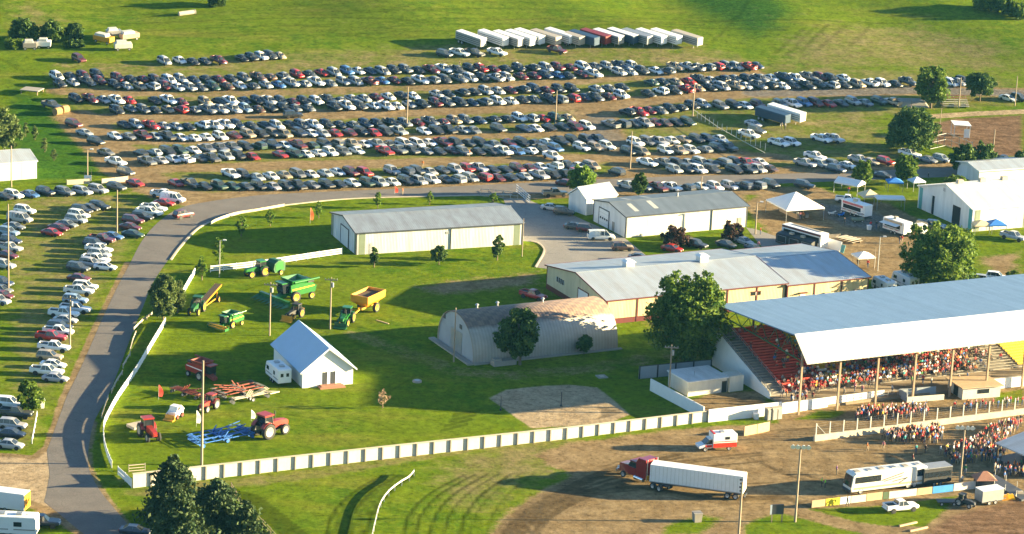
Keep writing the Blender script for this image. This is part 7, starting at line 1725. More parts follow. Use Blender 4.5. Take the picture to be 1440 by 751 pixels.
# large concession trailer with black open side
yv = head((1094, 338), (1146, 353)); t = empty('concession_trailer', P(1131, 345), yv, 'long white concession trailer with black fold out front on the lot', 'food trailer')
MB().box(-5.4, 5.4, -1.3, 1.3, .6, 3.7).build('body', M['whitepaint'], t, bevel=.06)
MB().box(-4.9, 4.9, -1.34, -1.303, 1.7, 2.9).build('serving_hatch', M['dark'], t)
q = MB(); q.hexa([(-5.2, -3.3, .15), (4.6, -3.3, .15), (4.6, -1.35, .15), (-5.2, -1.35, .15)], [(-5.2, -3.3, 2.0), (4.6, -3.3, 2.0), (4.6, -1.35, 2.35), (-5.2, -1.35, 2.35)]); q.build('front_deck', M['black'], t)
for x in (-4.9, -1.5, 1.9): 
    q = MB(); 
    for z in (.35, 1.75): q.box(x, x + 2.5, -3.34, -3.303, z, z + .08)
    q.box(x, x + .08, -3.34, -3.303, .433, 1.747); q.box(x + 2.42, x + 2.5, -3.34, -3.303, .433, 1.747); q.build('panel_frame', M['steel'], t)
q = MB(); q.slab([(-5.2, -3.0, 2.06), (4.6, -3.0, 2.06), (4.6, -1.5, 2.35), (-5.2, -1.5, 2.35)], (0, 0, .06)); q.build('counter', M['darkgrey'], t)
for x in (-2.2, .9): MB().box(x, x + .9, -2.6, -1.9, 2.35, 2.8).build('counter_unit', M['creamconc'], t)
MB().box(-5.3, 5.3, -1.37, -1.303, 3.2, 3.6).build('sign_strip', M['maroon'], t); MB().box(4.0, 4.6, -3.4, -3.3, .1, 1.2).build('end_board', M['tan'], t)
MB().box(-4, 4, .2, 1.0, 3.703, 3.8).build('roof_strip', M['concrete'], t); wheelset(t, (-.7, .7), 1.2, .4, .25)
t = empty('folded_ramp', P(1166, 339), yv + .1, 'pale stacked rails lying behind the white concession trailer', 'ramp')
for k in range(4): MB().bar((-2.5, -.8 + k * .5, .3 + .12 * k), (2.2, -.8 + k * .5, 1.5 + .12 * k), .14).build('rail', M['creamconc'], t)
t = empty('price_board', P(1173, 352), yv, 'white board leaning at the end of the concession trailer', 'board'); MB().slab([(-1.8, -.5, .1), (1.8, -.5, .1), (1.8, .2, 2.2), (-1.8, .2, 2.2)], (0, .08, 0)).build('board', M['whitepaint'], t); MB().slab([(1.85, -.5, .1), (2.9, -.5, .1), (2.9, .1, 1.7), (1.85, .1, 1.7)], (0, .08, 0)).build('teal_panel', M['tealstrip'], t); MB().bar((0, .9, .05), (0, .2, 1.9), .1).build('prop', M['wood'], t)
def food_trailer(label, px, yaw, L_, sign, awn=True):
    t = box_trailer(label, px, yaw, L_, 2.5, 3.1, M['whitepaint'], 'food_trailer', 'food trailer')
    MB().box(-L_ / 2 + .4, L_ / 2 - .6, -1.29, -1.253, 2.45, 2.95).build('sign_strip', M[sign], t); MB().box(-L_ / 2 + .6, L_ / 2 - 1.2, -1.28, -1.253, 1.4, 2.3).build('serving_hatch', M['dark'], t)
    if awn:
        q = MB(); q.slab([(-L_ / 2 + .4, -2.8, 2.25), (L_ / 2 - 1, -2.8, 2.25), (L_ / 2 - 1, -1.3, 2.42), (-L_ / 2 + .4, -1.3, 2.42)], (0, 0, .05)); q.build('awning', M['canvas'], t)
    MB().box(-L_ / 2 + .3, L_ / 2 - 1, -1.6, -1.3, 1.2, 1.28).build('counter', M['steel'], t)
    MB().box(-1, -.2, -.3, .4, 3.103, 3.6).build('roof_unit', M['creamconc'], t)
    for k in range(3): MB().box(-L_ / 2 + .5 + k * 1.7, -L_ / 2 + 1.5 + k * 1.7, -1.31, -1.293, 1.0, 1.2).build('menu_panel', M['pinkpaint'], t)
    return t
food_trailer('white food trailer with reddish lettering behind the scooters', (1204, 303), head((1186, 297), (1224, 309)), 7.2, 'pinkpaint', False)
food_trailer('white food trailer with canvas awning beside the white box truck', (1261, 328), head((1244, 322), (1278, 333)), 6.4, 'tan', True)
t = empty('box_truck', P(1291, 328), head((1282, 322), (1302, 331)), 'white truck parked right of the awning food trailer', 'truck')
b = MB(); b.prism([(-3, .5), (3, .5), (3.05, 1.1), (2.2, 1.35), (1.7, 2.3), (-.2, 2.3), (-.3, 1.5), (-3, 1.4)], -1.0, 1.0); b.build('body', M['whitepaint'], t, bevel=.05)
MB().hexa([(-.1, -1.01, 1.5), (2.0, -1.01, 1.45), (2.0, 1.01, 1.45), (-.1, 1.01, 1.5)], [(0, -1.005, 2.15), (1.6, -1.005, 2.15), (1.6, 1.005, 2.15), (0, 1.005, 2.15)]).build('windows', M['glass'], t); wheelset(t, (2.0, -1.9), .9, .42, .28)
# striped picnic tables
for i, (x, y) in enumerate([(1184, 337), (1190, 338.5), (1196, 340), (1202, 341.5)]):
    t = empty('picnic_table', P(x, y), yv + 1.5, ['leftmost pale picnic table behind the concession trailer', 'second pale picnic table behind the concession trailer', 'third pale picnic table behind the concession trailer', 'rightmost pale picnic table behind the concession trailer'][i], 'picnic table', 'picnic tables on the vendor lot')
    MB().box(-1.6, 1.6, -.38, .38, .72, .78).build('table_top', M['creamconc'], t)
    for yy in (-.75, .5): MB().box(-1.6, 1.6, yy, yy + .25, .42, .47).build('bench', M['creamconc'], t)
    for xx in (-1.1, 1.0): MB().box(xx, xx + .1, -.7, .7, .02, .4).build('leg', M['wood'], t)
# scooters / motorbikes on the lot
def scooter(label, px, yaw, col):
    t = empty('motor_scooter', P(*px), yaw, label, 'scooter', 'scooters and carts on the vendor lot')
    b = MB(); b.prism([(-.9, .5), (.4, .35), (.75, .9), (.9, 1.0), (.55, .55), (-.2, .75), (-.9, .85)], -.22, .22); b.build('body', col, t)
    MB().box(-.8, -.1, -.2, .2, .86, .95).build('seat', M['black'], t); q = MB(); q.bar((.75, -.35, 1.1), (.75, .35, 1.1), .05); q.bar((.95, 0, .3), (.75, 0, 1.1), .06); q.build('handlebar', M['steel'], t); wheels(t, [(-.7, 0, .28, .14), (.95, 0, .28, .14)], M['rim'])
for i, (x, y, c, lb) in enumerate([(1170, 303, 'whitepaint', 'white scooter left of the reddish lettered food trailer'), (1178, 304, 'steel', 'silver scooter right of the white one'), (1183, 305, 'bluecanvas', 'blue scooter beside the silver one'), (1153, 294, 'maroon', 'maroon motorbike near the right corner of the large tent')]): scooter(lb, (x, y), .3 + i * .2, M[c])
t = empty('utility_cart', P(1206, 312), .2, 'grey green utility cart in front of the food trailers', 'cart'); MB().box(-1.3, 1.3, -.65, .65, .45, .9).build('body', M['teal'], t); MB().box(-.2, 1.2, -.62, .62, 1.75, 1.83).build('roof', M['concrete'], t); q = MB(); [q.bar((x, y, .9), (x, y, 1.75), .06) for x in (-.15, 1.1) for y in (-.55, .55)]; q.build('roof_post', M['black'], t); wheels(t, [(-.85, -.6, .28, .2), (-.85, .6, .28, .2), (.85, -.6, .28, .2), (.85, .6, .28, .2)], M['rim'])
for i, (x, y, m_, lb) in enumerate([(1134, 306, 'concrete', 'grey bin at the right foot of the large tent'), (1222, 323, 'whitepaint', 'white bin in front of the food trailers'), (1063, 589, 'whitepaint', 'small white box below the plain white wall'), (980, 733, 'concrete', 'grey crate on the grass strip below the semi trailer'), (57, 573, 'whitepaint', 'white utility box beside the lower left road edge')]):
    t = empty('storage_bin', P(x, y), .3, lb, 'bin'); k = .7 if i < 3 else 1.1
    MB().hexa([(-.5 * k, -.5 * k, 0), (.5 * k, -.5 * k, 0), (.5 * k, .5 * k, 0), (-.5 * k, .5 * k, 0)], [(-.6 * k, -.6 * k, 1.25 * k), (.6 * k, -.6 * k, 1.25 * k), (.6 * k, .6 * k, 1.25 * k), (-.6 * k, .6 * k, 1.25 * k)]).build('bin_body', M[m_], t); MB().box(-.65 * k, .65 * k, -.65 * k, .65 * k, 1.25 * k + .003, 1.25 * k + .12).build('lid', M['darkgrey'] if i == 0 else M[m_], t)
for i, (x, y) in enumerate([(1080, 590), (1087, 589.5), (1094, 588.5)]):
    t = empty('portable_toilet', P(x, y), head((1080, 590), (1094, 588)), ['left one of three grey cabins against the plain white wall', 'middle one of three grey cabins against the plain white wall', 'right one of three grey cabins against the plain white wall'][i], 'portable toilet', 'grey cabins at the white wall')
    MB().box(-.5, .5, -.5, .5, 0, 2.0).build('cabin', M['concrete'], t, bevel=.04); MB().box(-.52, .52, -.52, .52, 2.003, 2.15).build('roof', M['creamconc'], t); MB().box(-.35, .35, -.53, -.503, .08, 1.85).build('door', M['steel'], t)
# tan roofed block and dark pit opening in front of the stand
a, rz, L, D = frame((1353, 562), (1406, 558), (1326, 549))
t = empty('ticket_block', a, rz, 'small block with flat tan roof in front of the grandstand', 'building'); MB().box(0, L, 0, D, 0, 2.1).build('wall', M['whiteboard'], t); MB().box(-.4, L + .4, -.4, D + .4, 2.103, 2.28).build('roof', M['tan'], t); MB().box(-.05, -.004, D * .3, D * .6, .05, 1.9).build('doorway', M['dark'], t); MB().box(L * .4, L * .7, -.05, -.004, .9, 1.7).build('window', M['glass'], t)
a, b = P(1275, 566), P(1327, 562); t = empty('sunken_shelter', a, ang(a, b), 'dark open shelter with pale low walls left of the tan roofed block', 'shelter'); L = (b - a).length
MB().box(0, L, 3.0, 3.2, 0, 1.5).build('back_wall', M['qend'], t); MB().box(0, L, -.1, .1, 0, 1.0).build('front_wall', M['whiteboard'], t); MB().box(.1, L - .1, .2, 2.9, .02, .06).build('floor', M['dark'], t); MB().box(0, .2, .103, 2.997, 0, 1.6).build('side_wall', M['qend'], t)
# ball field shelter, bleachers on the hill road, concrete bank
t = empty('field_shelter', P(1350, 192), .1, 'white roofed shelter on posts beside the brown ball field', 'shelter')
MB().slab([(-2.2, -1.8, 3.2), (2.2, -1.8, 3.0), (2.2, 1.8, 3.3), (-2.2, 1.8, 3.5)], (0, 0, .15)).build('roof', M['whitepaint'], t)
for x in (-2.0, 1.9):
    for y in (-1.6, 1.5): MB().box(x, x + .12, y, y + .12, 0, 3.15).build('post', M['whitepaint'], t)
MB().box(.5, 1.8, -1.7, -1.62, .1, 2.3).build('panel', M['whitepaint'], t); MB().box(-2.0, 1.8, .2, .9, .4, .5).build('bench', M['wood'], t)
t = empty('bleacher_stand', P(1342, 149), .12, 'small wooden bleacher stand beside the far road on the hill', 'bleachers')
for r_ in range(6):
    MB().box(-3.4, 3.4, -2.0 + r_ * .75, -1.6 + r_ * .75, .35 + r_ * .38, .42 + r_ * .38).build('plank', M['whiteboard'] if r_ < 4 else M['trailred'], t)
for x in (-3.2, 0, 3.1): MB().prism([(x, 0), (x + .1, 0), (x + .1, .3), (x, .3)], -1.9, 2.1).build('bearer', M['wood'], t)
for x in (-3.2, 0, 3.1): MB().bar((x + .05, -1.8, .33), (x + .05, 1.9, 2.2), .1).build('stringer', M['wood'], t)
t = empty('gravel_bank', P(1283, 148), .1, 'pale grey gravel bank beside the far road at the hill trees', 'bank'); b = MB(); b.hexa([(-4.2, -2.2, -.3), (4.2, -2.2, -.3), (4.2, 2.2, -.3), (-4.2, 2.2, -.3)], [(-3.4, -1.2, 1.2), (3.2, -1.0, 1.1), (3.0, 2, 1.5), (-3.6, 2, 1.5)]); b.build('bank', M['concrete'], t, bevel=.3)
# stage canopy at right edge, dark structure, kiosk
t = empty('stage_canopy', P(1442, 656), head((1417, 652), (1445, 664)), 'grey roofed stage canopy at the right edge beside the crowd', 'stage'); MB().slab([(-4, -3.5, 3.3), (5, -3.5, 3.3), (5, 3.5, 4.3), (-4, 3.5, 4.3)], (0, 0, .2)).build('roof', M['rooflight'], t)
for x in (-3.8, 4.6):
    for y in (-3.3, 3.1): MB().box(x, x + .2, y, y + .2, 0, 3.3 + (.9 if y > 0 else 0)).build('post', M['darkgrey'], t)
MB().box(-4, 5, 3.0, 3.2, .1, 4.1).build('back_curtain', M['dark'], t); MB().box(-4, 5, -3.5, 2.9, 0, .9).build('stage_deck', M['darkgrey'], t)
t = empty('loading_ramp', P(1412, 690), head((1395, 682), (1440, 700)), 'dark steel ramp structure below the crowd at the right', 'ramp'); b = MB(); b.hexa([(-3.5, -1.4, 0), (5, -1.4, 0), (5, 1.4, 0), (-3.5, 1.4, 0)], [(-3.5, -1.4, 1.5), (5, -1.4, .3), (5, 1.4, .3), (-3.5, 1.4, 1.5)]); b.build('ramp_body', M['darkgrey'], t); q = MB(); [q.bar((x, y, .9 - .13 * x), (x, y, 2.0 - .13 * x), .06) for x in (-3.4, -1, 1.4, 3.8) for y in (-1.4, 1.4)]; q.build('hand_rail', M['steel'], t)
t = empty('ticket_kiosk', P(1383, 686), .15, 'small kiosk with pinkish pyramid roof behind the silver trailer', 'kiosk'); MB().box(-1.4, 1.4, -1.1, 1.1, 0, 1.7).build('wall', M['darkgrey'], t); b = MB(); b.add([(-1.8, -1.5, 1.703), (1.8, -1.5, 1.703), (1.8, 1.5, 1.703), (-1.8, 1.5, 1.703), (-.3, 0, 2.9), (.3, 0, 2.9)], [(0, 1, 5, 4), (1, 2, 5), (2, 3, 4, 5), (3, 0, 4), (0, 3, 2, 1)]); b.build('roof', M['brick'], t)
tractor('small grey utility tractor parked beside the silver trailer', (1357, 712), head((1346, 708), (1372, 716)), M['darkgrey'], M['rim'], .72)
t = empty('flatbed_cart', P(1331, 709), head((1316, 709), (1345, 709)), 'low dark flatbed cart left of the small grey tractor', 'cart'); MB().box(-1.6, 1.6, -.8, .8, .5, .65).build('deck', M['darkgrey'], t); wheels(t, [(-1, -.75, .3, .2), (-1, .75, .3, .2), (1, -.75, .3, .2), (1, .75, .3, .2)], M['rim'])
for i, (x, y) in enumerate([(1277, 738), (1292, 745)]):
    t = empty('timber_beam', P(x, y), head((x - 9, y + 3), (x + 9, y - 1)), ['upper one of two loose timber beams on the grass', 'lower one of two loose timber beams on the grass'][i], 'beam'); MB().box(-1.8, 1.8, -.15, .15, 0, .25).build('beam', M['tan'], t); MB().box(-1.82, -1.803, -.14, .14, .01, .24).build('end_grain', M['wood'], t)
for i, (x, y, m_) in enumerate([(1412, 703, 'orangeyel'), (1420, 702, 'jdyellow'), (1434, 698, 'creamconc')]):
    t = empty('safety_block', P(x, y), .2, ['amber safety block right of the silver trailer', 'yellow safety block beside the amber one', 'cream barrier block at the right edge above the mud'][i], 'block'); MB().prism([(-.9, 0), (.9, 0), (.6, .5), (.45, .9), (-.45, .9), (-.6, .5)], -.3, .3).build('block', M[m_], t); MB().box(-.2, .2, -.05, .05, .9, 1.0).build('lifting_eye', M['steel'], t)
# hay bales, junk pile, odds
for i, (x, y, lb) in enumerate([(81, 162, 'left one of two round hay bales at the parking edge'), (91, 159, 'right one of two round hay bales at the parking edge')]):
    p = P(x, y); t = empty('hay_bale', p, .9, lb, 'hay bale'); MB().tube((-.9, 0, .95), (.9, 0, .95), .95, None, 18).build('bale', M['hay'], t)
    q = MB(); [q.tube((xx, 0, .95), (xx + .05, 0, .95), .965, None, 18) for xx in (-.5, 0, .5)]; q.build('twine', M['tan'], t)
def junk(label, px, yaw, col, L_, kind):
    p = P(*px); t = empty(kind, p, yaw, label, kind.replace('_', ' '))
    MB().box(-L_ / 2, L_ / 2, -1.1, 1.1, .6, 1.9).build('body', col, t, bevel=.08); MB().hexa([(-L_ / 2 + .4, -1.0, 1.903), (L_ / 4, -1.0, 1.903), (L_ / 4, 1.0, 1.903), (-L_ / 2 + .4, 1.0, 1.903)], [(-L_ / 2 + .6, -.9, 2.5), (L_ / 5, -.9, 2.5), (L_ / 5, .9, 2.5), (-L_ / 2 + .6, .9, 2.5)]).build('cab', M['whiteboard'], t); wheelset(t, (-L_ / 3, L_ / 3), 1.0, .4, .25); t.rotation_euler = slope_tilt(p, yaw)
junk('old amber truck at the left of the hill junk pile', (146, 60), -.5, M['orangeyel'], 5.5, 'old_truck'); junk('old tan wagon at the right of the hill junk pile', (182, 56), .6, M['tan'], 5.0, 'old_wagon'); junk('old red and white wagon below the hill junk pile', (173, 70), .3, M['whiteboard'], 4.5, 'old_wagon'); junk('white old trailer half hidden in scrub under the dark trees', (62, 67), .1, M['whitepaint'], 3.6, 'old_trailer'); junk('grey old trailer left of the white one in scrub', (42, 69), .2, M['concrete'], 3.6, 'old_trailer'); junk('grey scrap wagon between the amber truck and tan wagon', (160, 52), .4, M['steel'], 4.0, 'old_wagon')
p = P(263, 21); t = empty('pale_culvert', p, .55, 'pale pipe section lying on the high hill track', 'pipe'); t.rotation_euler = slope_tilt(p, .55); MB().tube((-2.4, 0, .6), (2.4, 0, .6), .6, .6, 14).build('pipe', M['creamconc'], t); MB().tube((2.2, 0, .6), (2.45, 0, .6), .68, .68, 14).build('collar', M['concrete'], t)
p = P(586.5, 537); t = empty('well_cover', p, 0, 'round pale concrete well cover on the shaded lawn', 'well cover'); MB().tube((0, 0, 0), (0, 0, .3), .85, .8, 20).build('ring', M['concrete'], t); MB().tube((0, 0, .303), (0, 0, .36), .5, .5, 16).build('lid', M['steel'], t)
p = P(846, 530); t = empty('concrete_slab', p, .4, 'small pale slab on the shaded grass right of the sand court', 'slab'); MB().box(-.9, .9, -.9, .9, 0, .15).build('slab', M['concrete'], t); MB().box(-.4, .4, -.4, .4, .153, .22).build('lid', M['creamconc'], t)
p = P(538, 453); t = empty('lumber_board', p, -.7, 'single pale board lying on the lawn near the amber spreader', 'board'); MB().box(-1.6, 1.6, -.12, .12, 0, .1).build('board', M['tan'], t)
plank_fence('edge_rail', 'short white rail at the lower left road verge', [P(*p) for p in ((45, 624), (49, 604), (52, 586))], .9, M['whitepaint'], planks=((.5, 1.0),))
p = P(980, 552); 
# ================================================================== PEOPLE
M['skin'] = mat('skin', (.42, .24, .16), .6, 0, .05); M['hair'] = mat('hair', (.05, .03, .02), .7); M['jeans'] = mat('jeans', (.04, .06, .12), .9); M['khaki'] = mat('khaki_cloth', (.28, .22, .14), .9); M['shoe'] = mat('shoes', (.05, .045, .04), .7)
def person_mesh(name, J, trouser):
    """one continuous body grown round a skeleton: J = list of (pos, radius, parent)"""
    me_ = bpy.data.meshes.new(name)
    me_.from_pydata([j[0] for j in J], [(j[2], i) for i, j in enumerate(J) if j[2] is not None], [])
    o = bpy.data.objects.new(name, me_); COL.objects.link(o)
    o.modifiers.new('skin', 'SKIN'); ss = o.modifiers.new('sub', 'SUBSURF'); ss.levels = 1; ss.render_levels = 1
    sk = me_.skin_vertices[0].data
    for i, j in enumerate(J):
        r = j[1] if isinstance(j[1], tuple) else (j[1], j[1]); sk[i].radius = r; sk[i].use_root = i == 0
    bpy.context.view_layer.update()
    ev = o.evaluated_get(bpy.context.evaluated_depsgraph_get()); m2 = bpy.data.meshes.new_from_object(ev); bpy.data.objects.remove(o)
    m2.name = name; m2.materials.clear()
    for q in (M['skin'], M['cloth'], M[trouser], M['hair'], M['shoe']): m2.materials.append(q)
    pos = [Vector(j[0]) for j in J]
    lab = [j[3] for j in J]
    for p in m2.polygons:
        c = p.center; best = min(range(len(J)), key=lambda i: (c - pos[i]).length - (J[i][1] if not isinstance(J[i][1], tuple) else max(J[i][1])) * .6)
        l = lab[best]
        if l == 'head': k = 3 if (c.z > pos[best].z + .03 or c.x < pos[best].x - .05) else 0
        else: k = {'skin': 0, 'shirt': 1, 'leg': 2, 'shoe': 4}[l]
        p.material_index = k; p.use_smooth = True
    return m2
def standing(stride=.05, la=.1, ra=.1, lift=0.0):
    return [((0, 0, .98), (.16, .12), None, 'leg'), ((0, 0, 1.2), (.15, .105), 0, 'shirt'), ((.01, 0, 1.4), (.17, .115), 1, 'shirt'), ((.01, 0, 1.53), .06, 2, 'skin'), ((.03, 0, 1.64), (.09, .1), 3, 'head'), ((.02, 0, 1.73), (.07, .08), 4, 'head'),
            ((0, .2, 1.42), .065, 2, 'shirt'), ((la * .3, .26, 1.16), .05, 6, 'shirt'), ((la + .08, .24, .94 + lift), .04, 7, 'skin'), ((la + .14, .24, .86 + lift), .035, 8, 'skin'),
            ((0, -.2, 1.42), .065, 2, 'shirt'), ((ra * .3, -.26, 1.16), .05, 10, 'shirt'), ((ra + .08, -.24, .94), .04, 11, 'skin'), ((ra + .14, -.24, .86), .035, 12, 'skin'),
            ((0, .1, .9), .095, 0, 'leg'), ((stride + .03, .11, .5), .068, 14, 'leg'), ((stride, .11, .09), .045, 15, 'leg'), ((stride + .16, .12, .04), .035, 16, 'shoe'),
            ((0, -.1, .9), .095, 0, 'leg'), ((-stride * .6 + .03, -.11, .5), .068, 18, 'leg'), ((-stride, -.11, .09), .045, 19, 'leg'), ((-stride + .16, -.12, .04), .035, 20, 'shoe')]
def sitting():
    return [((0, 0, .5), (.17, .13), None, 'leg'), ((-.02, 0, .75), (.15, .11), 0, 'shirt'), ((0, 0, .96), (.17, .115), 1, 'shirt'), ((.02, 0, 1.09), .06, 2, 'skin'), ((.05, 0, 1.2), (.09, .1), 3, 'head'), ((.04, 0, 1.28), (.07, .08), 4, 'head'),
            ((0, .2, .98), .065, 2, 'shirt'), ((.08, .25, .74), .05, 6, 'shirt'), ((.32, .18, .62), .04, 7, 'skin'), ((0, -.2, .98), .065, 2, 'shirt'), ((.08, -.25, .74), .05, 9, 'shirt'), ((.32, -.18, .62), .04, 10, 'skin'),
            ((.06, .1, .48), .1, 0, 'leg'), ((.45, .12, .5), .075, 12, 'leg'), ((.45, .12, .09), .05, 13, 'leg'), ((.6, .12, .04), .035, 14, 'shoe'),
            ((.06, -.1, .48), .1, 0, 'leg'), ((.45, -.12, .5), .075, 16, 'leg'), ((.45, -.12, .09), .05, 17, 'leg'), ((.6, -.12, .04), .035, 18, 'shoe')]
PM = {}
for nm, J in (('standing', standing()), ('walking', standing(.22, -.1, .22)), ('raising', standing(.03, .25, .05, .45)), ('sitting', sitting())):
    for tr_ in ('jeans', 'khaki', 'shoe'): PM[nm, tr_] = person_mesh('person', J, tr_)
SH = {'red': (.42, .02, .02), 'white': (.62, .61, .58), 'black': (.02, .02, .022), 'blue': (.04, .11, .32), 'grey': (.2, .2, .21), 'orange': (.55, .16, .03), 'pink': (.5, .2, .22), 'yellow': (.6, .42, .04), 'green': (.05, .2, .06), 'maroon': (.14, .015, .02), 'lime': (.3, .62, .04), 'teal': (.03, .25, .25), 'purple': (.16, .06, .25)}
SPOOL = ['red'] * 20 + ['white'] * 17 + ['black'] * 22 + ['blue'] * 9 + ['grey'] * 10 + ['orange'] * 6 + ['pink'] * 8 + ['yellow'] * 3 + ['green'] * 2 + ['maroon'] * 6 + ['teal'] * 2
TN = {'jeans': 'blue jeans', 'khaki': 'tan trousers', 'shoe': 'dark trousers'}
rp = random.Random(21)
def person(p, yaw, shirt, tr_, pose, label, group=None):
    o = bpy.data.objects.new('person', PM[pose, tr_]); COL.objects.link(o); o.location = p; o.rotation_euler = (0, 0, yaw)
    s = rp.uniform(.94, 1.08); o.scale = (s, s * rp.uniform(.95, 1.08), s); c = SH[shirt]; j = rp.uniform(.85, 1.15); o.color = (min(.8, c[0] * j), min(.8, c[1] * j), min(.8, c[2] * j), 1)
    return tag(o, label, 'person', group)
def inside(pt, poly):
    c = False
    for (ax, ay), (bx, by) in zip(poly, poly[1:] + poly[:1]):
        if (ay > pt[1]) != (by > pt[1]) and pt[0] < (bx - ax) * (pt[1] - ay) / (by - ay) + ax: c = not c
    return c
npp = 0; stuff = []
def zone(poly_px, n, place, yaw, spread=.5, dens=None):
    global npp
    q = [tuple(P(*a).xy) for a in poly_px]; xs = [a[0] for a in q]; ys = [a[1] for a in q]; got = []; tries = 0
    while len(got) < n and tries < n * 60:
        tries += 1
        c = (rp.uniform(min(xs), max(xs)), rp.uniform(min(ys), max(ys)))
        if not inside(c, q) or any((c[0] - g_[0]) ** 2 + (c[1] - g_[1]) ** 2 < .5 for g_ in got): continue
        got.append(c)
    more = 0; tries = 0
    while more < n * 0.7 and tries < n * 60:   # the rest of the dense crowd, kept for the one crowd object
        tries += 1
        c = (rp.uniform(min(xs), max(xs)), rp.uniform(min(ys), max(ys)))
        if inside(c, q) and not any((c[0] - g_[0]) ** 2 + (c[1] - g_[1]) ** 2 < .2 for g_ in got):
            got.append(c); more += 1; stuff.append((Vector((c[0], c[1], .01)), yaw + rp.uniform(-spread, spread), rp.choice(SPOOL), rp.choice(['jeans', 'khaki', 'shoe']), rp.choice(['standing', 'walking'])))
    for c in got[:len(got) - more]:
        s = rp.choice(SPOOL); tr_ = rp.choice(['jeans', 'jeans', 'khaki', 'shoe']); po = rp.choice(['standing', 'standing', 'walking', 'raising'])
        person((c[0], c[1], 0.01), yaw + rp.uniform(-spread, spread), s, tr_, po, 'person in %s shirt and %s standing %s' % (s, TN[tr_], place), 'crowd ' + place); npp += 1
zone([(1201, 592), (1206, 580), (1262, 577), (1303, 575), (1306, 586), (1260, 592)], 52, 'along the white wall', 2.6)
zone([(1241, 617), (1262, 610), (1322, 605), (1328, 614), (1318, 626), (1270, 625), (1246, 624)], 50, 'beside the catch fence barrier', 2.2)
zone([(1392, 606), (1436, 594), (1440, 606), (1418, 614), (1416, 640), (1404, 656), (1372, 652), (1334, 654), (1326, 640), (1338, 632), (1362, 626)], 100, 'between tall pole and stage', -.6, .7)
zone([(1398, 664), (1436, 655), (1440, 672), (1410, 678)], 12, 'below the stage', -.4, .7)
zone([(1330, 578), (1342, 574), (1400, 571), (1440, 566), (1440, 572), (1360, 580)], 14, 'before the tan roofed block', 2.4)
for x, y, s, tr_, po, yw, lb in [(1219, 635, 'orange', 'khaki', 'walking', 0, 'person in orange shirt walking alone left of the pit crowd'), (1242, 633, 'pink', 'khaki', 'standing', 1, 'person in pink shirt standing alone just left of the pit crowd'), (1288, 638, 'teal', 'jeans', 'standing', 2, 'person in teal shirt standing in front of the pit crowd'), (1301, 639, 'black', 'shoe', 'standing', 1, 'person in black standing in front of the pit crowd'),
    (1322, 640, 'white', 'khaki', 'walking', 0, 'person in white shirt walking toward the large crowd'), (1176, 668, 'purple', 'shoe', 'standing', 0, 'person in purple shirt standing behind the front of tour bus'), (1155, 685, 'lime', 'shoe', 'standing', 0, 'left one of two people in lime safety vests before the bus'), (1160, 687, 'lime', 'shoe', 'standing', 3, 'right one of two people in lime safety vests before the bus'), (1283, 652, 'maroon', 'shoe', 'standing', 0, 'person in maroon shirt standing behind the tour bus roof'),
    (1191, 712, 'black', 'shoe', 'walking', 0, 'person in black at the cream hoarding board'), (1357, 668, 'green', 'jeans', 'standing', 2, 'person in green shirt standing below the tall pole'), (1352, 682, 'white', 'khaki', 'standing', 1, 'person in white shirt at the foot of the tall pole'), (1268, 342, 'red', 'khaki', 'walking', 4, 'person in red shirt walking alone on the vendor lot'), (1265, 343, 'black', 'jeans', 'walking', 4, 'person in black shirt walking beside the red shirted one on the lot'),
    (1069, 330, 'red', 'jeans', 'standing', 0, 'person in red standing beside the double armed lamp pole'), (1187, 317, 'black', 'shoe', 'standing', 0, 'person in black standing alone before the reddish lettered trailer'), (1305, 252, 'black', 'shoe', 'walking', 0, 'person in black walking on the road above the sale barn'), (1224, 322, 'red', 'jeans', 'standing', 2, 'person in red shirt at the white bin near the food trailers'), (1232, 322, 'black', 'jeans', 'standing', 1, 'person in black shirt waiting at the awning food trailer'), (1236, 325, 'grey', 'shoe', 'standing', 2, 'person in grey shirt waiting at the awning food trailer'),
    (1121, 308, 'white', 'khaki', 'standing', 1, 'person in white shirt under the large white tent edge'), (1125, 309, 'pink', 'jeans', 'standing', 2, 'person in pink shirt under the large white tent edge'), (1129, 308, 'orange', 'khaki', 'standing', 1, 'person in orange shirt under the large white tent edge'), (1098, 294, 'red', 'jeans', 'standing', 5, 'person in red shirt behind the counter under the large tent'), (1206, 376, 'black', 'shoe', 'standing', 1, 'person in black under the small white pavilion tent'), (1220, 377, 'red', 'jeans', 'standing', 1, 'person in red under the small white pavilion tent'),
    (1193, 272, 'red', 'jeans', 'standing', 1, 'person in red under the white ridged canopy'), (1099, 182, 'grey', 'shoe', 'standing', 0, 'left one of two people in grey near the cattle trailers'), (1104, 183, 'grey', 'shoe', 'standing', 2, 'right one of two people in grey near the cattle trailers'), (660, 220, 'orange', 'khaki', 'standing', 0, 'parking attendant in orange standing among the hill rows'), (594, 236, 'orange', 'khaki', 'standing', 1, 'parking attendant in orange in the aisle above the lowest rows'), (646, 94, 'black', 'shoe', 'standing', 0, 'person in black standing in the top aisle of the hill parking'),
    (566, 274, 'orange', 'khaki', 'standing', 0, 'person in orange on the paved road behind the livestock shed'), (1006, 271, 'red', 'jeans', 'standing', 0, 'person in red behind the right end of the machine shed roof'), (1223, 420, 'red', 'jeans', 'standing', 1, 'person in red at the end of the hall annexe'), (1228, 421, 'pink', 'jeans', 'standing', 3, 'person in pink at the end of the hall annexe'), (1066, 351, 'pink', 'khaki', 'walking', 1, 'person in pink by the dark sedan at vendor pavement')]:
    p = P(x, y); person((p.x, p.y, p.z + .012), yw, s, tr_, po, lb); npp += 1
def gsp(u, v, z): return gw(u, v, z)
yf = rzg - math.pi / 2
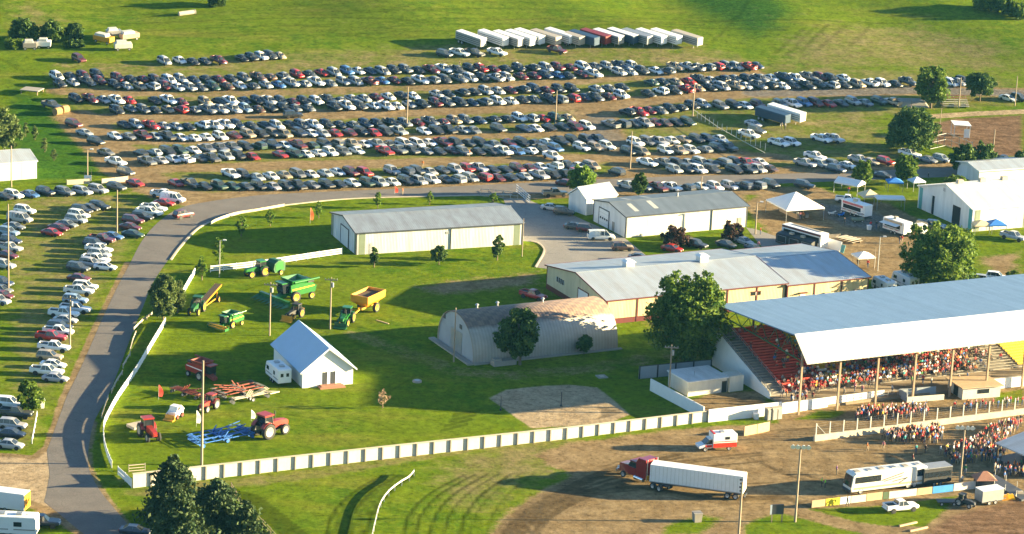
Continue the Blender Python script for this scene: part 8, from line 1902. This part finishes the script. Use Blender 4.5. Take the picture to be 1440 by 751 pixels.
for i in range(34):   # on the walkway in front of the seats
    u = rp.choice([rp.uniform(1, 8), rp.uniform(8, 40), rp.uniform(44, 60)]); v = rp.uniform(.4, 5.8); s = rp.choice(SPOOL); tr_ = rp.choice(['jeans', 'khaki', 'shoe'])
    p = gsp(u, v, .46); person(p, yf + rp.uniform(-1.5, 1.5), s, tr_, rp.choice(['standing', 'walking']), 'person in %s shirt and %s walking before the grandstand seats' % (s, TN[tr_]), 'people on the grandstand walkway'); npp += 1
seats = []
for r_ in range(NR):
    v = V0 + r_ * STEP_V; z = ZB0 + r_ * STEP_Z; u = 3.5
    while u < 60:
        if u < 9: d = .55 if r_ < 4 else .07
        elif u < 20.5: d = .8 if r_ < 7 else (.12 if u < 15 else .4)
        elif u < 44: d = .92 if r_ > 0 else .6
        elif u < 49: d = .5 if r_ > 4 else .1
        elif u < 52.5: d = .16 if r_ > 6 else 0.02
        else: d = .006
        d *= 1.0 + .25 * math.sin(u * .9 + r_ * .7)
        if rp.random() < d: seats.append((r_, u + rp.uniform(-.1, .1), v + .2, z - .06))
        u += .56
seats.sort()
for k, (r_, u, v, z) in enumerate(seats):
    s = rp.choice(SPOOL); tr_ = rp.choice(['jeans', 'khaki', 'shoe']); po = 'sitting' if rp.random() < .9 else 'standing'
    p = gsp(u, v + (.12 if po == 'sitting' else -.05), z + .06 + (0 if po == 'sitting' else 0)); yw = yf + rp.uniform(-.3, .3)
    if npp < 297 and r_ < 3 :
        person(p, yw, s, tr_, po, 'person in %s shirt and %s in the lowest grandstand rows' % (s, TN[tr_]), 'spectators in the lowest grandstand rows'); npp += 1
    else: stuff.append((p, yw, s, tr_, po))
def crowd():
    VS, LS, LT, MI, CL = [], [], [], [], []; off = 0; T = {}
    for k, me_ in PM.items():
        a = np.zeros(len(me_.vertices) * 3); me_.vertices.foreach_get('co', a); T[k] = (a.reshape(-1, 3), [list(p.vertices) for p in me_.polygons], [p.material_index for p in me_.polygons])
    for p, yw, s, tr_, po in stuff:
        v, f, mi = T[po, tr_]; c, sn = math.cos(yw), math.sin(yw); k = rp.uniform(.94, 1.07)
        VS.append((v * k) @ np.array([[c, sn, 0], [-sn, c, 0], [0, 0, 1]]) + np.array(p)); j = rp.uniform(.8, 1.15); col = [min(.8, q * j) for q in SH[s]] + [1]
        tc = {'jeans': (.04, .06, .12, 1), 'khaki': (.28, .22, .14, 1), 'shoe': (.05, .045, .04, 1)}[tr_]
        cols = [(.42, .24, .16, 1), col, tc, (.05, .03, .02, 1), (.05, .045, .04, 1)]
        for poly, mm in zip(f, mi): LS.extend(i + off for i in poly); LT.append(len(poly)); CL.append(cols[mm])
        off += len(v)
    V = np.concatenate(VS); me_ = bpy.data.meshes.new('spectator_crowd'); me_.vertices.add(len(V)); me_.vertices.foreach_set('co', V.astype(np.float32).ravel())
    me_.loops.add(len(LS)); me_.loops.foreach_set('vertex_index', np.array(LS, np.int32)); LT = np.array(LT, np.int32)
    me_.polygons.add(len(LT)); me_.polygons.foreach_set('loop_start', np.concatenate([[0], np.cumsum(LT)[:-1]]).astype(np.int32)); me_.polygons.foreach_set('loop_total', LT); me_.polygons.foreach_set('use_smooth', np.ones(len(LT), bool)); me_.update(calc_edges=True)
    at = me_.attributes.new('dye', 'FLOAT_COLOR', 'FACE'); at.data.foreach_set('color', np.array(CL, np.float32).ravel()); me_.materials.append(attrcol('crowd_clothes', 'dye', .9))
    o = bpy.data.objects.new('spectator_crowd', me_); COL.objects.link(o); tag(o, 'dense crowd in bright shirts under the grandstand roof and behind the bus', 'crowd', None, 'stuff')
crowd()
print('people', npp, 'crowd', len(stuff))
